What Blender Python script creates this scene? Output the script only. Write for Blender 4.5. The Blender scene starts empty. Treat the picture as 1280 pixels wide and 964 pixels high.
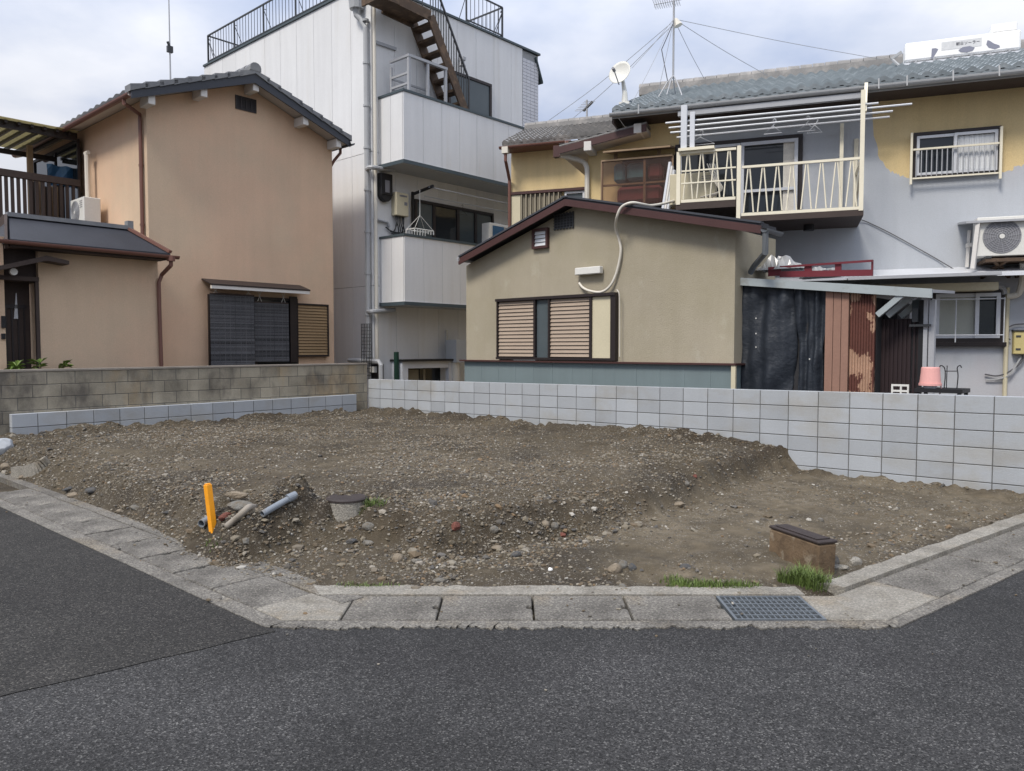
import bpy, bmesh, math, random
import numpy as np
from mathutils import Vector, Matrix
random.seed(7); rng = np.random.default_rng(11)
R = math.radians
S = bpy.context.scene
C = S.collection

# ------------------------------------------------------------------ camera, world, sun, exposure
FPX, CX, CY, PITCH, HC = 965.0, 640.0, 482.0, math.atan(46/965.0), 1.7
cam = bpy.data.cameras.new('camera'); camo = bpy.data.objects.new('camera', cam); C.objects.link(camo)
cam.sensor_width = 36; cam.lens = FPX/1280*36; cam.clip_end = 3000; cam.clip_start = .05
camo.location = (0, 0, HC); camo.rotation_euler = (R(90)-PITCH, 0, 0)
S.camera = camo

SUN_AZ, SUN_EL = R(217), R(52)       # compass-like azimuth from +Y towards +X: behind the camera, to the left
w = bpy.data.worlds.new("World"); S.world = w; w.use_nodes = True
nt = w.node_tree; nt.nodes.clear()
def nn(t, tree=None): return (tree or nt).nodes.new(t)
out = nn('ShaderNodeOutputWorld'); bg = nn('ShaderNodeBackground'); bg.inputs['Strength'].default_value = .1
sky = nn('ShaderNodeTexSky'); sky.sky_type = 'NISHITA'; sky.sun_disc = False
sky.sun_elevation = SUN_EL; sky.sun_rotation = SUN_AZ; sky.dust_density = 2.0
tc = nn('ShaderNodeTexCoord'); sx = nn('ShaderNodeSeparateXYZ'); nt.links.new(tc.outputs['Generated'], sx.inputs[0])
ad = nn('ShaderNodeMath'); ad.operation = 'ADD'; ad.inputs[1].default_value = .22; nt.links.new(sx.outputs['Z'], ad.inputs[0])
mx = nn('ShaderNodeMath'); mx.operation = 'MAXIMUM'; mx.inputs[1].default_value = .05; nt.links.new(ad.outputs[0], mx.inputs[0])
dx = nn('ShaderNodeMath'); dx.operation = 'DIVIDE'; nt.links.new(sx.outputs['X'], dx.inputs[0]); nt.links.new(mx.outputs[0], dx.inputs[1])
dy = nn('ShaderNodeMath'); dy.operation = 'DIVIDE'; nt.links.new(sx.outputs['Y'], dy.inputs[0]); nt.links.new(mx.outputs[0], dy.inputs[1])
cb = nn('ShaderNodeCombineXYZ'); nt.links.new(dx.outputs[0], cb.inputs[0]); nt.links.new(dy.outputs[0], cb.inputs[1])
def wnoise(scale, detail, rough, off):
    mp = nn('ShaderNodeMapping'); mp.inputs['Location'].default_value = off; nt.links.new(cb.outputs[0], mp.inputs[0])
    n = nn('ShaderNodeTexNoise'); n.inputs['Scale'].default_value = scale; n.inputs['Detail'].default_value = detail
    n.inputs['Roughness'].default_value = rough; nt.links.new(mp.outputs[0], n.inputs['Vector']); return n
n1 = wnoise(.85, 7, .52, (3.1, 1.7, 0)); n2 = wnoise(1.5, 8, .55, (9.4, 4.2, 2))
r1 = nn('ShaderNodeValToRGB'); r1.color_ramp.elements[0].position = .40; r1.color_ramp.elements[1].position = .57
r1.color_ramp.elements[0].color = (3.1, 3.7, 5.1, 1); r1.color_ramp.elements[1].color = (6.1, 6.25, 6.75, 1)   # grey-blue cloud underside -> bright cloud
nt.links.new(n1.outputs['Fac'], r1.inputs[0])
r2 = nn('ShaderNodeValToRGB'); r2.color_ramp.elements[0].position = .25; r2.color_ramp.elements[1].position = .5
r2.color_ramp.elements[0].color = (.72, .72, .72, 1); r2.color_ramp.elements[1].color = (1, 1, 1, 1)
nt.links.new(n2.outputs['Fac'], r2.inputs[0])
mxs = nn('ShaderNodeMix'); mxs.data_type = 'RGBA'
nt.links.new(r2.outputs[0], mxs.inputs['Factor']); nt.links.new(sky.outputs[0], mxs.inputs['A']); nt.links.new(r1.outputs[0], mxs.inputs['B'])
gz1 = nn('ShaderNodeMath'); gz1.operation = 'MULTIPLY_ADD'; gz1.inputs[1].default_value = 1.55; gz1.inputs[2].default_value = .56   # overcast sky: brighter towards the zenith
mz = nn('ShaderNodeMath'); mz.operation = 'MAXIMUM'; mz.inputs[1].default_value = 0.0; nt.links.new(sx.outputs['Z'], mz.inputs[0]); nt.links.new(mz.outputs[0], gz1.inputs[0])
sc_ = nn('ShaderNodeVectorMath'); sc_.operation = 'SCALE'; nt.links.new(mxs.outputs['Result'], sc_.inputs[0]); nt.links.new(gz1.outputs[0], sc_.inputs['Scale'])
nt.links.new(sc_.outputs[0], bg.inputs['Color']); nt.links.new(bg.outputs[0], out.inputs[0])

sl = bpy.data.lights.new('sun', 'SUN'); sl.energy = 2.1; sl.angle = R(15); sl.color = (1, .93, .83)
slo = bpy.data.objects.new('sun', sl); C.objects.link(slo)
sd = Vector((math.sin(SUN_AZ)*math.cos(SUN_EL), math.cos(SUN_AZ)*math.cos(SUN_EL), math.sin(SUN_EL)))
slo.rotation_euler = sd.to_track_quat('Z', 'Y').to_euler()
S.view_settings.view_transform = 'Standard'; S.view_settings.look = 'None'
S.view_settings.exposure = 0.55; S.view_settings.gamma = 1; S.view_settings.use_curve_mapping = False

# ------------------------------------------------------------------ survey: turn a measured image point into a point of a real plane
A48 = R(48)
U = Vector((-math.sin(A48), math.cos(A48), 0)); V = Vector((math.cos(A48), math.sin(A48), 0))
W = Vector((math.sin(R(52)), math.cos(R(52)), 0)); WN = Vector((-W.y, W.x, 0))
CAM = Vector((0, 0, HC))
def UV(u, v, z=0.0): return U*u + V*v + Vector((0, 0, z))
def WV(a, n, z=0.0): return W*a + WN*n + Vector((0, 0, z))
def ray(px, py):
    a, b = (px-CX)/FPX, (CY-py)/FPX
    return Vector((a, math.cos(PITCH)+b*math.sin(PITCH), -math.sin(PITCH)+b*math.cos(PITCH)))
def gp(px, py, z=0.0):
    d = ray(px, py); return CAM + d*((z-HC)/d.z)

class Fac:
    """a facade frame: s along D (to the right seen from the street), z up, off outwards"""
    def __init__(s, O, D): s.O = Vector((O[0], O[1], 0)); s.D = Vector((D[0], D[1], 0)).normalized(); s.N = Vector((s.D.y, -s.D.x, 0))
    def st(s, px, py, off=0.0):
        d = ray(px, py); o = s.O + s.N*off
        p = CAM + d*((o-CAM).dot(s.N)/d.dot(s.N))
        return ((p-s.O).dot(s.D), p.z)
    def pt(s, px, py, off=0.0): a, z = s.st(px, py, off); return s.w(a, z, off)
    def w(s, a, z, off=0.0): return s.O + s.D*a + s.N*off + Vector((0, 0, z))
    def pr(s, x0, y0, x1, y1, off=0.0):
        a = s.st(x0, y0, off); b = s.st(x1, y1, off); c = s.st(x1, y0, off); d = s.st(x0, y1, off)
        return (a[0]+d[0])/2, (b[0]+c[0])/2, (b[1]+d[1])/2, (a[1]+c[1])/2
    def poly(s, pts, off=0.0): return [s.st(x, y, off) for x, y in pts]

# ------------------------------------------------------------------ mesh building
class MB:
    def __init__(s): s.v = []; s.f = []; s.m = []; s.cur = 0
    def add(s, vs, fs, m=None):
        b = len(s.v); s.v += [Vector(x) for x in vs]; s.f += [tuple(b+i for i in f) for f in fs]; s.m += [s.cur if m is None else m]*len(fs); return s
    def hexa(s, p): return s.add(p, [(0,3,2,1),(4,5,6,7),(0,1,5,4),(1,2,6,5),(2,3,7,6),(3,0,4,7)])
    def fb(s, F, a0, a1, z0, z1, o0, o1):
        return s.hexa([F.w(a0,z0,o1),F.w(a0,z0,o0),F.w(a1,z0,o0),F.w(a1,z0,o1),F.w(a0,z1,o1),F.w(a0,z1,o0),F.w(a1,z1,o0),F.w(a1,z1,o1)])
    def fp(s, F, pts, o0, o1):
        n = len(pts); vs = [F.w(a,z,o0) for a,z in pts] + [F.w(a,z,o1) for a,z in pts]
        fs = [tuple(range(n)), tuple(range(2*n-1, n-1, -1))] + [(i, i+n, (i+1)%n+n, (i+1)%n) for i in range(n)]
        return s.add(vs, fs)
    def vp(s, pts, z0, z1):           # vertical prism over a ground polygon
        n = len(pts); z0l = z0 if isinstance(z0, (list, tuple)) else [z0]*n; z1l = z1 if isinstance(z1, (list, tuple)) else [z1]*n
        vs = [(p[0],p[1],z) for p,z in zip(pts,z0l)] + [(p[0],p[1],z) for p,z in zip(pts,z1l)]
        return s.add(vs, [tuple(range(n-1,-1,-1)), tuple(range(n, 2*n))] + [(i,(i+1)%n,(i+1)%n+n,i+n) for i in range(n)])
    def box(s, c, x, y, z):           # centre + half-extent vectors
        c, x, y, z = map(Vector, (c, x, y, z))
        return s.hexa([c-x-y-z,c-x+y-z,c+x+y-z,c+x-y-z,c-x-y+z,c-x+y+z,c+x+y+z,c+x-y+z])
    def bar(s, p0, p1, w, h=None, up=(0,0,1)):
        p0, p1 = Vector(p0), Vector(p1); d = (p1-p0); h = w if h is None else h
        L = d.length; d.normalize(); u = Vector(up)
        if abs(d.dot(u)) > .98: u = Vector((U.x, U.y, 0))
        x = d.cross(u).normalized(); y = x.cross(d).normalized()
        return s.box((p0+p1)/2, d*(L/2), x*(w/2), y*(h/2))
    def tube(s, pts, r, n=8, cap=True):
        pts = [Vector(p) for p in pts]; k = len(pts); rs = r if isinstance(r, (list, tuple)) else [r]*k
        ref = None; rings = []
        for i, p in enumerate(pts):
            d = (pts[min(i+1,k-1)]-pts[max(i-1,0)]).normalized()
            if ref is None: ref = d.orthogonal().normalized()
            ref = (ref - d*ref.dot(d)); ref = ref.normalized() if ref.length > 1e-6 else d.orthogonal().normalized()
            b = d.cross(ref)
            rings.append([p + (ref*math.cos(2*math.pi*j/n) + b*math.sin(2*math.pi*j/n))*rs[i] for j in range(n)])
        fs = [(i*n+j, i*n+(j+1)%n, (i+1)*n+(j+1)%n, (i+1)*n+j) for i in range(k-1) for j in range(n)]
        if cap: fs += [tuple(range(n-1,-1,-1)), tuple((k-1)*n+j for j in range(n))]
        return s.add([q for g in rings for q in g], fs)
    def build(s, name, mats, base, parent=None, bevel=0, smooth=False):
        me = bpy.data.meshes.new(name)
        me.from_pydata([tuple(v-base) for v in s.v], [], s.f)
        for m in (mats if isinstance(mats, (list, tuple)) else [mats]): me.materials.append(m)
        if any(s.m): me.polygons.foreach_set('material_index', s.m)
        bm = bmesh.new(); bm.from_mesh(me); bmesh.ops.recalc_face_normals(bm, faces=bm.faces); bm.to_mesh(me); bm.free()
        if smooth: me.polygons.foreach_set('use_smooth', [True]*len(me.polygons))
        me.update()
        o = bpy.data.objects.new(name, me); C.objects.link(o)
        if parent: o.parent = parent
        else: o.location = base
        if bevel:
            b = o.modifiers.new('bevel', 'BEVEL'); b.width = bevel; b.segments = 1; b.limit_method = 'ANGLE'; b.angle_limit = R(50)
        return o
OFF = {}
def spline(pts, n=8):
    pts = [Vector(p) for p in pts]; P = [pts[0]*2-pts[1]]+pts+[pts[-1]*2-pts[-2]]; o = []
    for i in range(1, len(P)-2):
        for j in range(n):
            t = j/n; a,b,c,d = P[i-1],P[i],P[i+1],P[i+2]
            o.append(.5*((2*b)+(c-a)*t+(2*a-5*b+4*c-d)*t*t+(3*b-a-3*c+d)*t**3))
    return o+[pts[-1]]
def tag(o, label, cat, group=None, kind=None):
    if label: o['label'] = label
    if cat: o['category'] = cat
    if group: o['group'] = group
    if kind: o['kind'] = kind
    return o
def thing(name, label, cat, loc, group=None):
    o = bpy.data.objects.new(name, None); o.empty_display_size = .2; C.objects.link(o); o.location = loc
    OFF[o.name] = Vector(loc); return tag(o, label, cat, group)
def part(name, mb, mats, parent, label=None, bevel=0, smooth=False):
    base = OFF[parent.name]; o = mb.build(name, mats, base, parent, bevel, smooth); OFF[o.name] = base
    if label: o['label'] = label
    return o
def solo(name, mb, mats, label, cat, group=None, bevel=0, smooth=False, kind=None):
    n = len(mb.v); c = sum(mb.v, Vector())/n; c.z = min(v.z for v in mb.v)
    o = mb.build(name, mats, c, None, bevel, smooth); OFF[o.name] = c.copy(); return tag(o, label, cat, group, kind)
def struct(name, mb, mats, smooth=False, bevel=0): return tag(mb.build(name, mats, Vector((0,0,0)), None, bevel, smooth), None, None, None, 'structure')

# ------------------------------------------------------------------ materials
def mat(name, col, rough=.8, n1=(1.1, .12), n2=(45, .08), bump=(70, .12), streak=0, island=0, metal=0, spec=.4, stain=None, stain2=None, trans=None, streakscale=(5,5,.35)):
    m = bpy.data.materials.new(name); m.use_nodes = True; t = m.node_tree; b = t.nodes['Principled BSDF']
    L = t.links.new
    co = nn('ShaderNodeTexCoord', t)
    def noise(scale, vec=None, detail=4, r=.55, mscale=None, loc=(0,0,0)):
        n = nn('ShaderNodeTexNoise', t); n.inputs['Scale'].default_value = scale; n.inputs['Detail'].default_value = detail; n.inputs['Roughness'].default_value = r
        mp = nn('ShaderNodeMapping', t); mp.inputs['Location'].default_value = loc
        if mscale: mp.inputs['Scale'].default_value = mscale
        L(co.outputs['Object'], mp.inputs[0]); L(mp.outputs[0], n.inputs['Vector']); return n.outputs['Fac']
    def math_(op, a, c):
        n = nn('ShaderNodeMath', t); n.operation = op
        for i, x in enumerate((a, c)):
            if isinstance(x, (int, float)): n.inputs[i].default_value = x
            else: L(x, n.inputs[i])
        return n.outputs[0]
    fac = None
    terms = []
    if n1: terms.append((noise(n1[0]), n1[1]*2.6))
    if n2: terms.append((noise(n2[0], detail=3, loc=(3,5,1)), n2[1]*2.6))
    if streak: terms.append((noise(1.0, mscale=streakscale, detail=5, loc=(7,1,4)), streak*2.6))
    if island:
        g = nn('ShaderNodeNewGeometry', t); terms.append((g.outputs['Random Per Island'], island*2))
    acc = 1.0
    for o, a in terms: acc = math_('ADD', acc, math_('MULTIPLY', math_('SUBTRACT', o, .5), a))
    rgb = nn('ShaderNodeRGB', t); rgb.outputs[0].default_value = (*col, 1); cur = rgb.outputs[0]
    for st in (stain, stain2):
        if st:                                  # (colour, scale vector, lo, hi, amount)
            sc, ms, lo, hi, am = st[:5]
            r = nn('ShaderNodeValToRGB', t); r.color_ramp.elements[0].position = lo; r.color_ramp.elements[1].position = hi
            r.color_ramp.elements[0].color = (0,0,0,1); r.color_ramp.elements[1].color = (am,am,am,1)
            L(noise(1.0, mscale=ms, detail=6, r=.6, loc=(len(name)*1.7,2,st[5] if len(st) > 5 else 0)), r.inputs[0])
            mi = nn('ShaderNodeMix', t); mi.data_type = 'RGBA'; L(r.outputs[0], mi.inputs['Factor']); L(cur, mi.inputs['A']); mi.inputs['B'].default_value = (*sc, 1); cur = mi.outputs['Result']
    vm = nn('ShaderNodeVectorMath', t); vm.operation = 'SCALE'; L(cur, vm.inputs[0])
    if isinstance(acc, float): vm.inputs['Scale'].default_value = acc
    else: L(acc, vm.inputs['Scale'])
    L(vm.outputs[0], b.inputs['Base Color'])
    b.inputs['Roughness'].default_value = rough; b.inputs['Metallic'].default_value = metal; b.inputs['Specular IOR Level'].default_value = spec
    if bump:
        bp = nn('ShaderNodeBump', t); bp.inputs['Strength'].default_value = bump[1]; bp.inputs['Distance'].default_value = .02
        L(noise(bump[0], detail=5, r=.65, loc=(1,9,2)), bp.inputs['Height']); L(bp.outputs[0], b.inputs['Normal'])
    if trans is not None:                       # thin translucent or see-through sheet
        tr = nn('ShaderNodeBsdfTransparent', t); tr.inputs[0].default_value = (*trans[1], 1); ms = nn('ShaderNodeMixShader', t); ms.inputs[0].default_value = trans[0]
        L(b.outputs[0], ms.inputs[1]); L(tr.outputs[0], ms.inputs[2]); L(ms.outputs[0], t.nodes['Material Output'].inputs[0])
    return m
M = {}
M['pink'] = mat('pink_stucco', (.665,.465,.325), .9, (.5,.17), (70,.13), (120,.6), .055, stain=((.575,.455,.325),(.4,.4,.33),.45,.62,.7), stain2=((.60,.45,.31),(.3,.3,.5),.5,.7,.5,4))
M['panel'] = mat('white_siding_panel', (.66,.665,.67), .55, (.8,.06), (20,.03), (30,.06), .075, island=.03, stain=((.56,.53,.47),(3,3,.3),.56,.75,.35))
M['panel_edge'] = mat('siding_joint_backing', (.30,.31,.32), .8)
M['teal_trim'] = mat('dark_teal_metal_trim', (.055,.075,.085), .5)
M['soffit'] = mat('grey_soffit', (.42,.44,.46), .7)
M['whitetile'] = mat('small_white_wall_tile', (.55,.56,.60), .4, island=.03)
M['beige'] = mat('beige_stucco', (.385,.343,.262), .9, (.5,.15), (65,.13), (110,.6), .055, stain=((.47,.44,.36),(2.4,2.4,1.5),.60,.70,.6), stain2=((.30,.27,.18),(.5,.5,.5),.45,.65,.5,5))
M['yellow'] = mat('yellow_stucco', (.70,.545,.29), .9, (.5,.10), (60,.12), (110,.6), .10, stain=((.66,.53,.32),(.6,.6,.5),.45,.65,.5))
M['greywall'] = mat('grey_lilac_paint', (.43,.455,.49), .85, (.5,.09), (60,.08), (110,.3), .05, stain=((.45,.425,.45),(.6,.6,.5),.5,.65,.5))
M['tile'] = mat('grey_roof_tile', (.16,.165,.175), .45, (1.2,.18), (30,.12), (50,.15), island=0, stain=((.27,.27,.26),(2,2,2),.5,.68,.55))
M['tile_brown'] = mat('weathered_brown_grey_tile', (.215,.21,.205), .55, (1.2,.2), (30,.15), (50,.2), stain=((.36,.34,.32),(2.5,2.5,2.5),.5,.66,.7))
M['tile_blue'] = mat('blue_green_glazed_tile', (.28,.315,.335), .28, (1.0,.2), (25,.1), (50,.1), stain=((.46,.50,.52),(4,4,4),.5,.68,.6))  # pale mottling paints white sky glints into the glaze colour
M['darkroof'] = mat('black_sheet_roof', (.030,.032,.040), .6, (2,.25), (30,.15), (40,.3))
M['wood_dark'] = mat('dark_stained_wood', (.05,.035,.03), .7, (3,.25), (30,.15), (60,.2))
M['barge'] = mat('dark_bargeboard', (.045,.05,.062), .6)
M['brownbarge'] = mat('brown_bargeboard', (.062,.026,.024), .5, (2,.2))
M['whitewood'] = mat('white_painted_wood', (.62,.60,.57), .7, (3,.08))
M['soffit_w'] = mat('pale_soffit_paint', (.46,.43,.40), .8, (2,.12))
M['pipe_brown'] = mat('brown_plastic_pipe', (.16,.075,.058), .45)
M['pipe_grey'] = mat('grey_plastic_pipe', (.36,.37,.38), .45)
M['pipe_white'] = mat('cream_plastic_pipe', (.62,.59,.52), .45)
M['steel_dark'] = mat('dark_painted_steel', (.045,.048,.052), .5)
M['rust'] = mat('rusty_brown_steel', (.085,.055,.035), .7, (4,.3), (30,.2), (50,.3), stain=((.19,.12,.07),(6,6,6),.5,.65,.6))
M['alu'] = mat('aluminium_sash', (.58,.60,.64), .35, metal=.0, spec=.6)
M['alu_grey'] = mat('dull_aluminium', (.36,.37,.39), .4)
M['black'] = mat('black_plastic', (.012,.012,.014), .5)
M['brown_sash'] = mat('dark_brown_sash', (.022,.016,.016), .45)
M['glass'] = mat('dark_window_glass', (.018,.022,.026), .06, None, None, None, spec=.6)
M['glass_teal'] = mat('frosted_blue_grey_glass', (.075,.095,.105), .25, (2,.1), None, None, spec=.5)
M['clear'] = mat('thin_clear_glass', (.05,.055,.06), .05, None, None, None, spec=.6, trans=(.86,(.95,.97,.97)))
M['curtain'] = mat('pale_curtain', (.78,.74,.66), .9, (2,.1))
M['lace'] = mat('white_lace_curtain', (.70,.72,.74), .9, (5,.15))
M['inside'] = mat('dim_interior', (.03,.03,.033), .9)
M['blind'] = mat('dark_woven_blind', (.085,.086,.094), .85, (3,.25), (70,.6), (90,.3), island=.6)
M['louver'] = mat('ochre_louvre', (.26,.17,.085), .6, (2,.1))
M['louver_pink'] = mat('dusty_pink_louvre', (.34,.27,.21), .6, (2,.08))
M['cream'] = mat('cream_board', (.55,.50,.36), .7, (1.5,.08))
M['cream_paint'] = mat('cream_painted_steel', (.74,.69,.55), .45, (3,.08), (30,.05), None, stain=((.35,.22,.12),(9,9,5),.66,.74,.6))
M['skirt'] = mat('teal_grey_corrugated_sheet', (.17,.215,.225), .5, (1,.1), None, None, .08)
M['white_plastic'] = mat('white_plastic', (.66,.655,.62), .4, (2,.04))
M['grille'] = mat('grey_fan_grille', (.20,.20,.22), .5)
M['oldblock'] = mat('old_stained_concrete_block', (.29,.262,.205), .92, (2.2,.42), (50,.14), (60,.6), .12, island=.13, stain=((.095,.085,.075),(2.1,2.1,1.3),.48,.66,.8), stain2=((.33,.235,.125),(.8,.8,.35),.53,.66,.75,3), streakscale=(7,7,.8))
M['newblock'] = mat('new_grey_concrete_block', (.355,.377,.402), .9, (1.2,.07), (70,.07), (110,.35), .06, island=.10, stain=((.30,.285,.25),(1.1,1.1,1.9),.5,.68,.6))
M['mortar'] = mat('dark_block_joint', (.11,.11,.105), .95)
M['capstone'] = mat('weathered_cap', (.20,.18,.155), .92, (2.5,.3), (40,.15), (50,.5))
M['concrete'] = mat('aggregate_concrete', (.19,.178,.158), .9, (2.2,.24), (75,.7), (90,1.0), stain=((.095,.088,.078),(2.2,2.2,2.2),.48,.66,.75), stain2=((.21,.175,.125),(1.3,1.3,1.3),.52,.64,.6,6), island=.08)
M['concrete_l'] = mat('pale_concrete', (.27,.253,.22), .9, (2.5,.22), (60,.32), (90,.8), stain=((.15,.135,.11),(2.5,2.5,2.5),.48,.66,.75), stain2=((.23,.19,.135),(3,3,3),.55,.68,.6,5))
M['steel_galv'] = mat('galvanised_steel', (.16,.18,.20), .5, (6,.2), None, None, metal=.4)
M['tarp'] = mat('black_tarpaulin', (.020,.025,.034), .5, (2,.3), None, (9,1.0), spec=.35)
M['plank'] = mat('salmon_brown_boards', (.27,.155,.115), .7, (2,.1), (20,.08), (40,.15), .10)
M['rustsheet'] = mat('flaking_red_brown_sheet', (.10,.035,.025), .75, (3,.2), (30,.2), (30,.3), .1, stain=((.36,.22,.15),(2.0,2.0,1.5),.485,.495,1.0))
M['maroon'] = mat('dark_maroon_corrugated', (.022,.012,.014), .7, (2,.2), None, None, .15)
M['fascia'] = mat('pale_blue_grey_fascia', (.33,.37,.385), .5, (2,.12), None, None, stain=((.20,.19,.17),(4,4,6),.55,.7,.5))
M['red'] = mat('dark_red_painted_steel', (.13,.018,.026), .45, (3,.15))
M['sheet'] = mat('crumpled_clear_plastic', (.24,.245,.25), .25, (6,.3), None, None, spec=.6)
M['pinkbucket'] = mat('pink_plastic', (.72,.37,.34), .45, (3,.06))
M['orange'] = mat('orange_yellow_stake', (.82,.33,.012), .5, (6,.1), (40,.06))
M['pvc'] = mat('grey_blue_pvc', (.20,.225,.255), .45, (6,.2), stain=((.16,.13,.09),(9,9,9),.5,.68,.8))
M['pvc_light'] = mat('dusty_pale_pvc', (.27,.24,.20), .7, (6,.25))
M['red_stone'] = mat('broken_red_brick', (.15,.055,.04), .85, (8,.25), (60,.15), (60,.5))
M['boxbrown'] = mat('brown_cast_box', (.14,.095,.056), .85, (5,.3), (40,.2), (50,.5), stain=((.075,.05,.03),(7,7,7),.5,.65,.8), stain2=((.27,.23,.17),(9,9,6),.6,.7,.6,2))
M['boxlid'] = mat('dark_brown_lid', (.035,.026,.024), .6, (5,.25), (60,.2), (60,.3))
M['grass'] = mat('grass_blade', (.10,.145,.034), .6, None, None, None, island=.5)
M['leaf'] = mat('green_leaf', (.11,.17,.03), .55, None, None, None, island=.4)
M['meter'] = mat('yellowed_meter_box', (.52,.44,.20), .5, (3,.1))
M['blue_ac'] = mat('blue_panel', (.03,.10,.20), .5, (2,.2))
M['solar_white'] = mat('white_solar_tank', (.86,.86,.85), .4, (3,.03))
M['label_grey'] = mat('faded_grey_sign', (.60,.61,.62), .6, (12,.12))
M['ink'] = mat('faded_dark_lettering', (.10,.10,.12), .7)
M['greystain'] = mat('grey_peeled_patch', (.22,.23,.29), .7)
M['canopy'] = mat('yellowed_polycarbonate', (.50,.46,.28), .4, (3,.1), None, None, trans=(.45,(.85,.80,.58)))
M['corru'] = mat('smoky_corrugated_plastic', (.20,.15,.13), .35, (2,.15), None, None, trans=(.84,(.86,.80,.77)))
M['bluegoods'] = mat('blue_bundle', (.09,.26,.33), .7, (4,.3))
M['redgoods'] = mat('dark_red_bundle', (.22,.06,.07), .8, (4,.3))
M['wood_raw'] = mat('weathered_timber', (.27,.19,.12), .8, (3,.2), (30,.1))
M['mould'] = mat('olive_corrugated_board', (.27,.24,.18), .7, (2,.12), None, None, .1)
M['green_d'] = mat('dark_green_board', (.01,.045,.03), .7)
M['stone_g'] = mat('grey_river_stone', (.17,.165,.15), .9, (9,.25), (70,.15), (60,.7), stain=((.13,.105,.072),(11,11,11),.42,.62,.85))
M['stone_d'] = mat('dark_slate_stone', (.065,.067,.07), .85, (9,.25), (50,.1), (60,.6), stain=((.12,.098,.07),(11,11,11),.46,.64,.8))
M['stone_t'] = mat('tan_stone', (.235,.195,.145), .9, (9,.25), (50,.15), (60,.7), stain=((.13,.105,.072),(11,11,11),.42,.62,.85))
M['pipe_dark'] = mat('dark_grey_pipe', (.10,.11,.12), .5, (4,.25))
M['wire'] = mat('thin_wire', (.10,.10,.11), .6)
M['wire_grey'] = mat('pale_guy_wire', (.30,.31,.33), .6)
M['dish'] = mat('off_white_dish', (.62,.62,.58), .5, (4,.06))

# ------------------------------------------------------------------ ground materials
def asphalt(name, col, speck, big):
    m = mat(name, col, .85, (.7, big), (7, .14), None, stain=(tuple(c*1.55 for c in col),(.45,.45,.45),.46,.62,.9), stain2=(tuple(c*.62 for c in col),(1.1,1.1,1.1),.60,.70,.6,7))
    t = m.node_tree; L = t.links.new; b = t.nodes['Principled BSDF']
    co = nn('ShaderNodeTexCoord', t)
    src = b.inputs['Base Color'].links[0].from_socket
    vo = nn('ShaderNodeTexVoronoi', t); vo.inputs['Scale'].default_value = 135; L(co.outputs['Object'], vo.inputs['Vector'])
    sep = nn('ShaderNodeSeparateColor', t); L(vo.outputs['Color'], sep.inputs[0])
    r = nn('ShaderNodeValToRGB', t); e = r.color_ramp.elements; e[0].position = 0; e[0].color = (.22,.22,.22,1); e[1].position = .80; e[1].color = (1.45,1.45,1.45,1)
    x = e.new(.93); x.color = (2.5,2.46,2.4,1); x = e.new(.985); x.color = (speck, speck, speck*.95, 1)
    L(sep.outputs[0], r.inputs[0])
    mu = nn('ShaderNodeMix', t); mu.data_type = 'RGBA'; mu.blend_type = 'MULTIPLY'; mu.inputs['Factor'].default_value = 1
    L(src, mu.inputs['A']); L(r.outputs[0], mu.inputs['B']); L(mu.outputs['Result'], b.inputs['Base Color'])
    bp = nn('ShaderNodeBump', t); bp.inputs['Strength'].default_value = .7; bp.inputs['Distance'].default_value = .006
    L(vo.outputs['Distance'], bp.inputs['Height']); L(bp.outputs[0], b.inputs['Normal'])
    return m
M['asphalt'] = asphalt('worn_blue_grey_asphalt', (.0228,.0225,.0227), 4.2, .30)
M['asphalt_old'] = asphalt('coarse_old_asphalt', (.0215,.0204,.0190), 4.6, .28)
def add_grit(m, scale, lo, hi, top):
    t = m.node_tree; L = t.links.new; b = t.nodes['Principled BSDF']; co = nn('ShaderNodeTexCoord', t); src = b.inputs['Base Color'].links[0].from_socket
    vo = nn('ShaderNodeTexVoronoi', t); vo.inputs['Scale'].default_value = scale; L(co.outputs['Object'], vo.inputs['Vector']); sp = nn('ShaderNodeSeparateColor', t); L(vo.outputs['Color'], sp.inputs[0])
    r = nn('ShaderNodeValToRGB', t); e = r.color_ramp.elements; e[0].color = (lo,lo,lo,1); e[1].position = .85; e[1].color = (hi,hi,hi,1); x = e.new(.97); x.color = (top,top,top*.97,1); L(sp.outputs[0], r.inputs[0])
    mu = nn('ShaderNodeMix', t); mu.data_type = 'RGBA'; mu.blend_type = 'MULTIPLY'; mu.inputs['Factor'].default_value = 1; L(src, mu.inputs['A']); L(r.outputs[0], mu.inputs['B']); L(mu.outputs['Result'], b.inputs['Base Color'])
add_grit(M['concrete'], 95, .66, 1.25, 1.6); add_grit(M['concrete_l'], 110, .75, 1.2, 1.4)
M['earth'] = mat('packed_earth', (.12,.10,.075), .95)

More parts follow.
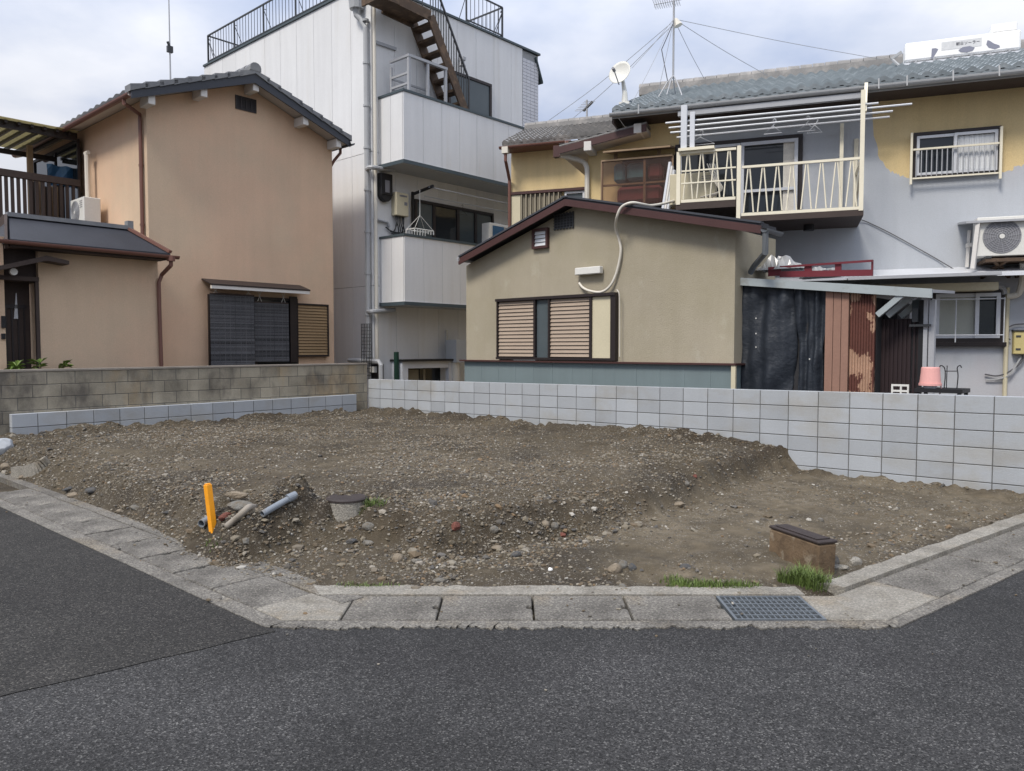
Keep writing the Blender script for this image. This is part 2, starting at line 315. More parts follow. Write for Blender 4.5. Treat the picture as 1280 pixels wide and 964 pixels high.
def soilmat():
    m = mat('brown_soil', (.070,.055,.034), .95, (1.6,.14), (14,.2), (55, 1.0), stain=((.030,.023,.015),(1.1,1.1,1.1),.44,.60,.85), stain2=((.12,.099,.07),(5,5,5),.55,.7,.55,3))
    t = m.node_tree; L = t.links.new; b = t.nodes['Principled BSDF']
    src = b.inputs['Base Color'].links[0].from_socket
    at = nn('ShaderNodeAttribute', t); at.attribute_name = 'clay'
    mi = nn('ShaderNodeMix', t); mi.data_type = 'RGBA'; L(at.outputs['Fac'], mi.inputs['Factor']); L(src, mi.inputs['A'])
    n = nn('ShaderNodeTexNoise', t); n.inputs['Scale'].default_value = 7; n.inputs['Detail'].default_value = 6
    r = nn('ShaderNodeValToRGB', t); r.color_ramp.elements[0].position = .3; r.color_ramp.elements[1].position = .7
    r.color_ramp.elements[0].color = (.082,.065,.041,1); r.color_ramp.elements[1].color = (.18,.147,.10,1)
    co = nn('ShaderNodeTexCoord', t); L(co.outputs['Object'], n.inputs['Vector']); L(n.outputs['Fac'], r.inputs[0])
    L(r.outputs[0], mi.inputs['B'])
    # embedded grit: small cells of stone colour with relief
    cur = mi.outputs['Result']; hgt = None
    for sc_v, thr in ((42, .66), (85, .58)):
        vo = nn('ShaderNodeTexVoronoi', t); vo.inputs['Scale'].default_value = sc_v; L(co.outputs['Object'], vo.inputs['Vector'])
        sp = nn('ShaderNodeSeparateColor', t); L(vo.outputs['Color'], sp.inputs[0])
        ms = nn('ShaderNodeMath', t); ms.operation = 'GREATER_THAN'; ms.inputs[1].default_value = thr; L(sp.outputs[0], ms.inputs[0])
        dn = nn('ShaderNodeMath', t); dn.operation = 'LESS_THAN'; dn.inputs[1].default_value = .42; L(vo.outputs['Distance'], dn.inputs[0])
        mm = nn('ShaderNodeMath', t); mm.operation = 'MULTIPLY'; L(ms.outputs[0], mm.inputs[0]); L(dn.outputs[0], mm.inputs[1])
        nz = nn('ShaderNodeTexNoise', t); nz.inputs['Scale'].default_value = 1.7; L(co.outputs['Object'], nz.inputs['Vector'])
        nr = nn('ShaderNodeValToRGB', t); nr.color_ramp.elements[0].position = .36; nr.color_ramp.elements[1].position = .56; L(nz.outputs['Fac'], nr.inputs[0])
        m2 = nn('ShaderNodeMath', t); m2.operation = 'MULTIPLY'; L(mm.outputs[0], m2.inputs[0]); L(nr.outputs[0], m2.inputs[1])
        cr = nn('ShaderNodeValToRGB', t); e = cr.color_ramp.elements; e[0].color = (.055,.047,.038,1); e[1].color = (.27,.25,.21,1); x = e.new(.55); x.color = (.125,.108,.085,1)
        L(sp.outputs[1], cr.inputs[0])
        mj = nn('ShaderNodeMix', t); mj.data_type = 'RGBA'; L(m2.outputs[0], mj.inputs['Factor']); L(cur, mj.inputs['A']); L(cr.outputs[0], mj.inputs['B']); cur = mj.outputs['Result']
        hgt = m2.outputs[0] if hgt is None else hgt
    # freshly cut, damp dark earth on the broken bank
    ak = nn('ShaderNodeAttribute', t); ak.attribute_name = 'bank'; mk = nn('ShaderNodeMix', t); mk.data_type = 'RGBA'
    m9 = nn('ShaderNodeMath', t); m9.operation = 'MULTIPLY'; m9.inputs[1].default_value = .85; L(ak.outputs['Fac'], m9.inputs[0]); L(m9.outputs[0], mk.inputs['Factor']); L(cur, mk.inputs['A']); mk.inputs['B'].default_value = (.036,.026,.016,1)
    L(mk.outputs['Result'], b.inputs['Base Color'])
    return m
M['soil'] = soilmat()
def gravelmat():
    m = mat('mixed_gravel', (1,.96,.88), .85, (30,.15), None, (70,.3))
    t = m.node_tree; L = t.links.new
    g = nn('ShaderNodeNewGeometry', t); r = nn('ShaderNodeValToRGB', t); r.color_ramp.interpolation = 'CONSTANT'
    cols = [(.13,.103,.068),(.21,.185,.14),(.10,.095,.085),(.29,.265,.215),(.17,.13,.085),(.24,.21,.155),(.075,.078,.08),(.35,.32,.27),(.19,.165,.13),(.22,.15,.085),(.14,.137,.13),(.50,.48,.43)]
    e = r.color_ramp.elements
    ps = [0,.14,.26,.34,.42,.55,.65,.72,.78,.87,.91,.965]
    e[0].color = (*cols[0],1); e[1].position = ps[1]; e[1].color = (*cols[1],1)
    for p, c in zip(ps[2:], cols[2:]): x = e.new(p); x.color = (*c,1)
    L(g.outputs['Random Per Island'], r.inputs[0])
    for n in t.nodes:
        if n.type == 'VECT_MATH':
            dm = nn('ShaderNodeMix', t); dm.data_type = 'RGBA'; dm.inputs['Factor'].default_value = .36; L(r.outputs[0], dm.inputs['A']); dm.inputs['B'].default_value = (.075,.057,.037,1); L(dm.outputs['Result'], n.inputs[0]); break
    return m
M['gravel'] = gravelmat()

# ------------------------------------------------------------------ ground sheets
def sheet(name, pts, z, m):
    mb = MB(); mb.add([(p[0],p[1],z) for p in pts], [tuple(range(len(pts)))]); return struct(name, mb, m)
sheet('ground', [(-600,-600),(600,-600),(600,600),(-600,600)], -.30, M['earth'])
Lc, Rc = UV(0,0), None
def lx(v, y): return (v-V.y*y)/V.x                     # x of the left gutter line v at depth y
def rx(n, y): return (WN.y*y-n)/-WN.x                  # x of the right gutter line n at depth y
A_ = UV(45, 2.46); D_ = WV(45, 2.20)
sheet('road', [(lx(2.46,4.66),4.66), A_, (-70,30), (-70,-45), (70,-45), (70,20), D_, (rx(2.2,4.66),4.66)], 0, M['asphalt'])
p0, p1 = gp(345,790), gp(0,872)
dd = (p1-p0).normalized(); far = p0+dd*16
rag = [p0+dd*(i*.22)+Vector((-dd.y,dd.x,0))*random.uniform(-.012,.012) for i in range(12)]
sheet('side_road', [(q.x,q.y) for q in rag]+[(far.x,far.y), tuple(UV(40,-8)[:2]), tuple(UV(40,2.462)[:2]), (lx(2.462,4.70),4.70)], .004, M['asphalt_old'])
sheet('yard', [tuple(UV(13.62,-6)[:2]), tuple(UV(40,-6)[:2]), tuple(UV(40,40)[:2]), tuple(UV(-20,40)[:2]), tuple(UV(-20,10.42)[:2]), tuple(UV(13.62,10.42)[:2])], .02, M['earth'])

# kerb strip between the asphalt and the gutter, ragged on the road side
def strip(pts_in, pts_out, z):
    n = len(pts_in); mb = MB()
    vs = [(p.x,p.y,z) for p in pts_in]+[(p.x,p.y,z) for p in pts_out]
    vs += [(p.x,p.y,-.12) for p in pts_in]+[(p.x,p.y,-.12) for p in pts_out]
    mb.add(vs, [(i,i+1,n+i+1,n+i) for i in range(n-1)]+[(2*n+i,i,i+1,2*n+i+1)[::-1] for i in range(n-1)]+[(n+i,3*n+i,3*n+i+1,n+i+1)[::-1] for i in range(n-1)]+[(0,n,3*n,2*n),(n-1,2*n-1,4*n-1,3*n-1)])
    return mb
def line(a, b, k): return [Vector(a).lerp(Vector(b), i/k) for i in range(k+1)]
oL, iL = Vector((lx(2.43,4.62),4.62,0)), Vector((lx(2.555,4.73),4.73,0))
oR, iR = Vector((rx(2.19,4.62),4.62,0)), Vector((rx(2.285,4.73),4.73,0))
outer = line(UV(16,2.43), oL, 220)+line(oL, oR, 260)[1:]+line(oR, WV(16,2.19), 220)[1:]
inner = line(UV(16,2.555), iL, 220)+line(iL, iR, 260)[1:]+line(iR, WV(16,2.285), 220)[1:]
cc = Vector((.5,2.5,0)); wob = np.convolve(rng.normal(0,1,len(outer)+8), np.ones(9)/9, 'valid'); wob = .6*wob+.5*np.convolve(rng.normal(0,1,len(outer)+1), np.ones(2)/2, 'valid')[:len(wob)]*.5
outer = [p+(cc-p).normalized()*(float(wob[i])*.065+random.uniform(-.012,.014)) for i, p in enumerate(outer)]
struct('kerb', strip(inner, outer, .009), M['concrete'])
# back strip of the gutter against the soil
bi = line(UV(16,2.985), UV(4.2,2.985), 60); bo = line(UV(16,3.16), UV(4.2,3.16), 60)
struct('gutter_edge', strip(bo, bi, .02), M['concrete'])
fi = line((lx(2.985,5.2),5.20,0), (2.0,5.20,0), 40); fo = line((lx(2.985,5.2)-.10,5.40,0), (2.0,5.37,0), 40)
fo = [p+Vector((0,random.uniform(-.02,.02),0)) for p in fo]
struct('gutter_edge', strip(fo, fi, .024), M['concrete_l'])
ri = line(WV(5.08,2.745), WV(15,2.745), 70); ro = line(WV(5.02,2.905), WV(15,2.905), 70)
ro = [p+WN*random.uniform(-.012,.012) for p in ro]
struct('kerb', strip(ro, ri, .045), M['concrete_l'])
# poured corner slabs
mb = MB(); pl = [UV(4.545,2.56), Vector((lx(2.56,4.737),4.737,0)), (-1.078,4.737,0), (-1.072,5.195,0), Vector((lx(2.982,5.195),5.195,0)), UV(4.545,2.982)]
mb.vp(pl, -.1, .016); struct('gutter_corner', mb, M['concrete_l'], bevel=.006)
mb = MB(); pl = [(1.965,4.737,0), Vector((rx(2.29,4.737),4.737,0)), WV(5.462,2.29), WV(5.462,2.74), Vector((rx(2.74,5.195),5.195,0)), (1.972,5.195,0)]
mb.vp(pl, -.1, .016); struct('gutter_corner', mb, M['concrete_l'], bevel=.006)

# gutter covers: every one lifts out
def cover(P, dirv, nrm, a0, a1, b0, b1, label, m, tilt=0.0, notch=True):
    mb = MB(); g = .008
    c = (b0+b1)/2; h = .032
    pts = [(a0+g,b0),(a1-g,b0),(a1-g,c-h),(a1-g-.035,c-h),(a1-g-.035,c+h),(a1-g,c+h),(a1-g,b1),(a0+g,b1)] if notch else [(a0+g,b0),(a1-g,b0),(a1-g,b1),(a0+g,b1)]
    w3 = [P+dirv*a+nrm*b for a,b in pts]; z = .014+random.uniform(-.003,.004)
    am = (a0+a1)/2
    mb.vp(w3, -.09, [z+(a-am)*tilt for a,b in pts])
    return solo('gutter_cover', mb, m, label, 'gutter cover', 'concrete gutter covers along the lot', bevel=.006)
O0 = Vector((0,0,0)); X1 = Vector((1,0,0)); Y1 = Vector((0,1,0))
fx = [-1.072,-.472,.138,.755,1.385]
fl = ['front concrete gutter cover next to the slanted corner slab, leftmost of four','front concrete gutter cover second from the left corner slab','front concrete gutter cover third from the left, two before the grate','front concrete gutter cover directly left of the steel grate']
for i in range(4): cover(O0, X1, Y1, fx[i], fx[i+1], 4.737, 5.195, fl[i], M['concrete'])
ordn = ['first','second','third','fourth','fifth','sixth','seventh','eighth','ninth','tenth','eleventh','twelfth','thirteenth','fourteenth']
for i in range(10):
    cover(O0, U, V, 4.545+.598*i, 4.545+.598*(i+1), 2.56, 2.982, 'grey gutter cover on the left kerb, %s one going away from the corner slab' % ordn[i], M['concrete'], random.uniform(-.022,.022), notch=i > 0)
for i in range(10):
    cover(O0, W, WN, 5.465+.6*i, 5.465+.6*(i+1), 2.29, 2.74, 'grey gutter cover on the right kerb, %s one going away from the grate' % ordn[i], M['concrete'], random.uniform(-.006,.006), notch=i > 0)
# steel grate
g = thing('drain_grate', 'galvanised steel drain grate set in the front gutter', 'drain grate', (1.675,4.966,0))
mb = MB()
for (a,b,c_,d) in ((1.392,1.962,4.737,4.751),(1.392,1.962,5.181,5.195),(1.392,1.410,4.751,5.181),(1.944,1.962,4.751,5.181)): mb.vp([(a,c_),(b,c_),(b,d),(a,d)], -.05, .016)
part('frame', mb, M['steel_galv'], g)
mb = MB()
for k in range(1,15): x = 1.410+.534*k/15; mb.vp([(x-.004,4.751),(x+.004,4.751),(x+.004,5.181),(x-.004,5.181)], -.04, .012)
for k in range(1,6): y = 4.751+.43*k/6; mb.vp([(1.410,y-.006),(1.944,y-.006),(1.944,y+.006),(1.410,y+.006)], -.012, .0145)
part('bars', mb, M['steel_galv'], g)

# ------------------------------------------------------------------ the bare lot: one height field
def vnoise(x, y, seed):
    r = np.random.default_rng(seed); T = r.random((256,256))
    xi = np.floor(x).astype(int); yi = np.floor(y).astype(int); fx = x-xi; fy = y-yi
    fx = fx*fx*(3-2*fx); fy = fy*fy*(3-2*fy)
    g = lambda a, b: T[a % 256, b % 256]
    return (g(xi,yi)*(1-fx)+g(xi+1,yi)*fx)*(1-fy)+(g(xi,yi+1)*(1-fx)+g(xi+1,yi+1)*fx)*fy-.5
def fbm(x, y, s, seed, o=4):
    a, t = 1.0, 0
    for k in range(o): t = t+a*vnoise(x*s*2**k+17*k, y*s*2**k+5*k, seed+k); a *= .5
    return t
edge_px = [(955,566),(915,574),(875,590),(800,614),(735,629),(660,643),(600,650),(540,656),(480,649),(440,637),(400,628),(355,640),(312,652),(255,640),(185,622),(120,606),(70,590),(30,570)]
PZ = .30
poly = [gp(x,y,PZ) for x,y in edge_px]+[UV(15,3),UV(15,14),UV(2.4,14)]
PX = np.array([p.x for p in poly]); PY = np.array([p.y for p in poly])
def sdist(x, y):                       # signed distance to the plateau, positive inside
    d = np.full(x.shape, 1e9); ins = np.zeros(x.shape, bool); n = len(PX)
    for i in range(n):
        ax, ay, bx, by = PX[i], PY[i], PX[(i+1)%n], PY[(i+1)%n]
        t = np.clip(((x-ax)*(bx-ax)+(y-ay)*(by-ay))/((bx-ax)**2+(by-ay)**2), 0, 1)
        d = np.minimum(d, np.hypot(x-ax-t*(bx-ax), y-ay-t*(by-ay)))
        c = ((ay > y) != (by > y)) & (x < (bx-ax)*(y-ay)/(by-ay+1e-12)+ax); ins ^= c
    return np.where(ins, d, -d)
ss = lambda t: (lambda q: q*q*(3-2*q))(np.clip(t, 0, 1))
mound = gp(384,652,.2); hole = gp(283,655,.12); gm = gp(432,632,.25)
def height(x, y):
    u = U.x*x+U.y*y; v = V.x*x+V.y*y; n = WN.x*x+WN.y*y
    dk = np.minimum(np.minimum(v-3.13, y-5.385), n-2.885); dk = np.minimum(dk, 99)
    dw = np.minimum(13.3-u, 10.26-v)
    dk = dk+.20*np.exp(-((u-5.9)/1.0)**2)*(v < 3.6)*(1+.8*fbm(x,y,4,131,3))
    sd_ = sdist(x, y)+.22*fbm(x,y,1.1,5,3)
    wl = .26+.55*ss((-x-1.6)/3)                       # gentle bank on the left, steeper in front
    h = .012+.035*ss(dk/.5)+.02*fbm(x,y,1.2,21)
    up = ss((sd_+wl*.75)/wl)
    h = h+up*(.255+.05*ss(sd_/1.2))
    h = h*ss(dk/.30+.22*1)+(.018*ss(dk/.1+1)-.0)*(1-ss(dk/.3+.22))
    berm = np.exp(-(np.maximum(dw,0)/.32)**2)*(.085+.10*fbm(x,y,2.3,31,3))
    h = h+np.where(up > .5, berm, berm*.35)
    h = h+.10*np.exp(-((sd_+.06)/.17)**2)*(x > -1.4)*fbm(x,y,4.2,191,3)
    # excavator tracks across the top
    trk = np.sin((u*.35+v*1.0)*5.2+1.2*fbm(x,y,.7,61,2))
    h = h+.012*up*trk*(fbm(x,y,.6,62,2)+.4)
    h = h+.27*np.exp(-(((x-mound.x)/.42)**2+((y-mound.y)/.25)**2))*(1+1.2*fbm(x,y,5,55,3))
    h = h-.13*np.exp(-(((x-hole.x)/.22)**2+((y-hole.y)/.20)**2))
    rough = .35+.65*np.maximum(up*(1-ss((sd_-.1)/.8)), np.exp(-(np.maximum(dw,0)/.4)**2))
    h = h+ss(dk/.15)*(.030*fbm(x,y,4.5,41)*(.5+rough)+.075*rough*fbm(x,y,8,51,3)+.035*np.maximum(fbm(x,y,5,53,2),0)*(.4+rough))
    h = np.where(dk < 0, np.maximum(h+dk*.35, -.055), h)+.012*fbm(x,y,6,71,2)*(np.abs(dk) < .12)
    lowflat = (1-up)*ss(dk/.25)
    clay = np.clip(lowflat*ss((x-.3)/1.0)*(.75+.9*fbm(x,y,1.6,81)) + .55*np.clip(up*ss(sd_/1.0)*(fbm(x,y,.8,91,3)*2.0+.15),0,1)*(x < 1.5) + .6*(1-up)*(x < -2)*ss(dk/.2)*(.6+fbm(x,y,2,95)), 0, 1)
    return h, clay, dk, dw, sd_, up
STEP = .033
gx = np.arange(-10.2, 12.6, STEP); gy = np.arange(4.75, 17.2, STEP)
GX, GY = np.meshgrid(gx, gy); HH, CL, DK, DW, SD, UP = height(GX, GY)
ok = (DK > -.48) & (DW > -.09)
idx = np.full(GX.shape, -1); idx[ok] = np.arange(ok.sum())
co = np.stack([GX[ok], GY[ok], HH[ok]], 1)
q = ok[:-1,:-1] & ok[1:,:-1] & ok[:-1,1:] & ok[1:,1:]
qi = np.stack([idx[:-1,:-1][q], idx[:-1,1:][q], idx[1:,1:][q], idx[1:,:-1][q]], 1)
def npmesh(name, co, faces, m):
    me = bpy.data.meshes.new(name); k = faces.shape[1]
    me.vertices.add(len(co)); me.vertices.foreach_set('co', co.astype(np.float32).ravel())
    me.loops.add(faces.size); me.loops.foreach_set('vertex_index', faces.astype(np.int32).ravel())
    me.polygons.add(len(faces)); me.polygons.foreach_set('loop_start', np.arange(0, faces.size, k, dtype=np.int32))
    me.polygons.foreach_set('use_smooth', np.ones(len(faces), bool))
    me.materials.append(m); me.update(calc_edges=True); me.validate()
    o = bpy.data.objects.new(name, me); C.objects.link(o); return o
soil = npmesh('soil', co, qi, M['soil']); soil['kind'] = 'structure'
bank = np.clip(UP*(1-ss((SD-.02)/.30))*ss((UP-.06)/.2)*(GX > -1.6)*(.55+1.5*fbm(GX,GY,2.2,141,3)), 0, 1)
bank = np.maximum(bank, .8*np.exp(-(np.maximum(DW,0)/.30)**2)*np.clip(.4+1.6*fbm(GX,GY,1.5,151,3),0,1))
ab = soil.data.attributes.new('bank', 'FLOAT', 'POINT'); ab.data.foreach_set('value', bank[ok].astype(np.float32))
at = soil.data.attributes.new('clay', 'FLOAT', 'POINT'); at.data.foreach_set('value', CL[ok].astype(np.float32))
def hz(x, y):
    i = (np.asarray(y)-gy[0])/STEP; j = (np.asarray(x)-gx[0])/STEP
    i0 = np.clip(i.astype(int), 0, len(gy)-2); j0 = np.clip(j.astype(int), 0, len(gx)-2); a = i-i0; b = j-j0
    return HH[i0,j0]*(1-a)*(1-b)+HH[i0+1,j0]*a*(1-b)+HH[i0,j0+1]*(1-a)*b+HH[i0+1,j0+1]*a*b
def hz1(x, y): return float(hz(np.array([x]), np.array([y]))[0])

# gravel: loose stones nobody could count
def scatter(n, smin, smax, power, dens):
    X = rng.uniform(-9.5, 12, n); Y = rng.uniform(5.3, 16.9, n)
    h, cl, dk, dw, sd_, up = height(X, Y)
    p = dens(X, Y, cl, dk, dw, sd_, up)*np.clip((10.5/Y)**1.0, .45, 1.8)
    keep = (dk > -.04+.10*fbm(X,Y,3,111,2)) & (dw > .02) & (rng.random(n) < p)
    X, Y = X[keep], Y[keep]; s = smin+(smax-smin)*rng.random(len(X))**power
    return X, Y, s
clump = lambda X, Y: np.clip(.55+1.6*fbm(X,Y,1.3,101,3), .12, 1.4)
D1 = lambda X,Y,cl,dk,dw,sd_,up: (.46+1.3*np.exp(-((sd_+.08)/.34)**2)+.25*np.exp(-(np.maximum(dw,0)/.4)**2)+.28*(X<-1.2))*clump(X,Y)*(1-.4*cl)*1.6*np.where(up < .25, np.clip(.25+2.6*fbm(X,Y,.9,181,3)+.9*np.exp(-((sd_+.12)/.22)**2),.10,1), 1)
D2 = lambda X,Y,cl,dk,dw,sd_,up: (.05+.75*np.exp(-((sd_+.16)/.26)**2)*(X > -1.5)+.14*np.exp(-(dk/.5)**2)*(X < 2)*(X > -6)+.10*(X < -2))*clump(X,Y)**1.6*1.0
D3 = lambda X,Y,cl,dk,dw,sd_,up: (.9*np.exp(-((sd_+.14)/.20)**2)+.5*np.exp(-(np.maximum(dw,0)/.3)**2)+.5*np.exp(-(((X-mound.x)/.5)**2+((Y-mound.y)/.35)**2))+.03)*clump(X,Y)
sets = [scatter(14000, .014, .050, 2.2, D3), scatter(360000, .005, .019, 1.8, D1), scatter(24000, .013, .040, 2.6, D2)]
X = np.concatenate([s[0] for s in sets]); Y = np.concatenate([s[1] for s in sets]); Sz = np.concatenate([s[2] for s in sets])
# grit spilled over the gutter covers and the road edge
n2 = 60000; gx2 = rng.uniform(-8.5, 9, n2); gy2 = rng.uniform(3.2, 13, n2); _, _, dk2, dw2, _, _ = height(gx2, gy2)
pr2_ = np.where(dk2 > -.12, .55, np.where(dk2 > -.62, .10, .085*np.exp((dk2+.62)/.22)))*np.clip(.3+2.2*fbm(gx2,gy2,1.5,171,3), .05, 2.5)+.0007*(dk2 < -.6)
k2 = (dk2 < -.015) & (rng.random(n2) < pr2_); X2, Y2 = gx2[k2], gy2[k2]; S2 = .0035+.012*rng.random(len(X2))**3.2; Z2 = np.where(dk2[k2] > -.78, .020, .004)
bm = bmesh.new(); bmesh.ops.create_icosphere(bm, subdivisions=1, radius=1); bv = np.array([v.co[:] for v in bm.verts]); bf = np.array([[v.index for v in f.verts] for f in bm.faces]); bm.free()
Z1 = np.maximum(hz(X,Y),.012); X = np.concatenate([X,X2]); Y = np.concatenate([Y,Y2]); Sz = np.concatenate([Sz,S2]); ZZ = np.concatenate([Z1,Z2])
N = len(X); nb = len(bv)
sc = Sz[:,None]*np.stack([rng.uniform(.8,1.35,N), rng.uniform(.7,1.1,N), rng.uniform(.38,.8,N)], 1)
jit = 1+rng.normal(0,.16,(N,nb,1)); loc = bv[None]*jit*sc[:,None,:]
th = rng.uniform(0, 6.283, N); ti = rng.normal(0,.3,N); c_, s_ = np.cos(th)[:,None], np.sin(th)[:,None]
lx_, ly_, lz_ = loc[:,:,0], loc[:,:,1], loc[:,:,2]
ly2 = ly_*np.cos(ti)[:,None]-lz_*np.sin(ti)[:,None]; lz2 = ly_*np.sin(ti)[:,None]+lz_*np.cos(ti)[:,None]
P = np.stack([lx_*c_-ly2*s_+X[:,None], lx_*s_+ly2*c_+Y[:,None], lz2+(ZZ+sc[:,2]*.25)[:,None]], 2)
gr = npmesh('gravel', P.reshape(-1,3), (bf[None]+(np.arange(N)*nb)[:,None,None]).reshape(-1,3), M['gravel'])
gr.data.polygons.foreach_set('use_smooth', np.zeros(len(gr.data.polygons), bool))
tag(gr, 'loose mixed gravel and pebbles strewn over the bare soil lot', 'gravel', None, 'stuff')
print('gravel', N)

# ------------------------------------------------------------------ concrete block walls
def blockwall(F, s0, s1, ztop, courses, dep, L=.4, Hc=.2, joint=.010, first=0.0, bond=0, jit=.0):
    mb = MB()
    mb.cur = 1
    za, zb = ztop(s0), ztop(s1)
    mb.hexa([F.w(s0+.004,-.1,-.006),F.w(s0+.004,-.1,-dep+.006),F.w(s1-.004,-.1,-dep+.006),F.w(s1-.004,-.1,-.006),F.w(s0+.004,za-.006,-.006),F.w(s0+.004,za-.006,-dep+.006),F.w(s1-.004,zb-.006,-dep+.006),F.w(s1-.004,zb-.006,-.006)])
    mb.cur = 0
    for c in range(courses):
        s = s0-first-(L/2 if (bond and c % 2) else 0)
        while s < s1-.02:
            a, b = max(s, s0), min(s+L, s1)
            if b-a > .05:
                a2 = a+(joint/2 if a > s0 else 0); b2 = b-(joint/2 if b < s1 else 0); j = random.uniform(-jit, jit)
                t0, t1 = ztop(a2)-c*Hc, ztop(b2)-c*Hc; e = joint if c else 0
                mb.hexa([F.w(a2,t0-Hc,j),F.w(a2,t0-Hc,-dep),F.w(b2,t1-Hc,-dep),F.w(b2,t1-Hc,j),F.w(a2,t0-e,j),F.w(a2,t0-e,-dep),F.w(b2,t1-e,-dep),F.w(b2,t1-e,j)])
            s += L
    return mb
FB = Fac(UV(13.4,10.26), -U); FL = Fac(UV(13.28,0), V); FO = Fac(UV(13.405,0), V)
mb = blockwall(FB, 0, 16, lambda s: 1.045+.0095*s, 7, .12, jit=.0015)
solo('block_wall', mb, [M['newblock'], M['mortar']], 'long new pale grey concrete block wall across the back of the lot', 'block wall', bevel=.004)
mb = blockwall(FL, 3.55, 9.86, lambda s: .715+.004*(s-3.55), 5, .115, jit=.0015, first=.05)
solo('block_wall', mb, [M['newblock'], M['mortar']], 'low new pale grey block row in front of the old stained wall', 'block wall', bevel=.004)
ow = thing('block_wall', 'old stained brown-grey concrete block wall with a cap, on the left', 'block wall', UV(13.45,5))
mb = blockwall(FO, -2, 10.24, lambda s: 1.335+.002*s, 8, .13, L=.405, Hc=.195, joint=.007, bond=1, jit=.002)
part('blocks', mb, [M['oldblock'], M['mortar']], ow, bevel=.005)
mb = MB(); mb.hexa([FO.w(-2,1.332,.012),FO.w(-2,1.332,-.14),FO.w(10.25,1.3565,-.14),FO.w(10.25,1.3565,.012),FO.w(-2,1.375,.006),FO.w(-2,1.375,-.13),FO.w(10.25,1.398,-.13),FO.w(10.25,1.398,.006)])
part('cap', mb, M['capstone'], ow, bevel=.008)

# ------------------------------------------------------------------ roofs
def tile_roof(mb, R0, R1, E0, E1, cols, rows, amp=.028, step=.028, thick=.05, sub=6):
    """wavy clay-tile surface between a ridge R0-R1 and an eave E0-E1, stepped course by course, with an underside"""
    R0, R1, E0, E1 = map(Vector, (R0, R1, E0, E1))
    n = (R1-R0).cross(E0-R0).normalized(); n = n if n.z > 0 else -n
    k = cols*sub; vs = []; fs = []
    prof = [0, .55, .95, 1.0, .62, .18][:sub]
    for r in range(rows):
        for e, t in ((0, r/rows), (step, (r+1)/rows)):
            for i in range(k+1):
                a = R0.lerp(R1, i/k); b = E0.lerp(E1, i/k)
                vs.append(a.lerp(b, t)+n*(amp*prof[i % sub]+e+.012*math.sin(i*.37+r*1.9)*.3))
    m = k+1
    for j in range(2*rows-1):
        for i in range(k): fs.append((j*m+i, j*m+i+1, (j+1)*m+i+1, (j+1)*m+i))
    mb.add(vs, fs)
    base = (2*rows-1)*m; nv = len(vs)
    for i in range(k+1): vs.append(vs[base+i]-n*(step+.035))
    fs2 = [(base+i, base+i+1, nv+i+1, nv+i) for i in range(k)]
    mb.add(vs[base:base+m]+vs[nv:nv+m], [(i,i+1,m+i+1,m+i) for i in range(k)])
    d = n*(-thick)
    mb.hexa([R0+d, E0+d, E1+d, R1+d, R0+n*.004, E0+n*.004, E1+n*.004, R1+n*.004])
    return n
def ridge(mb, a, b, w=.22, h=.16, n=None):
    a, b = Vector(a), Vector(b); d = (b-a); L = d.length; d.normalize(); x = d.cross(Vector((0,0,1))).normalized()
    z = Vector((0,0,1)); k = max(2, int(L/.26))
    mb.box((a+b)/2+z*(h*.35), d*(L/2), x*(w*.5), z*(h*.35))
    for i in range(k):
        p = a+d*(L*i/k); q = a+d*(L*(i+1)/k-.012)
        pts = []
        for (c, rr) in ((p, .5), (q, .46)):
            for j in range(7): an = math.pi*j/6; pts.append(c+x*(math.cos(an)*w*rr)+z*(h*.7+math.sin(an)*w*rr*.8))
        mb.add(pts, [(j,j+1,j+8,j+7) for j in range(6)]+[(0,7,13,6), tuple(range(7)), tuple(range(13,6,-1))])
def gutter(mb, a, b, r=.055, n=8, side=None):
    """half-round rain gutter, open at the top"""
    a, b = Vector(a), Vector(b); d = (b-a).normalized(); x = d.cross(Vector((0,0,1))).normalized(); z = Vector((0,0,1))
    vs = []
    for c in (a, b):
        for j in range(n+1): an = math.pi+math.pi*j/n; vs.append(c+x*(math.cos(an)*r)+z*(math.sin(an)*r))
        for j in range(n+1): an = 2*math.pi-math.pi*j/n; vs.append(c+x*(math.cos(an)*(r-.006))+z*(math.sin(an)*(r-.006)+.002))
    m = 2*(n+1)
    mb.add(vs, [(i,(i+1)%m,m+(i+1)%m,m+i) for i in range(m)]+[tuple(range(m)), tuple(range(2*m-1,m-1,-1))])
def framed(mb, F, s0, s1, z0, z1, o0, o1, w):
    """rectangular frame"""
    mb.fb(F,s0,s1,z1-w,z1,o0,o1); mb.fb(F,s0,s1,z0,z0+w,o0,o1); mb.fb(F,s0,s0+w,z0+w,z1-w,o0,o1); mb.fb(F,s1-w,s1,z0+w,z1-w,o0,o1)
def louvre(mb, F, s0, s1, z0, z1, o0, o1, n):
    h = (z1-z0)/n
    for i in range(n):
        z = z0+h*i
        a, b = F.w(s0,z+h*.10,o1), F.w(s1,z+h*.10,o1); c, d = F.w(s0,z+h*.985,o1-.022), F.w(s1,z+h*.985,o1-.022)
        t = F.N*.006
        mb.hexa([a-t,c-t,d-t,b-t,a,c,d,b])

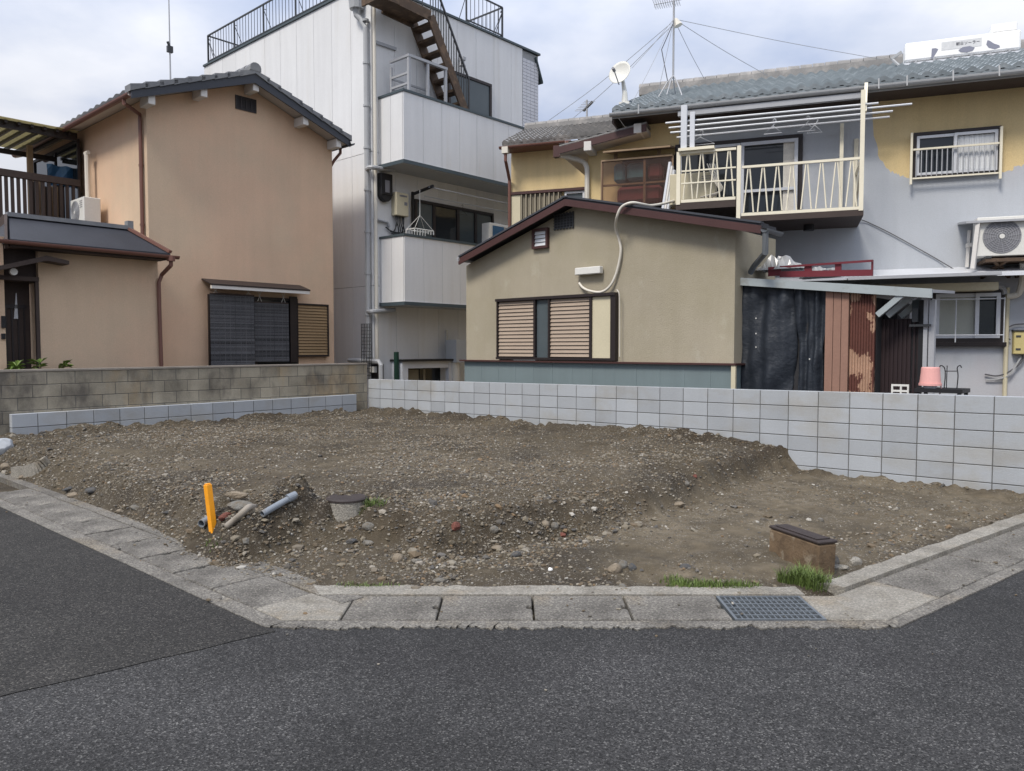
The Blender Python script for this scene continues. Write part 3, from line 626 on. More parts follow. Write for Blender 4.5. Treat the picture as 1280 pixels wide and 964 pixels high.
# ------------------------------------------------------------------ left house: peach stucco, tiled gable
FG = Fac(UV(14.8,0), V); FS_ = Fac(UV(0,6.18), -U)
VO = .42                                            # gable overhang
rid = FG.st(319, 91, VO); eR = FG.st(436, 172.5, VO); eL = FG.st(167.5, 110, VO)
s0 = FG.st(184,200)[0]; s1 = FG.st(415,200)[0]
def onroof(s, e): return rid[1]+(e[1]-rid[1])*(s-rid[0])/(e[0]-rid[0])
DEP = 6.2
house = thing('stucco_house', 'two storey peach stucco house with grey tiled gable roof behind the old block wall', 'house', FG.w((s0+s1)/2,0,-2.5))
mb = MB(); dz = .14
mb.fp(FG, [(s0,0),(s0,onroof(s0,eL)-dz),(rid[0],rid[1]-dz),(s1,onroof(s1,eR)-dz),(s1,0)], -DEP, 0)
part('wall', mb, M['pink'], house)
mb = MB()
E = lambda p, off: FG.w(p[0], p[1], off)
n_ = tile_roof(mb, E(rid,VO), E(rid,-DEP-.3), E(eR,VO), E(eR,-DEP-.3), 22, 9, thick=.03)
n_ = tile_roof(mb, E(rid,VO), E(rid,-DEP-.3), E(eL,VO), E(eL,-DEP-.3), 22, 9, thick=.03)
roof = part('roof', mb, M['tile'], house)
mb = MB(); ridge(mb, E(rid,VO+.03)+Vector((0,0,.03)), E(rid,-DEP-.3)+Vector((0,0,.03)), .24, .10)
part('ridge_tiles', mb, M['tile'], roof)
# verge tiles: stepped lumps along the gable edge
mb = MB()
for e in (eL, eR):
    for i in range(9):
        a = i/9; b = (i+1)/9+.03
        p = (rid[0]+(e[0]-rid[0])*a, rid[1]+(e[1]-rid[1])*a+.045); q = (rid[0]+(e[0]-rid[0])*b, rid[1]+(e[1]-rid[1])*b+.085)
        mb.fp(FG, [(p[0],p[1]-.06),(q[0],q[1]-.12),(q[0],q[1]),(p[0],p[1])], VO-.22, VO+.025)
part('verge_tiles', mb, M['tile'], roof)
mb = MB()
for e in (eL, eR):
    ex = (e[0]-rid[0])*.02
    mb.fp(FG, [(rid[0],rid[1]-.20),(e[0]+ex,e[1]-.19),(e[0]+ex,e[1]-.035),(rid[0],rid[1]-.035)], VO-.03, VO)
part('bargeboard', mb, M['barge'], house)
mb = MB()
for e in (eL, eR): mb.fp(FG, [(rid[0],rid[1]-.13),(e[0],e[1]-.13),(e[0],e[1]-.05),(rid[0],rid[1]-.05)], -DEP-.2, VO-.032)
part('soffit', mb, M['soffit_w'], house)
for t, e in ((.02,eR),(.53,eR),(.90,eR),(.44,eL),(.86,eL)):
    s = rid[0]+(e[0]-rid[0])*t; z = rid[1]+(e[1]-rid[1])*t-.135
    sg = .065; mb = MB(); mb.fb(FG, s-sg, s+sg, z-.19, z-.005, 0.002, VO-.05)
    part('purlin_end', mb, M['whitewood'], house, bevel=.008)
a = FG.pr(294,122,320,139); mb = MB(); framed(mb, FG, a[0],a[1],a[2],a[3],0.002,.02,.03)
for i in range(6): z = a[2]+.03+(a[3]-a[2]-.06)*(i+.5)/6; mb.fb(FG,a[0]+.03,a[1]-.03,z-.012,z+.012,.003,.018)
for i in range(1,4): x = a[0]+(a[1]-a[0])*i/4; mb.fb(FG,x-.012,x+.012,a[2],a[3],.003,.026)
gv = part('gable_vent', mb, M['brown_sash'], house)
mb = MB(); mb.fb(FG,a[0]+.02,a[1]-.02,a[2]+.02,a[3]-.02,0.001,.004); part('opening', mb, M['black'], gv)
# gutters and downpipes
mb = MB(); p = E(eL, VO-.02)+FG.D*(-.06)-Vector((0,0,.10)); q = E(eL,-DEP)+FG.D*(-.06)-Vector((0,0,.10)); gutter(mb, p, q, .06); part('gutter', mb, M['pipe_brown'], house)
mb = MB(); p = E(eR, VO+.05)+FG.D*(.07)-Vector((0,0,.10)); q = E(eR,-DEP)+FG.D*(.07)-Vector((0,0,.10)); gutter(mb, p, q, .06)
part('gutter', mb, M['barge'], house)
mb = MB(); c = E(eR,0)+FG.D*.07-Vector((0,0,.15)); w0 = FG.w(s1+.045, c.z-.42, -.12)
mb.tube([c, c-Vector((0,0,.10)), FG.w(s1+.10,c.z-.28,-.06), w0, Vector((w0.x,w0.y,.3))], .035); part('downpipe', mb, M['pipe_brown'], house)
pb = FG.st(181,140)[0]
mb = MB(); c = E(eL,.12)+FG.D*(-.06)-Vector((0,0,.14)); z1 = FG.st(183,146)[1]
mb.tube([c, c-Vector((0,0,.08)), FG.w(s0-.05,z1+.06,-.16), FG.w(s0-.05,z1-.05,-.16), FG.w(s0-.05,2.2,-.16)], .036)
for z in (z1-.9, z1-2.0, z1-2.8): mb.tube([FG.w(s0-.05,z,-.16), FG.w(s0-.05,z+.04,-.16)], .044)
part('downpipe', mb, M['pipe_brown'], house)
# window with awning, sash and louvred shutter box
a = FG.pr(249,355,380,366,.0); mb = MB()
zt = FG.st(249,354,.38)[1]; mb.hexa([FG.w(a[0]+.05,zt-.02,.40),FG.w(a[0]+.05,zt+.10,.002),FG.w(a[1]-.10,zt+.10,.002),FG.w(a[1]-.10,zt-.02,.40),FG.w(a[0]+.05,zt+.008,.40),FG.w(a[0]+.05,zt+.13,.002),FG.w(a[1]-.10,zt+.13,.002),FG.w(a[1]-.10,zt+.008,.40)])
aw = part('awning', mb, M['brown_sash'], house)
mb = MB(); mb.fb(FG,a[0]+.06,a[1]-.11,zt-.085,zt-.022,.34,.39); part('awning_trim', mb, M['whitewood'], aw)
a = FG.pr(260,371,371,468); mb = MB(); framed(mb, FG, a[0],a[1],a[2],a[3],.002,.06,.05); x = (a[0]+a[1])/2; mb.fb(FG,x-.03,x+.03,a[2]+.05,a[3]-.05,.003,.055)
win = part('window_frame', mb, M['brown_sash'], house)
mb = MB(); mb.fb(FG,a[0]+.04,a[1]-.04,a[2]+.04,a[3]-.04,.004,.02); part('pane', mb, M['glass'], win)
zb1 = zt-.1
a = FG.pr(371,380,411,446,.09); mb = MB(); framed(mb, FG, a[0],a[1],a[2],a[3],.002,.10,.035)
shb = part('shutter_box', mb, M['brown_sash'], house)
mb = MB(); louvre(mb, FG, a[0]+.035, a[1]-.035, a[2]+.035, a[3]-.035, .055, .09, 17); part('louvres', mb, M['louver'], shb)
mb = MB(); mb.fb(FG,a[0]+.02,a[1]-.02,a[2]+.02,a[3]-.02,.004,.03); part('back_panel', mb, M['brown_sash'], shb)
mb = MB(); b = FG.pr(361.5,371,370.5,453,.05); mb.fb(FG,b[0],b[1],b[2],b[3],.062,.10); part('shutter_rail', mb, M['brown_sash'], house)
# hanging blinds: individual slats
def blind(px0, px1, y0, y1, off, label):
    a = FG.pr(px0,y0,px1,y1,off); mb = MB(); n = int((a[3]-a[2])/.0125)
    for i in range(n):
        z = a[2]+(a[3]-a[2])*i/n; j = random.uniform(-.004,.004)
        mb.fb(FG, a[0]+j, a[1]+j, z, z+.0105, off-.004, off+.004+random.uniform(0,.003))
    th = thing('bamboo_blind', label, 'blind', FG.w((a[0]+a[1])/2,a[2],off), 'blinds on the peach house window')
    part('slats', mb, M['blind'], th)
    mb = MB(); mb.tube([FG.w(a[0],a[3]+.01,off),FG.w(a[1],a[3]+.01,off)], .016); part('top_rod', mb, M['wood_dark'], th)
    mb = MB()
    for x in (a[0]+.12, a[1]-.12):
        mb.tube([FG.w(x-.05,a[3]+.01,off),FG.w(x+.06,zt-.05,off-.02)], .006, 5); mb.tube([FG.w(x+.05,a[3]+.01,off),FG.w(x-.03,zt-.05,off-.02)], .006, 5)
    part('cord', mb, M['whitewood'], th)
    mb = MB()
    for x in (.08,.2,.32,.44,.56,.68,.8,.92): xx = a[0]+(a[1]-a[0])*x; mb.bar(FG.w(xx,a[2],off+.009),FG.w(xx,a[3],off+.009),.006,.003)
    part('stitching', mb, M['blind'], th)
blind(263,318,369,457,.22,'dark woven blind tied under the awning, the wider left one of two')
blind(318.5,361,379,452,.13,'dark woven blind tied under the awning, narrower right one beside the shutter box')

# porch wing with sheet-covered hip roof
FW = Fac(UV(14.2,0), V); WO = .36
wr = FW.st(197,330)[0]; wl = FW.st(49,380)[0]; wll = FW.st(-150,330)[0]
zt_e = FW.st(130,309,WO)[1]
mb = MB(); mb.fb(FW, wl, wr, 0, zt_e-.02, -.598, 0); mb.fb(FW, wll, FW.st(6,380)[0], 0, zt_e-.02, -.598, 0)
zd = FW.st(30,352)[1]; pass
mb.fb(FW, wll, wr, zt_e-.02, zt_e+.06, -.598, .02)
part('porch_wall', mb, M['pink'], house)
mb = MB(); mb.fb(FW, FW.st(6,380)[0]+.002, wl-.002, zd, zt_e-.021, -.5, -.10); part('over_door_shade_panel', mb, M['wood_dark'], house)  # dark panel added to paint the shade of the entrance recess
ea = FW.st(15,299,WO); eb = FW.st(213,317,WO); ra = FW.st(12.5,272,-.35); rb = FW.st(160,286,-.35)
ze = (ea[1]+eb[1])/2; zr = (ra[1]+rb[1])/2
mb = MB(); el, er = ea[0]-.02, eb[0]
Ev = [FW.w(el,ze,WO),FW.w(er,ze,WO),FW.w(rb[0],zr,-.35),FW.w(ra[0]-.02,zr,-.35),FW.w(er,ze,-.599),FW.w(el-.1,ze,-1.2)]
dn = Vector((0,0,-.05))
mb.add(Ev[:4]+[Ev[4],Ev[5]]+[p+dn for p in Ev], [(0,1,2,3),(1,4,2),(0,3,5),(0,6,7,1),(1,7,10,4),(6,0,5,11),(7,6,9,8),(2,4,5,3)])
pr_ = part('porch_roof', mb, M['darkroof'], house)
mb = MB(); mb.bar(FW.w(ra[0]-.05,zr+.03,-.35),FW.w(rb[0]+.05,zr+.03,-.35),.12,.07); mb.box(FW.w(rb[0]+.02,zr+.08,-.35), FG.D*.05, FG.N*.07, Vector((0,0,.07)))
part('ridge_cap', mb, M['tile'], pr_)
mb = MB(); mb.bar(FW.w(rb[0],zr+.02,-.33), FW.w(er,ze+.03,WO), .09,.05); part('hip_cap', mb, M['pipe_brown'], pr_)
mb = MB()
for k in range(1,9):
    t = k/9; a_ = FW.w(el+.02,ze,WO).lerp(FW.w(ra[0],zr,-.35),t); b_ = FW.w(er,ze,WO).lerp(FW.w(rb[0],zr,-.35),t); mb.bar(a_+Vector((0,0,.006)), b_+Vector((0,0,.006)), .02, .014)
pass
mb = MB(); gutter(mb, FW.w(el-.25,ze-.03,WO+.06), FW.w(er+.12,ze-.045,WO+.06), .055); part('gutter', mb, M['pipe_brown'], house)
# bargeboards of the little gable at the wing's left end
mb = MB(); mb.bar(FW.w(ra[0]-.06,zr-.04,-.35), FW.w(el-.06,ze-.08,WO), .04,.16); mb.bar(FW.w(ra[0]-.06,zr-.04,-.35), FW.w(el-.06,ze-.08,-1.15), .04,.16)
mb.fb(FW, el, er-.05, ze-.12, ze-.052, .02, WO-.02)
part('eave_board', mb, M['wood_dark'], house)
mb = MB(); c = FW.w(er-.02,ze-.08,WO+.06); x = FW.st(199,340)[0]
x = FW.st(197,345)[0]
mb.tube([c+Vector((0,0,.03)), c-Vector((0,0,.06))], .075, 8); mb.tube([c-Vector((0,0,.05)), c-Vector((0,0,.13)), FW.w(x+.05,ze-.36,.06), FW.w(x,ze-.5,.045), FW.w(x+.0,ze-1.0,.045), FW.w(x+.02,.9,.045)], .036)
part('downpipe', mb, M['pipe_brown'], house)
# recessed entrance
dl, dr = FW.st(8,400)[0], wl-.03
mb = MB(); mb.fb(FW, dl, dr, .15, zd, -.42, -.37); door = part('door', mb, M['wood_dark'], house)
mb = MB()
for k in range(1,5): xx = dl+(dr-dl)*k/5; mb.fb(FW, xx-.012, xx+.012, .2, zd-.35, -.371, -.355)
mb.fb(FW, dl+.05, dr-.05, zd-.42, zd-.36, -.371, -.35)
part('door_rail', mb, M['brown_sash'], door)
mb = MB(); hx = dl+(dr-dl)*.5; zz = FW.st(28,390)[1]; mb.fp(FW, [(hx-.02,zz-.10),(hx+.04,zz-.10),(hx+.03,zz+.32),(hx+.02,zz+.32)], -.37, -.35); part('door_glass', mb, M['alu'], door)
cz = FW.st(58,322,.3)[1]; cs = FW.st(58,322,.3)[0]; cR = FW.st(86,327,.3); cL = FW.st(-60,346,.3)
mb = MB(); mb.fp(FW, [(cs,cz-.05),(cR[0],cR[1]-.05),(cR[0],cR[1]+.01),(cs,cz+.03),(cL[0],cL[1]+.01),(cL[0],cL[1]-.05)], .002, .32); part('door_canopy', mb, M['wood_dark'], house)
mb = MB(); zz = FW.st(25,347)[1]; mb.fb(FW, wll, wl+.0, zz-.05, zz+.02, -.08, .03); mb.fb(FW, wl-.05, wl, .2, zz-.051, -.06, .012); part('door_lintel', mb, M['wood_dark'], house)
mb = MB(); p = FW.pt(16,340,.12); mb.tube([p, p+FG.N*.06], .055, 10); part('entrance_lamp', mb, M['white_plastic'], house)
for y0, y1, lb in ((395,410,'entry phone'),(417,424,'mail slot')):
    a = FW.pr(2,y0,7,y1,.03); mb = MB(); mb.fb(FW,a[0],a[1],a[2],a[3],.002,.035); mb.fb(FW,a[0]+.015,a[1]-.015,a[3]-.1 if y0<400 else a[2]+.02,a[3]-.02,.036,.042); part('entry_phone' if y0 < 400 else 'door_number_plate', mb, M['black'], house, bevel=.005)
# upstairs side balcony with timber rail and polycarbonate canopy (left of the side wall)
FBa = Fac(UV(17.75,0), V)
bal = thing('wooden_balcony', 'dark timber balcony with slatted railing and yellowed clear canopy on the left house', 'balcony', FBa.w(3.5,3.4,0))
zrail = FBa.st(50,221)[1]; xr = 6.12; xl = FBa.st(-60,220)[0]; zfl = FBa.st(50,290)[1]-.3
mb = MB(); mb.fb(FBa, xl, xr, zrail-.09, zrail+.045, -.05, .05); part('rail', mb, M['wood_dark'], bal)
for k in range(16):
    xx = FBa.st(2+k*7.6-9,250)[0]
    if xx < xr-.03: mb = MB(); mb.fb(FBa, xx-.028, xx+.028, zfl+.12, zrail-.092, -.025, .025); part('baluster', mb, M['wood_dark'], bal)
mb = MB(); mb.fb(FBa, xl, xr, zfl-.06, zfl+.10, -2.6, .06); part('floor', mb, M['wood_dark'], bal)
for xx, o in ((xl+.3,-.05),(FBa.st(57,250)[0],-.9),(xl+.3,-2.5)):
    mb = MB(); mb.fb(FBa, xx-.05, xx+.05, 0 if o < -1 else zfl+.101, FBa.st(20,165)[1]-.02, o-.05, o+.05); part('post', mb, M['wood_raw'], bal)
zb_ = FBa.st(55,162)[1]
mb = MB(); mb.fb(FBa, xl, xr-.02, zb_-.10, zb_+.05, -.08, .0); mb.fb(FBa, xl, xr-.02, zb_-.34, zb_-.24, -1.3, -1.24); part('canopy_beam', mb, M['brown_sash'], bal)
for k in range(9):
    xx = xl+.2+(xr-xl-.4)*k/8; mb = MB(); mb.bar(FBa.w(xx,zb_-.0,.12), FBa.w(xx,zb_+.03,-2.6), .05,.06); part('canopy_rafter', mb, M['brown_sash'], bal)
mb = MB(); mb.hexa([FBa.w(xl,zb_+.045,.2),FBa.w(xl,zb_+.085,-2.6),FBa.w(xr-.05,zb_+.085,-2.6),FBa.w(xr-.05,zb_+.045,.2),FBa.w(xl,zb_+.053,.2),FBa.w(xl,zb_+.093,-2.6),FBa.w(xr-.05,zb_+.093,-2.6),FBa.w(xr-.05,zb_+.053,.2)])
part('canopy_sheet', mb, M['canopy'], bal)
# dark side-wall sliding window, oversized to paint the shaded balcony recess; drain stub
mb = MB(); u0, u1 = 17.85, 20.7; framed(mb, FS_, -u1, -u0, zfl+.12, zfl+2.35, .002, .05, .06); mb.fb(FS_, -(u0+u1)/2-.03, -(u0+u1)/2+.03, zfl+.18, zfl+2.29, .003, .045)
sw = part('window_frame', mb, M['brown_sash'], house)
mb = MB(); mb.fb(FS_, -u1+.05, -u0-.05, zfl+.17, zfl+2.30, .002, .02); part('pane', mb, M['glass'], sw)
mb = MB(); x_ = FS_.st(114,230)[0]; zt_ = FS_.st(114,193)[1]; mb.tube([FS_.w(x_,zt_,.07), FS_.w(x_,zt_-1.3,.07)], .05); mb.tube([FS_.w(x_-.09,zt_+.02,.07),FS_.w(x_+.09,zt_+.02,.07)], .04); part('drain_pipe', mb, M['pipe_white'], house)
# clutter on the balcony: blue cloth and timber leaning
mb = MB(); p = FBa.pt(58,205,-.5); bmv = [p+FG.D*(.55*i/6)+Vector((0,0,-.14*j+.015*math.sin(i*2+j)))+FG.N*(.04*math.sin(i*1.7+j)) for j in range(4) for i in range(7)]
mb.add(bmv, [(j*7+i,j*7+i+1,(j+1)*7+i+1,(j+1)*7+i) for j in range(3) for i in range(6)]); mb.add([q+FG.N*.02 for q in bmv], [(j*7+i,j*7+i+1,(j+1)*7+i+1,(j+1)*7+i)[::-1] for j in range(3) for i in range(6)])
solo('laundry_cloth', mb, M['blue_ac'], 'small blue cloth hanging under the canopy of the timber balcony', 'laundry')
for i in range(5):
    mb = MB(); xx = FBa.st(46+i*9,270)[0]; mb.fb(FBa, xx, xx+.16, zfl+.10, zrail-.05+.06*math.sin(i*2), -.42-.03*i, -.39-.03*i)
    solo('timber_board', mb, M['wood_raw'] if i % 2 else M['wood_dark'], 'weathered timber board standing upright behind the balcony railing, %s from the left' % ordn[i], 'board', 'boards standing on the timber balcony')

# outdoor air-conditioner builder
def ac_unit(name, label, F, s, z, off, wd=.80, h=.56, dp=.29, m=None, group=None, fan=True, flip=False):
    t = thing(name, label, 'air conditioner', F.w(s,z,off), group)
    mb = MB(); mb.fb(F, s-wd/2, s+wd/2, z+.03, z+h, off-dp, off); part('casing', mb, m or M['white_plastic'], t, bevel=.012)
    mb = MB(); mb.fb(F, s-wd*.36, s-wd*.28, z, z+.03, off-dp-.01, off+.01); mb.fb(F, s+wd*.28, s+wd*.36, z, z+.03, off-dp-.01, off+.01); part('foot', mb, M['steel_dark'], t)
    if fan:
        cs_ = s-wd*.14 if not flip else s+wd*.14; r0 = h*.41; zc = z+h*.52
        mb = MB(); mb.tube([F.w(cs_,zc,off+.001),F.w(cs_,zc,off+.004)], r0, 28); gr_ = part('fan_recess', mb, M['grille'], t)
        mb = MB()
        for k in range(1,9):
            rr = r0*k/8.3; pts = [F.w(cs_+rr*math.cos(a), zc+rr*math.sin(a), off+.012) for a in [2*math.pi*i/28 for i in range(29)]]; mb.tube(pts, .0035, 4, False)
        for k in range(16):
            a = 2*math.pi*k/16; mb.tube([F.w(cs_+.03*math.cos(a),zc+.03*math.sin(a),off+.013),F.w(cs_+r0*math.cos(a+.5),zc+r0*math.sin(a+.5),off+.013)], .003, 4, False)
        part('fan_guard', mb, M['alu_grey'], gr_)
        mb = MB(); mb.tube([F.w(cs_,zc,off+.004),F.w(cs_,zc,off+.02)], r0*.14, 14); part('fan_hub', mb, M['white_plastic'], gr_)
    mb = MB()
    e = s+wd*.30 if not flip else s-wd*.30
    for k in range(4): mb.fb(F, e-wd*.1, e+wd*.1, z+h*.86-k*.04, z+h*.86-k*.04+.012, off+.001, off+.005)
    part('side_slots', mb, M['grille'], t)
    return t
FA = Fac(UV(0,5.72), -U)
aw_ = FA.st(103,281)
FC_ = Fac(UV(16.7,0), V); vc, zc0 = FC_.st(105,281); FAC = Fac(UV(0,vc), -U)
ac_unit('outdoor_air_conditioner', 'white outdoor air conditioner standing beside the timber balcony of the left house', FAC, -17.05, zc0, 0.0, .72, .56, .32)
# shelf carrying it
mb = MB(); mb.fb(FBa, vc-.1, xr+.0, zc0-.06, zc0-.002, .062, 1.25); part('equipment_shelf', mb, M['wood_dark'], bal)

# thin aerial mast on the left house
mp_ = FG.pt(213,95,-3.0); base_z = onroof(FG.st(213,95,-3.0)[0], eL)
mt = thing('aerial_mast', 'thin steel aerial mast rising from the tiled roof of the peach house', 'aerial', (mp_.x,mp_.y,base_z))
ztop = FG.st(213,-20,-3.0)[1]; zk = FG.st(213,62,-3.0)[1]
mb = MB(); mb.tube([(mp_.x,mp_.y,base_z-.05),(mp_.x,mp_.y,ztop)], [.022,.012], 8); part('pole', mb, M['alu_grey'], mt)
mb = MB(); mb.box((mp_.x,mp_.y,zk), FG.D*.06, FG.N*.04, Vector((0,0,.07))); mb.tube([Vector((mp_.x,mp_.y,zk+.05)),Vector((mp_.x,mp_.y,zk+.16))-FG.D*.05], .03, 8); part('clamp', mb, M['steel_dark'], mt)

# little plants in front of the entrance, showing over the wall
def leafy(name, px, py, F, off, n, spread, label, hgt=.28, m='leaf'):
    p = F.pt(px, py, off); z0 = .3
    t = thing(name, label, 'plant', (p.x,p.y,z0), 'plants showing over the old wall')
    mb = MB(); mb.tube([(p.x,p.y,z0),(p.x+.01,p.y,p.z-hgt*.5)], [.012,.007], 6); st_ = part('stem', mb, M['wood_raw'], t)
    mb = MB()
    for k in range(n):
        a = random.uniform(0,6.28); e = random.uniform(-.2,1.0); L = spread*random.uniform(.5,1.0); d = Vector((math.cos(a)*math.cos(e),math.sin(a)*math.cos(e),math.sin(e)))
        o_ = Vector((p.x,p.y,p.z-hgt*.5+random.uniform(-.3,.25)*hgt)); x_ = d.cross(Vector((0,0,1))).normalized()*L*.17; dr_ = Vector((0,0,-L*.25))
        mb.add([o_, o_+d*L*.5+x_+Vector((0,0,.01)), o_+d*L+dr_, o_+d*L*.5-x_+Vector((0,0,.01))], [(0,1,2),(0,2,3)])
    part('leaves', mb, M[m], t)
leafy('potted_shrub', 21, 450, FW, .25, 60, .20, 'bushy green plant in front of the dark entrance door', .34)
leafy('leafy_plant', 49, 449, FW, .25, 14, .22, 'thin yellow-green plant at the right edge of the entrance door', .2)
leafy('leafy_plant', 79, 449, FW, .25, 16, .24, 'lone yellow-green plant before the plain porch wall', .2)

# ------------------------------------------------------------------ white three-storey building
WU, WV_ = 14.8, 11.5
FWS = Fac(UV(0,WV_), -U)      # side facing the peach house: s = -u
FWF = Fac(UV(WU,0), V)        # front with the balconies: s = v
BO = .9                       # balcony depth
vEnd, vMid = 17.6, FWF.st(653,120)[0]
ztop = 10.25; uEnd = -FWS.st(258,80)[0]+.15
wb = thing('panel_building', 'white three storey panel clad building with two balconies and an outside stair', 'building', FWF.w(14.2,0,-4))
mb = MB(); mb.fb(FWF, WV_+.03, vEnd, 0, ztop-.02, -(uEnd-WU), -.03); part('core_wall', mb, M['panel_edge'], wb)
zj = [0, 3.2, 6.35, ztop]
mb = MB(); u = WU
k = 0
while u < uEnd-.01:
    u2 = min(u+.78, uEnd)
    for i in range(3): mb.fb(FWS, -u2+.004, -u-.004, zj[i]+.006, zj[i+1]-.006, -.025, 0)
    u = u2
part('side_cladding', mb, M['panel'], wb)
mb = MB(); v = WV_
while v < vMid-.01:
    v2 = min(v+.70, vMid)
    for i in range(3): mb.fb(FWF, v+.004, v2-.004, zj[i]+.006, zj[i+1]-.006, -.025, 0)
    v = v2
part('front_cladding', mb, M['panel'], wb)
mb = MB(); tv = .095; ze_ = ztop-.15
for r in range(int((ze_-4.5)/tv)):
    for c in range(4):
        a = vMid+.02+(vEnd-vMid-.03)*c/4; mb.fb(FWF, a+.005, a+(vEnd-vMid-.03)/4-.005, 4.5+r*tv, 4.5+r*tv+tv-.01, -.026, .0)
part('tile_cladding', mb, M['whitetile'], wb)
mb = MB(); mb.fb(FWF, WV_-.03, vEnd+.04, ztop, ztop+.055, -.3, .04); mb.fb(FWS, -uEnd, -WU+.0, ztop+.001, ztop+.054, -.3, .04); part('parapet_cap', mb, M['teal_trim'], wb)
# sloping roof edge at the far right end
mb = MB(); p = FWF.st(669,73); q = FWF.st(677,104); mb.fp(FWF, [(p[0],p[1]+.03),(q[0],q[1]+.03),(q[0],q[1]-.03),(p[0],p[1]-.03)], -1.2, .06); part('roof_edge', mb, M['teal_trim'], wb)
# balconies
def balcony(zb, zt, nv, zslab):
    vl = FWF.st(504,112,BO)[0]; vr = vEnd-.6
    mb = MB(); mb.fb(FWF, vl+.03, vr, zb, zt-.02, BO-.10, BO-.03); mb.fb(FWF, vl+.03, vl+.10, zb, zt-.02, .001, BO-.10); core = part('balcony_wall', mb, M['panel_edge'], wb)
    mb = MB(); v = vl+.001
    while v < vr-.05:
        v2 = min(v+.60, vr); mb.fb(FWF, v+.004, v2-.004, zb+.002, zt-.022, BO-.029, BO); v = v2
    o = .0
    for k in range(2): mb.fb(FWF, vl, vl+.029, zb+.002, zt-.022, .002+k*(BO-.035)/2+.004, .002+(k+1)*(BO-.035)/2-.004)
    part('balcony_cladding', mb, M['panel'], core)
    mb = MB(); mb.fb(FWF, vl-.02, vr, zt-.02, zt+.035, BO-.13, BO+.02); mb.fb(FWF, vl-.02, vl+.13, zt-.019, zt+.034, .001, BO-.131); part('handrail', mb, M['teal_trim'], core)
    mb = MB(); mb.fb(FWF, vl-.015, vr, zb-.075, zb, .001, BO+.015); part('balcony_slab', mb, M['soffit'], core)
    mb = MB(); mb.fb(FWF, vl-.03, vr, zb-.085, zb+.0, BO+.016, BO+.03); mb.fb(FWF, vl-.03, vl-.016, zb-.085, zb, .001, BO+.0155); part('slab_edge', mb, M['teal_trim'], core)
    return vl, vr
z1t = FWF.st(504,112.5,BO)[1]; z1b = FWF.st(504,199,BO)[1]; z2t = FWF.st(505,293.5,BO)[1]; z2b = FWF.st(507,377,BO)[1]
vl, vr = balcony(z1b, z1t, 10, 0); balcony(z2b, z2t, 10, 0)
# end wall closing the balconies on the right
mb = MB(); mb.fb(FWF, vr, vr+.12, 0, z1b-.09, .001, BO); part('end_wall', mb, M['panel'], wb)
# second-floor windows
a = FWF.pr(517,252,615,297); zb0 = z2t-1.35; zt0 = FWF.st(517,249)[1]
mb = MB(); framed(mb, FWF, a[0], a[1], zb0, zt0, .002, .07, .07)
for xp in (541,571,593):
    x = FWF.st(xp,280)[0]; mb.fb(FWF, x-.045, x+.045, zb0+.07, zt0-.07, .003, .062)
wf = part('window_frame', mb, M['brown_sash'], wb)
xs = [a[0]+.06]+[FWF.st(xp,280)[0] for xp in (541,571,593)]+[a[1]-.06]
for k in range(4): mb = MB(); mb.fb(FWF, xs[k]+.01, xs[k+1]-.01, zb0+.06, zt0-.06, .004, .03); part('pane', mb, M['glass'] if k == 1 else M['glass_teal'], wf)
# third-floor window behind the stair foot
a = FWF.pr(590,102,613,147); mb = MB(); framed(mb, FWF, a[0]-.9, a[1], a[2]-.7, a[3], .002, .06, .07); wf = part('window_frame', mb, M['brown_sash'], wb)
mb = MB(); mb.fb(FWF, a[0]-.84, a[1]-.06, a[2]-.64, a[3]-.06, .004, .03); part('pane', mb, M['glass_teal'], wf)
# water heater, meter box, pipes, lamp
a = FWF.pr(495.5,241,511,270,.2); mb = MB(); mb.fb(FWF, a[0],a[1],a[2],a[3],.002,.2); wh = part('water_heater', mb, M['cream'], wb, bevel=.012)
mb = MB(); mb.fb(FWF, a[0]+.1,a[1]-.06,a[3]-.10,a[3]-.06,.2005,.206); mb.fb(FWF, a[1]-.14,a[1]-.05,a[2]+.26,a[2]+.34,.2005,.206); part('heater_panel', mb, M['grille'], wh)
mb = MB()
for k in range(7):
    x = a[0]+.04+.045*k; mb.tube(spline([FWF.w(x,a[2],.1),FWF.w(x+random.uniform(-.05,.05),a[2]-.18,.13),FWF.w(x+random.uniform(-.12,.12),a[2]-.38,.06),FWF.w(x-.25,a[2]-.30-.03*k,.05)],4), .012+.006*random.random(), 6)
part('heater_pipes', mb, M['steel_dark'], wh)
mb = MB(); z_ = FWF.st(480,277)[1]; mb.tube([FWF.w(WV_+.02,z_+.02,.05),FWF.w(a[0]-.15,z_-.02,.05),FWF.w(a[0]-.1,z_-.12,.05)], .03); part('water_pipe', mb, M['alu_grey'], wb)
a = FWF.pr(476.5,217,491,247,.16); mb = MB(); mb.fb(FWF, a[0],a[1],a[2]+.06,a[3],.002,.16); mb.tube([FWF.w((a[0]+a[1])/2,a[2]+.08,.002),FWF.w((a[0]+a[1])/2,a[2]+.08,.14)], (a[1]-a[0])/2, 14)
mbx = part('meter_box', mb, M['black'], wb, bevel=.01)
mb = MB(); mb.fb(FWF,a[0]+.12,a[1]-.10,a[2]+.12,a[3]-.16,.1605,.165); part('meter_glass', mb, M['grille'], mbx)
mb = MB(); p = FWF.pt(578,74,.12); mb.box(p, V*.05, U*.08, Vector((0,0,.04))); mb.tube([p-Vector((0,0,.04)), p-Vector((0,0,.18))], [.05,.09], 10); part('wall_lamp', mb, M['alu_grey'], wb)
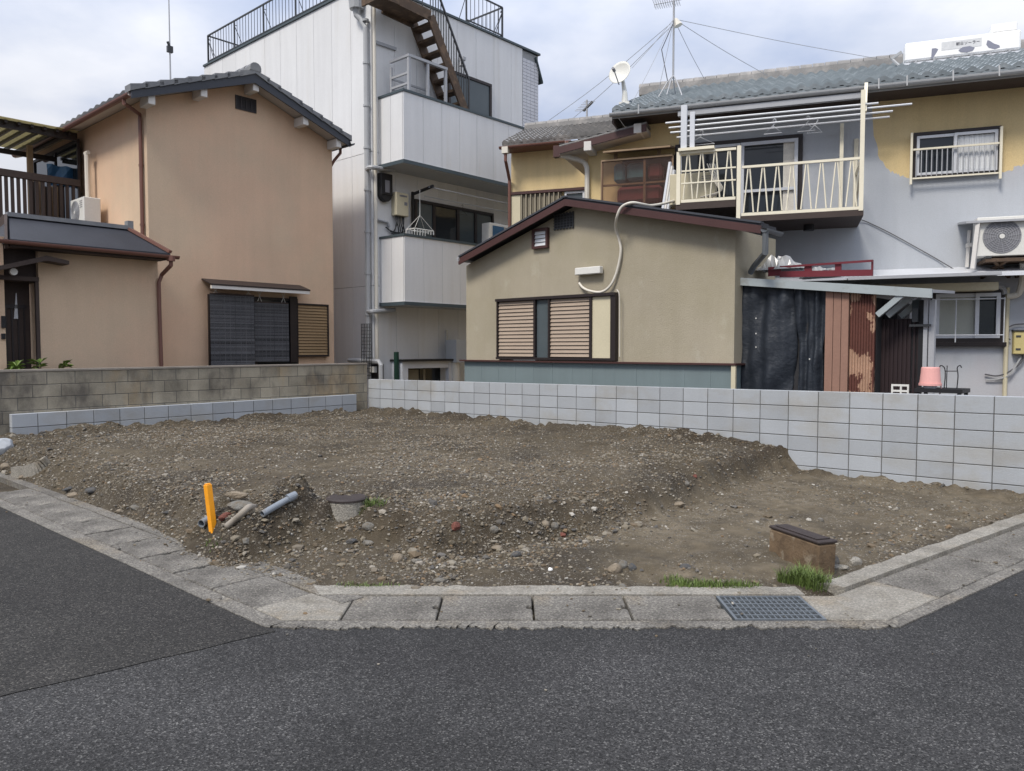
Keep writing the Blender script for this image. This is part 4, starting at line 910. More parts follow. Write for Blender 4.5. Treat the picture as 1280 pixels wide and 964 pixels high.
# stubby bracket on the third-floor wall
mb = MB(); p = FWF.pt(468,53); q = FWF.pt(494,62); mb.bar(p+FWF.N*.03, q+FWF.N*.03, .05,.07); part('wall_bracket', mb, M['alu_grey'], wb)
# rain pipes at the corner
mb = MB(); x = FWS.st(462.5,200)[0]; hz_ = FWS.st(453,30)[1]
x0 = FWS.st(452,15)[0]
mb.tube([FWS.w(x0,hz_+.62,.14),FWS.w(x0,hz_+.30,.14)], [.20,.17], 10); mb.tube([FWS.w(x0,hz_+.30,.14),FWS.w(x0,hz_+.16,.14),FWS.w(x0+.12,hz_+.02,.10),FWS.w(x,hz_-.2,.09)], [.10,.075,.06,.06], 10)
mb.tube([FWS.w(x,hz_-.18,.09), FWS.w(x,1.15,.09)], .062, 10)
for k in range(9): z = 1.5+.98*k; mb.tube([FWS.w(x,z,.09),FWS.w(x,z+.05,.09)], .078, 10); mb.bar(FWS.w(x,z+.02,.0),FWS.w(x,z+.02,.06),.03)
dp = part('rain_pipe', mb, M['pipe_grey'], wb)
mb = MB(); mb.tube([FWF.w(WV_+.05,ztop+.3,.06), FWF.w(WV_+.05,1.2,.06)], .04, 8); part('conduit', mb, M['pipe_white'], wb)
for z in (z1b-.13, z2b-.22):
    mb = MB(); mb.tube(spline([FWS.w(x,z,.1),FWS.w(x+.25,z,.14),FWF.w(WV_+.25,z+.03,.12),FWF.w(WV_+.5,z+.06,.2)],5), .055, 8); part('drain_elbow', mb, M['pipe_grey'], wb)
# rooftop railing
def railing(pts, h, name, step=.16, poststep=1.5, brace=None):
    mb = MB(); mps = []
    for a, b in zip(pts[:-1], pts[1:]):
        a, b = Vector(a), Vector(b); L = (b-a).length; d = (b-a).normalized()
        mb.bar(a+Vector((0,0,h)), b+Vector((0,0,h)), .036, .036); mb.bar(a+Vector((0,0,.06)), b+Vector((0,0,.06)), .03,.03)
        n = max(1, round(L/step))
        for k in range(1, n): p = a+d*(L*k/n); mb.bar(p+Vector((0,0,.06)), p+Vector((0,0,h)), .012)
        n = max(1, round(L/poststep))
        for k in range(n+1):
            p = a+d*(L*k/n); mp = MB(); mps.append(mp); mp.bar(p-Vector((0,0,.02)), p+Vector((0,0,h)), .036)
            if brace: mp.bar(p+Vector((0,0,h*.85)), p+brace*.45, .014); mp.bar(p+Vector((0,0,h*.86)), p+Vector((0,0,h*.86))+brace*.12, .014)
    return mb, mps
zr_ = ztop+.09; rh = .82
for nm, pts, br in (('roof_railing', [UV(uEnd-.15,WV_+.06,zr_), UV(WU+.05,WV_+.06,zr_)], V*.8), ('roof_railing', [UV(WU+.06,WV_+3.2,zr_), UV(WU+.06,FWF.st(630,40)[0],zr_)], U*.8), ('roof_railing', [UV(WU+.07,FWF.st(630,40)[0],zr_), UV(uEnd-.15,FWF.st(630,40)[0],zr_)], -V*.8), ('roof_railing', [UV(uEnd-.15,WV_+.07,zr_), UV(uEnd-.15,FWF.st(630,40)[0],zr_)], -U*.8)):
    a, b = railing(pts, rh, nm, brace=br); r_ = part(nm, a, M['steel_dark'], wb); [part('railing_post', q_, M['steel_dark'], r_) for q_ in b]
# outside stair from the top balcony to the roof, strung between two rusty stringers
so_f, so_b = .72, .10                               # outer and inner stringer offsets
top = FWF.st(508,9,so_f); kn = FWF.st(538,20,so_f); bot = FWF.st(586,137,so_f)
lt = FWF.st(499,5,so_f)
stair = thing('outside_stair', 'rusty dark steel stair climbing from the upper balcony to the roof of the white building', 'stair', FWF.w(bot[0],z1b,.5))
for o in (so_f, so_b):
    mb = MB(); ho = .11
    A = FWF.w(lt[0],kn[1]+.05,o); B = FWF.w(kn[0],kn[1]+.0,o); Cc = FWF.w(bot[0],bot[1]-.3,o)
    mb.bar(A, B, .05, .24); mb.bar(B, Cc, .05, .24); part('stringer', mb, M['rust'], stair)
N_ = 8
for k in range(N_):
    t = (k+.6)/N_; s = kn[0]+(bot[0]-kn[0])*t; z = kn[1]+(bot[1]-.3-kn[1])*t
    mb = MB(); mb.fb(FWF, s-.13, s+.13, z-.03, z+.03, so_b+.03, so_f-.03); part('tread', mb, M['rust'], stair)
mb = MB(); mb.fb(FWF, lt[0]-.55, kn[0], kn[1]-.02, kn[1]+.06, so_b+.03, so_f-.03); mb.fb(FWF, lt[0]-.60, lt[0]-.55, kn[1]-.10, kn[1]+.2, so_b, so_f); part('landing', mb, M['rust'], stair)
mb = MB(); mb.bar(FWF.w(lt[0]-.55,kn[1]+.06,so_f), FWF.w(lt[0],kn[1]+.06,so_f), .05,.24); part('landing_edge', mb, M['rust'], stair)
mb = MB(); hr = .95
P0 = FWF.w(lt[0]-.55,kn[1]+.1,so_f); P1 = FWF.w(kn[0],kn[1]+.1,so_f); P2 = FWF.w(bot[0],bot[1]-.2,so_f)
up = Vector((0,0,hr))
mb.bar(P0+up,P1+up,.04); mb.bar(P1+up,P2+up,.04); mb.bar(P2,P2+up,.04)
for k in range(6): p = P0.lerp(P1,k/6); mb.bar(p,p+up,.018)
for k in range(15): p = P1.lerp(P2,k/15); mb.bar(p,p+up,.018)
part('handrail', mb, M['steel_dark'], stair)
# weathered rack on the upper balcony
rk0, rk1 = FWF.st(511,75,.78), FWF.st(557,130,.78); zT = FWF.st(511,71,.78)[1]
rk = thing('drying_rack', 'pale weathered metal rack standing on the upper balcony beside the outside stair', 'rack', FWF.w((rk0[0]+rk1[0])/2,z1b,.5))
for s in (rk0[0], (rk0[0]+rk1[0])/2, rk1[0]):
    mb = MB(); mb.fb(FWF, s-.03, s+.03, z1b+.01, zT, .75, .81); part('leg', mb, M['alu_grey'], rk)
for s in (rk0[0], rk1[0]):
    mb = MB(); mb.fb(FWF, s-.025, s+.025, z1b+.01, zT-.1, .12, .17); part('leg', mb, M['alu_grey'], rk)
mb = MB(); mb.fb(FWF, rk0[0]-.04, rk1[0]+.04, zT, zT+.06, .74, .82); mb.fb(FWF, rk0[0]-.04, rk0[0]+.02, zT+.001, zT+.055, .12, .739)
for z in (zT-.38, zT-.62): mb.fb(FWF, rk0[0]-.02, rk0[0]+.02, z, z+.05, .17, .749); mb.fb(FWF, rk0[0]+.03, rk1[0]-.03, z, z+.04, .12, .16)
part('rails', mb, M['alu_grey'], rk)
# clothes poles, brackets, hangers in the lower balcony
br = FWF.st(516,243,.1); zb1 = br[1]
ck = thing('laundry_bracket', 'black laundry arm with a long pole above the middle balcony of the white building', 'laundry bracket', FWF.w(br[0],zb1,.1))
mb = MB(); mb.fb(FWF, br[0]-.03, br[0]+.03, z2t-.3, zb1+.06, .071, .12); mb.bar(FWF.w(br[0],zb1,.1), FWF.w(br[0],zb1+.1,.85), .05,.06); part('arm', mb, M['black'], ck)
mb = MB(); mb.tube([FWF.w(br[0]-.05,zb1+.08,.75), FWF.w(vr-.2,zb1+.08,.75)], .014, 6); mb.tube([FWF.w(br[0]+.1,zb1-.07,.42), FWF.w(vr-.2,zb1-.07,.42)], .014, 6); part('pole', mb, M['alu_grey'], ck)
hp = FWF.pt(525,288,.55); hgz = zb1+.03
hg = thing('peg_hanger', 'white plastic peg hanger dangling from the laundry arm over the middle balcony', 'peg hanger', hp)
mb = MB(); mb.tube([Vector((hp.x,hp.y,hgz)), Vector((hp.x,hp.y,hp.z+.35))], .009, 6); part('hook', mb, M['white_plastic'], hg)
mb = MB(); q0 = [hp+V*a+U*b for a,b in ((-.3,-.15),(.3,-.15),(.3,.15),(-.3,.15))]; mb.tube(q0+[q0[0]], .014, 6, False)
for q in q0: mb.tube([hp+Vector((0,0,.36)), q], .005, 5)
part('ring_frame', mb, M['white_plastic'], hg)
for e0_, e1_ in ((q0[0],q0[1]),(q0[3],q0[2])):
    for k in range(8): q = e0_.lerp(e1_,k/7); mb = MB(); mb.box(q-Vector((0,0,.05)), V*.014, U*.008, Vector((0,0,.045))); part('peg', mb, M['white_plastic'], hg)
def hanger(F, px, py, off, label, m, wd=.4, name='coat_hanger'):
    p = F.pt(px, py, off); mb = MB()
    mb.tube(spline([p+Vector((0,0,.22)), p+F.D*.03+Vector((0,0,.25)), p+F.D*.05+Vector((0,0,.20)), p+Vector((0,0,.13))],4), .006, 5)
    mb.tube([p+Vector((0,0,.13)), p-F.D*wd/2, p+F.D*wd/2, p+Vector((0,0,.13))], .007, 5)
    return solo(name, mb, m, label, 'hanger')
hanger(FWF, 577, 268, .42, 'black coat hanger on the pole in front of the dark middle window', M['black'])
# blue-sided outdoor unit at the right end of the lower balcony
s_, z_ = FWF.st(622,297,.72)
ac_unit('outdoor_air_conditioner', 'pale outdoor unit with a blue face at the right end of the middle white balcony', FWF, s_, z_-.25, .78, .72, .60, .3, fan=False)
mb = MB(); a = FWF.pr(616,283,630,299,.79); mb.fb(FWF, a[0], a[1], a[2], a[3], .785, .79); part('blue_panel', mb, M['blue_ac'], bpy.data.objects['outdoor_air_conditioner.001'])
# ground floor: window hood, grey cabinet on a post, mesh trellis
a = FWF.pr(499,449,565,474,.35); hood_t = a[3]
mb = MB(); mb.fb(FWF, a[0], a[1], hood_t-.05, hood_t, .002, .5); hd = part('window_hood', mb, M['black'], wb)
mb = MB(); mb.fb(FWF, a[0]+.04, a[0]+.22, .4, hood_t-.051, .3, .42); mb.fb(FWF, a[1]-.18, a[1]-.02, .4, hood_t-.051, .3, .42); mb.fb(FWF, a[0]+.221, a[1]-.181, hood_t-.22, hood_t-.052, .3, .41); mb.fb(FWF, a[0]+.04,a[0]+.08,.4,hood_t-.052,.002,.299)
part('hood_frame', mb, M['alu'], hd)
mb = MB(); mb.fb(FWF, a[0]+.22, a[1]-.18, .4, hood_t-.22, .05, .1); mb.fb(FWF,(a[0]+a[1])/2-.06,(a[0]+a[1])/2+.06,.4,hood_t-.22,.101,.16); part('pane', mb, M['glass'], hd)
mb = MB(); b = FWF.pr(512,458,534,480,.2); mb.fb(FWF, b[0], b[1], .5, hood_t-.26, .101, .13); part('curtain', mb, M['mould'], hd)
a = FWF.pr(567,425,583,453,.5); mb = MB(); mb.fb(FWF, a[0], a[1]+.15, a[2], a[3], .2, .6); cb_ = part('cabinet', mb, M['soffit'], wb)
mb = MB(); mb.tube([FWF.w(a[0]+.12,0,.45), FWF.w(a[0]+.12,a[2],.45)], .10, 10); part('cabinet_post', mb, M['pipe_white'], cb_)
mb = MB(); p = FWF.pt(560,415,.1); mb.tube([FWF.w(FWF.st(560,415,.1)[0],p.z+.05,.05), FWF.w(FWF.st(560,415,.1)[0],hood_t,.05)], .03, 6); part('thin_pipe', mb, M['pipe_white'], wb)
FT_ = Fac(UV(0,WV_-.45), -U)
tz0, tz1 = 1.0, FT_.st(456,405)[1]; t0, t1 = FT_.st(452,440)[0], FT_.st(464,440)[0]
mb = MB()
for k in range(7): s = t0+(t1-t0)*k/6; mb.bar(FT_.w(s,tz0,0),FT_.w(s,tz1,0),.012)
for k in range(17): z = tz0+(tz1-tz0)*k/16; mb.bar(FT_.w(t0,z,.008),FT_.w(t1,z,.008),.010)
solo('trellis', mb, M['black'], 'small black mesh trellis panel beside the grey rain pipe of the white building', 'trellis')
mb = MB(); mb.fb(FWF, FWF.st(494,450,.3)[0], FWF.st(497,450,.3)[0], .3, FWF.st(495,440,.3)[1], .25, .35); solo('green_board', mb, M['green_d'], 'narrow dark green board standing left of the low white window hood', 'board')
# pipe cluster at the foot of the corner
pc = thing('pipe_cluster', 'dark pipes and white meter clustered behind the corner where the two block walls meet', 'pipes', UV(14.1,11.2,.2))
y0_ = FWS.st(470,452,.3)[1]; s = FWS.st(462,455,.3)[0]
mb = MB(); mb.tube([FWS.w(s-.8,y0_+.02,.3),FWS.w(s+.35,y0_,.3),FWS.w(s+.42,y0_-.08,.3),FWS.w(s+.42,.2,.3)], .055, 8); mb.tube([FWS.w(s-.05,y0_,.25),FWS.w(s-.05,.2,.25)], .03, 8); part('drain_pipe', mb, M['pipe_grey'], pc)
mb = MB(); mb.fb(FWS, s-.12, s+.30, .2, y0_-.06, .12, .22); part('dark_panel', mb, M['black'], pc)
mb = MB(); mb.fb(FWS, s-.02, s+.17, y0_-.26, y0_-.12, .222, .30); part('meter', mb, M['white_plastic'], pc)

# ------------------------------------------------------------------ beige shed in the middle
FSH = Fac(UV(0,10.95), -U)
VS = .28; SD = 1.45
sh = thing('beige_shed', 'low beige stucco outbuilding with dark red-brown gable roof behind the new wall', 'outbuilding', FSH.w(FSH.st(750,400)[0],0,-.7))
pl_, pr2 = FSH.st(583,400)[0], FSH.st(918,400)[0]
pk = FSH.st(706,248,VS); le = FSH.st(573,323,VS); re = FSH.st(951,281,VS)
def shz(s): 
    e = le if s < pk[0] else re
    return pk[1]+(e[1]-pk[1])*(s-pk[0])/(e[0]-pk[0])
zbase = FSH.st(750,452)[1]
mb = MB(); mb.fp(FSH, [(pl_,zbase),(pl_,shz(pl_)-.10),(pk[0],pk[1]-.10),(pr2,shz(pr2)-.10),(pr2,zbase)], -SD, 0); part('wall', mb, M['beige'], sh)
mb = MB(); L_ = FSH.st(579,470,.05)[0]; R_ = FSH.st(916,470,.05)[0]
n = int((R_-L_)/.032); 
for i in range(n):
    a = L_+(R_-L_)*i/n; d = .012 if i % 14 == 0 else .008
    mb.fb(FSH, a, a+(R_-L_)/n-.001, 0, zbase-.03, -SD+.05, d)
part('corrugated_skirt', mb, M['skirt'], sh)
mb = MB(); mb.fb(FSH, L_-.08, R_+.06, zbase-.03, zbase+.0, -SD+.1, .085); part('ledge', mb, M['brownbarge'], sh)
mb = MB(); mb.fb(FSH, R_-.02, R_+.05, 0, zbase-.031, .03, .07); part('corner_post', mb, M['cream'], sh)
mb = MB()
mb.fp(FSH, [(pk[0],pk[1]-.035),(le[0],le[1]-.035),(le[0],le[1]+.02),(pk[0],pk[1]+.02)], -SD-.15, VS-.02)
zq = shz(pr2); mb.fp(FSH, [(pk[0],pk[1]-.035),(pr2,zq-.035),(pr2,zq+.02),(pk[0],pk[1]+.02)], -SD-.15, VS-.02); mb.fp(FSH, [(pr2,zq-.035),(re[0],re[1]-.035),(re[0],re[1]+.02),(pr2,zq+.02)], -.25, VS-.02)
rf = part('roof', mb, M['darkroof'], sh)
mb = MB(); k = 14
for i in range(k): 
    t = (i+.5)/k; s = pk[0]+(re[0]-pk[0])*t; z = pk[1]+(re[1]-pk[1])*t+.02; mb.bar(FSH.w(s,z+.012,VS-.03), FSH.w(s,z+.012,-SD-.1 if s < pr2 else -.24), .03,.03)
part('roof_seams', mb, M['darkroof'], rf)
mb = MB()
mb.fp(FSH, [(pk[0],pk[1]-.125),(le[0],le[1]-.125),(le[0]-.015,le[1]-.01),(pk[0],pk[1]-.01)], VS-.03, VS); mb.fp(FSH, [(pk[0]+.001,pk[1]-.125),(re[0],re[1]-.125),(re[0],re[1]-.01),(pk[0]+.001,pk[1]-.01)], VS-.03, VS)
part('bargeboard', mb, M['brownbarge'], sh)
mb = MB(); mb.bar(FSH.w(pk[0],pk[1]+.03,VS+.01), FSH.w(pk[0],pk[1]+.03,-SD-.15), .14,.03); mb.bar(FSH.w(le[0],le[1]+.035,VS-.05), FSH.w(pk[0],pk[1]+.035,VS-.05), .11,.03); mb.bar(FSH.w(re[0],re[1]+.035,VS-.05), FSH.w(pk[0],pk[1]+.035,VS-.05), .11,.03)
part('roof_flashing', mb, M['barge'], rf)
mb = MB(); gutter(mb, FSH.w(re[0]+.05,re[1]-.06,VS), FSH.w(re[0]+.05,re[1]-.06,-.28), .055); c = FSH.w(re[0]+.05,re[1]-.10,VS-.05)
mb.tube([c, c-Vector((0,0,.30)), FSH.w(pr2+.16,re[1]-.52,-.3), FSH.w(pr2+.06,re[1]-.60,-.4)], .045); part('gutter', mb, M['pipe_dark'], sh)
mb = MB(); mb.tube([FSH.w(le[0]-.01,le[1]-.02,VS+.0),FSH.w(le[0]-.01,le[1]-.02,-SD)], .045); part('gutter', mb, M['alu_grey'], sh)
# vent, small window, lamp, shutter
a = FSH.pr(694,268,717,285); mb = MB(); mb.fb(FSH, a[0],a[1],a[2],a[3],.002,.006); gv = part('gable_vent', mb, M['black'], sh)
mb = MB()
for i in range(7): x = a[0]+(a[1]-a[0])*i/6; mb.fb(FSH, x-.012, x+.012, a[2]-.03, a[3]+.03, .0065, .02)
for i in range(6): z = a[2]+(a[3]-a[2])*i/5; mb.fb(FSH, a[0]-.02, a[1]+.02, z-.01, z+.01, .0201, .028)
part('vent_bars', mb, M['steel_dark'], gv)
a = FSH.pr(667.5,286,687,311); mb = MB(); framed(mb, FSH, a[0],a[1],a[2],a[3],.002,.07,.045); sw = part('window_frame', mb, M['brownbarge'], sh)
mb = MB(); louvre(mb, FSH, a[0]+.045,a[1]-.045,a[2]+.045,a[3]-.045,.01,.04,4); part('glass_slats', mb, M['lace'], sw)
a = FSH.pr(719.5,334,751,343,.1); mb = MB(); mb.fb(FSH, a[0],a[1],a[2],a[3],.03,.13); mb.fb(FSH, a[0]+.1,a[1]-.1,a[2]+.03,a[3]-.03,.002,.03); part('wall_lamp', mb, M['white_plastic'], sh, bevel=.01)
a = FSH.pr(624,370,773,448); zt_ = FSH.st(700,370)[1]; zb_s = zbase+.06
X_ = lambda px: FSH.st(px,410)[0]
mb = MB(); mb.fb(FSH, a[0], a[1], zt_-.05, zt_+.0, .002, .12); mb.fb(FSH, a[0], a[1], zb_s-.04, zb_s, .002, .10)
for px, wd in ((625.5,.03),(672,.045),(690,.04),(742,.05),(770,.10)): x = X_(px); mb.fb(FSH, x-wd/2, x+wd/2, zb_s, zt_-.05, .002, .10)
sf = part('shutter_frame', mb, M['brown_sash'], sh)
for x0, x1 in ((626.5,671),(691,741)): mb = MB(); louvre(mb, FSH, X_(x0), X_(x1), zb_s+.01, zt_-.06, .04, .075, 15); part('louvres', mb, M['louver_pink'], sf)
mb = MB(); mb.fb(FSH, X_(626), X_(742), zb_s, zt_-.05, .002, .02); part('back_panel', mb, M['brown_sash'], sf)
mb = MB(); mb.fb(FSH, X_(673.5), X_(689.5), zb_s, zt_-.06, .021, .05); part('pane', mb, M['glass_teal'], sf)
mb = MB(); mb.fb(FSH, X_(743.5), X_(767.5), zb_s, zt_-.06, .002, .07); part('cream_panel', mb, M['cream'], sf)
mb = MB(); mb.tube(spline([FSH.pt(771,362,.13),FSH.pt(774,369,.13),FSH.pt(774.5,400,.11),FSH.pt(774.5,446,.11)],5), .008, 6); part('thin_cable', mb, M['pipe_white'], sh)
pts = [FSH.pt(724,354,.03),FSH.pt(729,360,.06),FSH.pt(738,364,.08),FSH.pt(752,365,.08),FSH.pt(763,357,.07),FSH.pt(771,340,.05),FSH.pt(776,315,.05),FSH.pt(774,300,.06),FSH.pt(770,286,.16),FSH.pt(771,272,VS+.06),FSH.pt(777,259,VS+.07),FSH.pt(790,253.5,VS+.02),FSH.pt(806,256,.05),FSH.pt(815,257,-.4),FSH.pt(832,254,-1.0),FSH.pt(846,250,-1.6)]
mb = MB(); mb.tube(spline(pts,6), .023, 8); solo('conduit_hose', mb, M['pipe_white'], 'thick cream hose snaking down the beige gable wall from its roof', 'hose', smooth=True)
mb = MB(); mb.fb(FSH, FSH.st(641,452,.1)[0], FSH.st(668,452,.1)[0], zbase+.003, zbase+.02, .01, .08); solo('white_tray', mb, M['white_plastic'], 'thin white strip lying on the ledge under the beige shed shutters', 'strip')

# ------------------------------------------------------------------ lean-to shed wrapped in tarpaulin
FT = Fac(UV(0,11.25), -U)
ln = thing('tarpaulin_shed', 'ramshackle lean-to shed closed with black tarpaulin, salmon boards and rusty sheet', 'shed', FT.w(FT.st(1030,430)[0],0,-.6))
T = lambda px, py, off=0: FT.st(px, py, off)
fL, fR = T(922,347,.12), T(1165,361,.12)
mb = MB(); mb.fp(FT, [(fL[0],fL[1]-.115),(fR[0],fR[1]-.12),(fR[0],fR[1]),(fL[0],fL[1])], .08, .12); part('fascia', mb, M['fascia'], ln)
mb = MB(); mb.hexa([FT.w(fL[0],fL[1]-.05,.079),FT.w(fL[0],fL[1]+.0,-1.1),FT.w(fR[0],fR[1]+.0,-1.1),FT.w(fR[0],fR[1]-.05,.079),FT.w(fL[0],fL[1]-.01,.079),FT.w(fL[0],fL[1]+.04,-1.1),FT.w(fR[0],fR[1]+.04,-1.1),FT.w(fR[0],fR[1]-.01,.079)]); part('roof', mb, M['alu_grey'], ln)
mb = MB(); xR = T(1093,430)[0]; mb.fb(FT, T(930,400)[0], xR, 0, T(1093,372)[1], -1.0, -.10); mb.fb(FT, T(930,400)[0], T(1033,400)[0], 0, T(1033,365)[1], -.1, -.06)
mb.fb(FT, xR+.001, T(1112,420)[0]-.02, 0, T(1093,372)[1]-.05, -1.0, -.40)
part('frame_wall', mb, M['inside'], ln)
def drape(px0, px1, pt0, pt1, seed, off, sag):
    """hanging sheet with folds, two-sided thickness"""
    r = random.Random(seed); nx, nz = 26, 30; a = T(px0,420)[0]; b = T(px1,420)[0]; vs = []
    ph = [r.uniform(0,6) for _ in range(6)]
    for side in (0, 1):
        for j in range(nz+1):
            tz = j/nz
            for i in range(nx+1):
                tx = i/nx; s = a+(b-a)*tx; ztop_ = pt0+(pt1-pt0)*tx; z = ztop_*(1-tz)+.25*tz
                o = .030*math.sin(tx*9+ph[0]+tz*1.4)+.018*math.sin(tx*21+ph[1]-tz*2)+.02*math.sin(tz*8+ph[2]+tx*4)+.014*math.sin((tz*17+tx*11)+ph[3])+.05*sag*math.sin(tz*math.pi)**2*math.sin(tx*math.pi)+.010*math.sin(tz*30+tx*9+ph[4])
                e = (.035*math.sin(tz*4+ph[5])+.02*math.sin(tz*11+ph[4]))*(1 if i == nx else (-1 if i == 0 else 0))
                vs.append(FT.w(s+e, z, off+o-(.008 if side else 0)))
    m = nx+1; h = (nz+1)*m; fs = []
    for j in range(nz):
        for i in range(nx): q = (j*m+i,j*m+i+1,(j+1)*m+i+1,(j+1)*m+i); fs += [q, tuple(x+h for x in q[::-1])]
    for j in range(nz): fs += [(j*m,(j+1)*m,(j+1)*m+h,j*m+h), (j*m+nx,j*m+nx+h,(j+1)*m+nx+h,(j+1)*m+nx)]
    mb = MB(); mb.add(vs, fs); return mb
part('tarpaulin', drape(929,992,T(929,352)[1],T(992,357)[1],3,.02,1.2), M['tarp'], ln, smooth=True)
part('tarpaulin', drape(998,1030.5,T(998,357)[1],T(1030,361)[1],8,.0,.5), M['tarp'], ln, smooth=True)
mb = MB()
for px, py in ((945,398),(945,417),(945,434),(945,447),(1012,449),(946,356)): p = FT.pt(px,py,.075); mb.box(p, FT.D*.008, FT.N*.004, Vector((0,0,.009)))
part('tarpaulin_eyelets', mb, M['white_plastic'], ln)
mb = MB(); xs = [T(x,430)[0] for x in (1032,1042,1052,1061.5)]
for i in range(3): mb.fb(FT, xs[i]+.004, xs[i+1]-.004, .2, T((1037,1047,1057)[i],364)[1], -.02, .04)
part('salmon_boards', mb, M['plank'], ln)
mb = MB(); xa, xb = T(1062,430)[0], xR; n = 18
for i in range(n): a = xa+(xb-xa)*i/n; mb.fb(FT, a, a+(xb-xa)/n-.0005, .2, T(1078,366)[1], -.04, .012 if i % 2 else -.004)
part('rusty_sheet', mb, M['rustsheet'], ln)
mb = MB(); FTs = Fac(FT.w(T(1116,430)[0],0,0), FT.D)
n = 20; e0, e1 = xR, T(1148,420)[0]
for i in range(n): 
    a = e0+(e1-e0)*i/n; mb.fb(FT, a+.0005, a+(e1-e0)/n, .2, T(1120,398)[1]+.0, -.62, -.30+(.02 if i % 2 else 0))
part('side_sheet', mb, M['maroon'], ln)
for k, (x0,y0,x1,y1) in enumerate(((1131,366,1097,394),(1141,369,1110,395),(1152,374,1126,396))):
    mb = MB(); mb.bar(FT.pt(x0,y0,.08-.22*k), FT.pt(x1,y1,.06-.22*k), .05,.075); part('eave_strut', mb, M['fascia'], ln)
for px, wd, mm, oo in ((1137,.12,'teal_trim',-.30),(1146,.10,'black',-.26),(1150.5,.05,'alu_grey',-.22),(1158,.07,'alu_grey',-.24)):
    s = T(px,430)[0]; mb = MB(); mb.fb(FT, s-wd/2, s+wd/2, .2, T(px,374)[1], oo-.08, oo); part('post', mb, M[mm], ln)
mb = MB(); s0_ = T(1131,430)[0]; s1_ = T(1158,430)[0]; mb.fb(FT, s0_, s1_, T(1140,408)[1], T(1140,405)[1], -.215, -.18); mb.fb(FT, T(1136,380)[0], T(1143,380)[0], T(1139,402)[1], T(1139,385)[1], -.21, -.17)
part('rack_clutter', mb, M['steel_dark'], ln)
mb = MB(); mb.fb(FT, T(920.5,430)[0], T(926.5,430)[0], .0, T(923,406)[1], .0, .08); mb.tube([FT.pt(921,322,.05),FT.pt(921.5,406,.05)],.016,6)
solo('timber_post', mb, M['plank'], 'short orange-brown timber post between the beige shed and the black tarpaulin', 'post')
# red rack and crumpled plastic on the lean-to roof
zrf = fL[1]+.03
rr = thing('red_rack', 'dark red painted steel rack lying on the lean-to shed roof', 'rack', FT.pt(1040,340,-.5))
p0, p1 = FT.pt(975,343,-.35), FT.pt(1091,341,-.35)
mb = MB(); q0, q1 = FT.pt(975,334,-.35), FT.pt(1091,326,-.35)
mb.bar(p0,p1,.03,.09); mb.bar(q0,q1,.025,.03)
part('side_rail', mb, M['red'], rr)
for px, wd in ((968,.20),(1010,.11),(1047.5,.09),(1090,.025)):
    y1 = 333-(px-975)*.07; mb = MB(); mb.bar(FT.pt(px,345,-.37), FT.pt(px,y1,-.37), .03, wd, up=FT.D) if False else mb.fb(FT, FT.st(px,340,-.37)[0]-wd/2, FT.st(px,340,-.37)[0]+wd/2, FT.st(px,345,-.37)[1], FT.st(px,y1,-.37)[1], -.39, -.366); part('upright', mb, M['red'], rr)
def crumple(c, x, y, h, seed, name, label, m):
    r = random.Random(seed); nx, ny = 16, 10; vs = []
    f = [(r.uniform(3,14),r.uniform(3,14),r.uniform(0,6),r.uniform(.1,.4)) for _ in range(7)]
    for j in range(ny+1):
        for i in range(nx+1):
            a, b = i/nx*2-1, j/ny*2-1; e = max(0, 1-(a*a+b*b)**1.2)
            z = h*(e*(.6+.4*sum(q[3]*math.sin(q[0]*a+q[1]*b+q[2]) for q in f))); vs.append(Vector(c)+Vector(x)*a*(1+.08*math.sin(7*b))+Vector(y)*b*(1+.08*math.sin(6*a))+Vector((0,0,z)))
    m_ = nx+1; mb = MB(); mb.add(vs, [(j*m_+i,j*m_+i+1,(j+1)*m_+i+1,(j+1)*m_+i) for j in range(ny) for i in range(nx)])
    return solo(name, mb, m, label, 'plastic sheet')
crumple(FT.pt(975,334,-.55)-Vector((0,0,.05)), FT.D*.42, FT.N*.22, .26, 4, 'plastic_sheet', 'crumpled grey plastic sheet heaped at the left end of the red rack', M['sheet'])
crumple(FT.pt(1026,344,-.5)-Vector((0,0,.04)), FT.D*.30, FT.N*.13, .22, 9, 'plastic_sheet', 'smaller crumpled clear plastic bundle inside the middle of the red rack', M['sheet'])

# ------------------------------------------------------------------ right house and the yellow house it joins
D70 = Vector((math.sin(R(70)), -math.cos(R(70)), 0))
FR = Fac((8.22,13.0,0), D70)
rh_ = thing('two_tone_house', 'two storey house with pale grey lower wall and yellow upper wall under blue-grey tiles', 'house', FR.w(0,0,-3))
EO = .62
eL = FR.st(765,143,EO); eR = FR.st(1280,93,EO); ez = (eL[1]+eR[1])/2
Q = lambda px, py, off=0: FR.st(px, py, off)
wl_ = Q(848,300)[0]; wR = 2.6
RD = 4.4                                            # ridge distance behind the wall
rz = FR.st(1000,96,-RD+.0)[1]
bx = [(833,330),(833,143),(1062,170),(1092,170),(1100,200),(1113,215),(1120,216),(1130,222),(1138,226),(1141,223),(1250,216),(1262,213),(1270,208),(1290,204)]
bd = [FR.st(x,y) for x,y in bx[3:]]
z0w = 0; zT = ez+.12
mb = MB()
low = [(wl_,0),(wl_,zT)]+[(FR.st(1088,170)[0],zT)]+bd+[(wR,bd[-1][1]),(wR,0)]
upp = [(FR.st(1088,170)[0],zT),(wR,zT),(wR,bd[-1][1])]+bd[::-1]
def rough(ps, i0, i1):                               # torn edge of the repaint, shared by both polygons
    r = random.Random(5); out = []
    for i, p in enumerate(ps):
        out.append(p)
    return out
def jag(a, b, n, r): return [(a[0]+(b[0]-a[0])*k/n+r.uniform(-.015,.015), a[1]+(b[1]-a[1])*k/n+r.uniform(-.03,.03)) for k in range(1,n)]
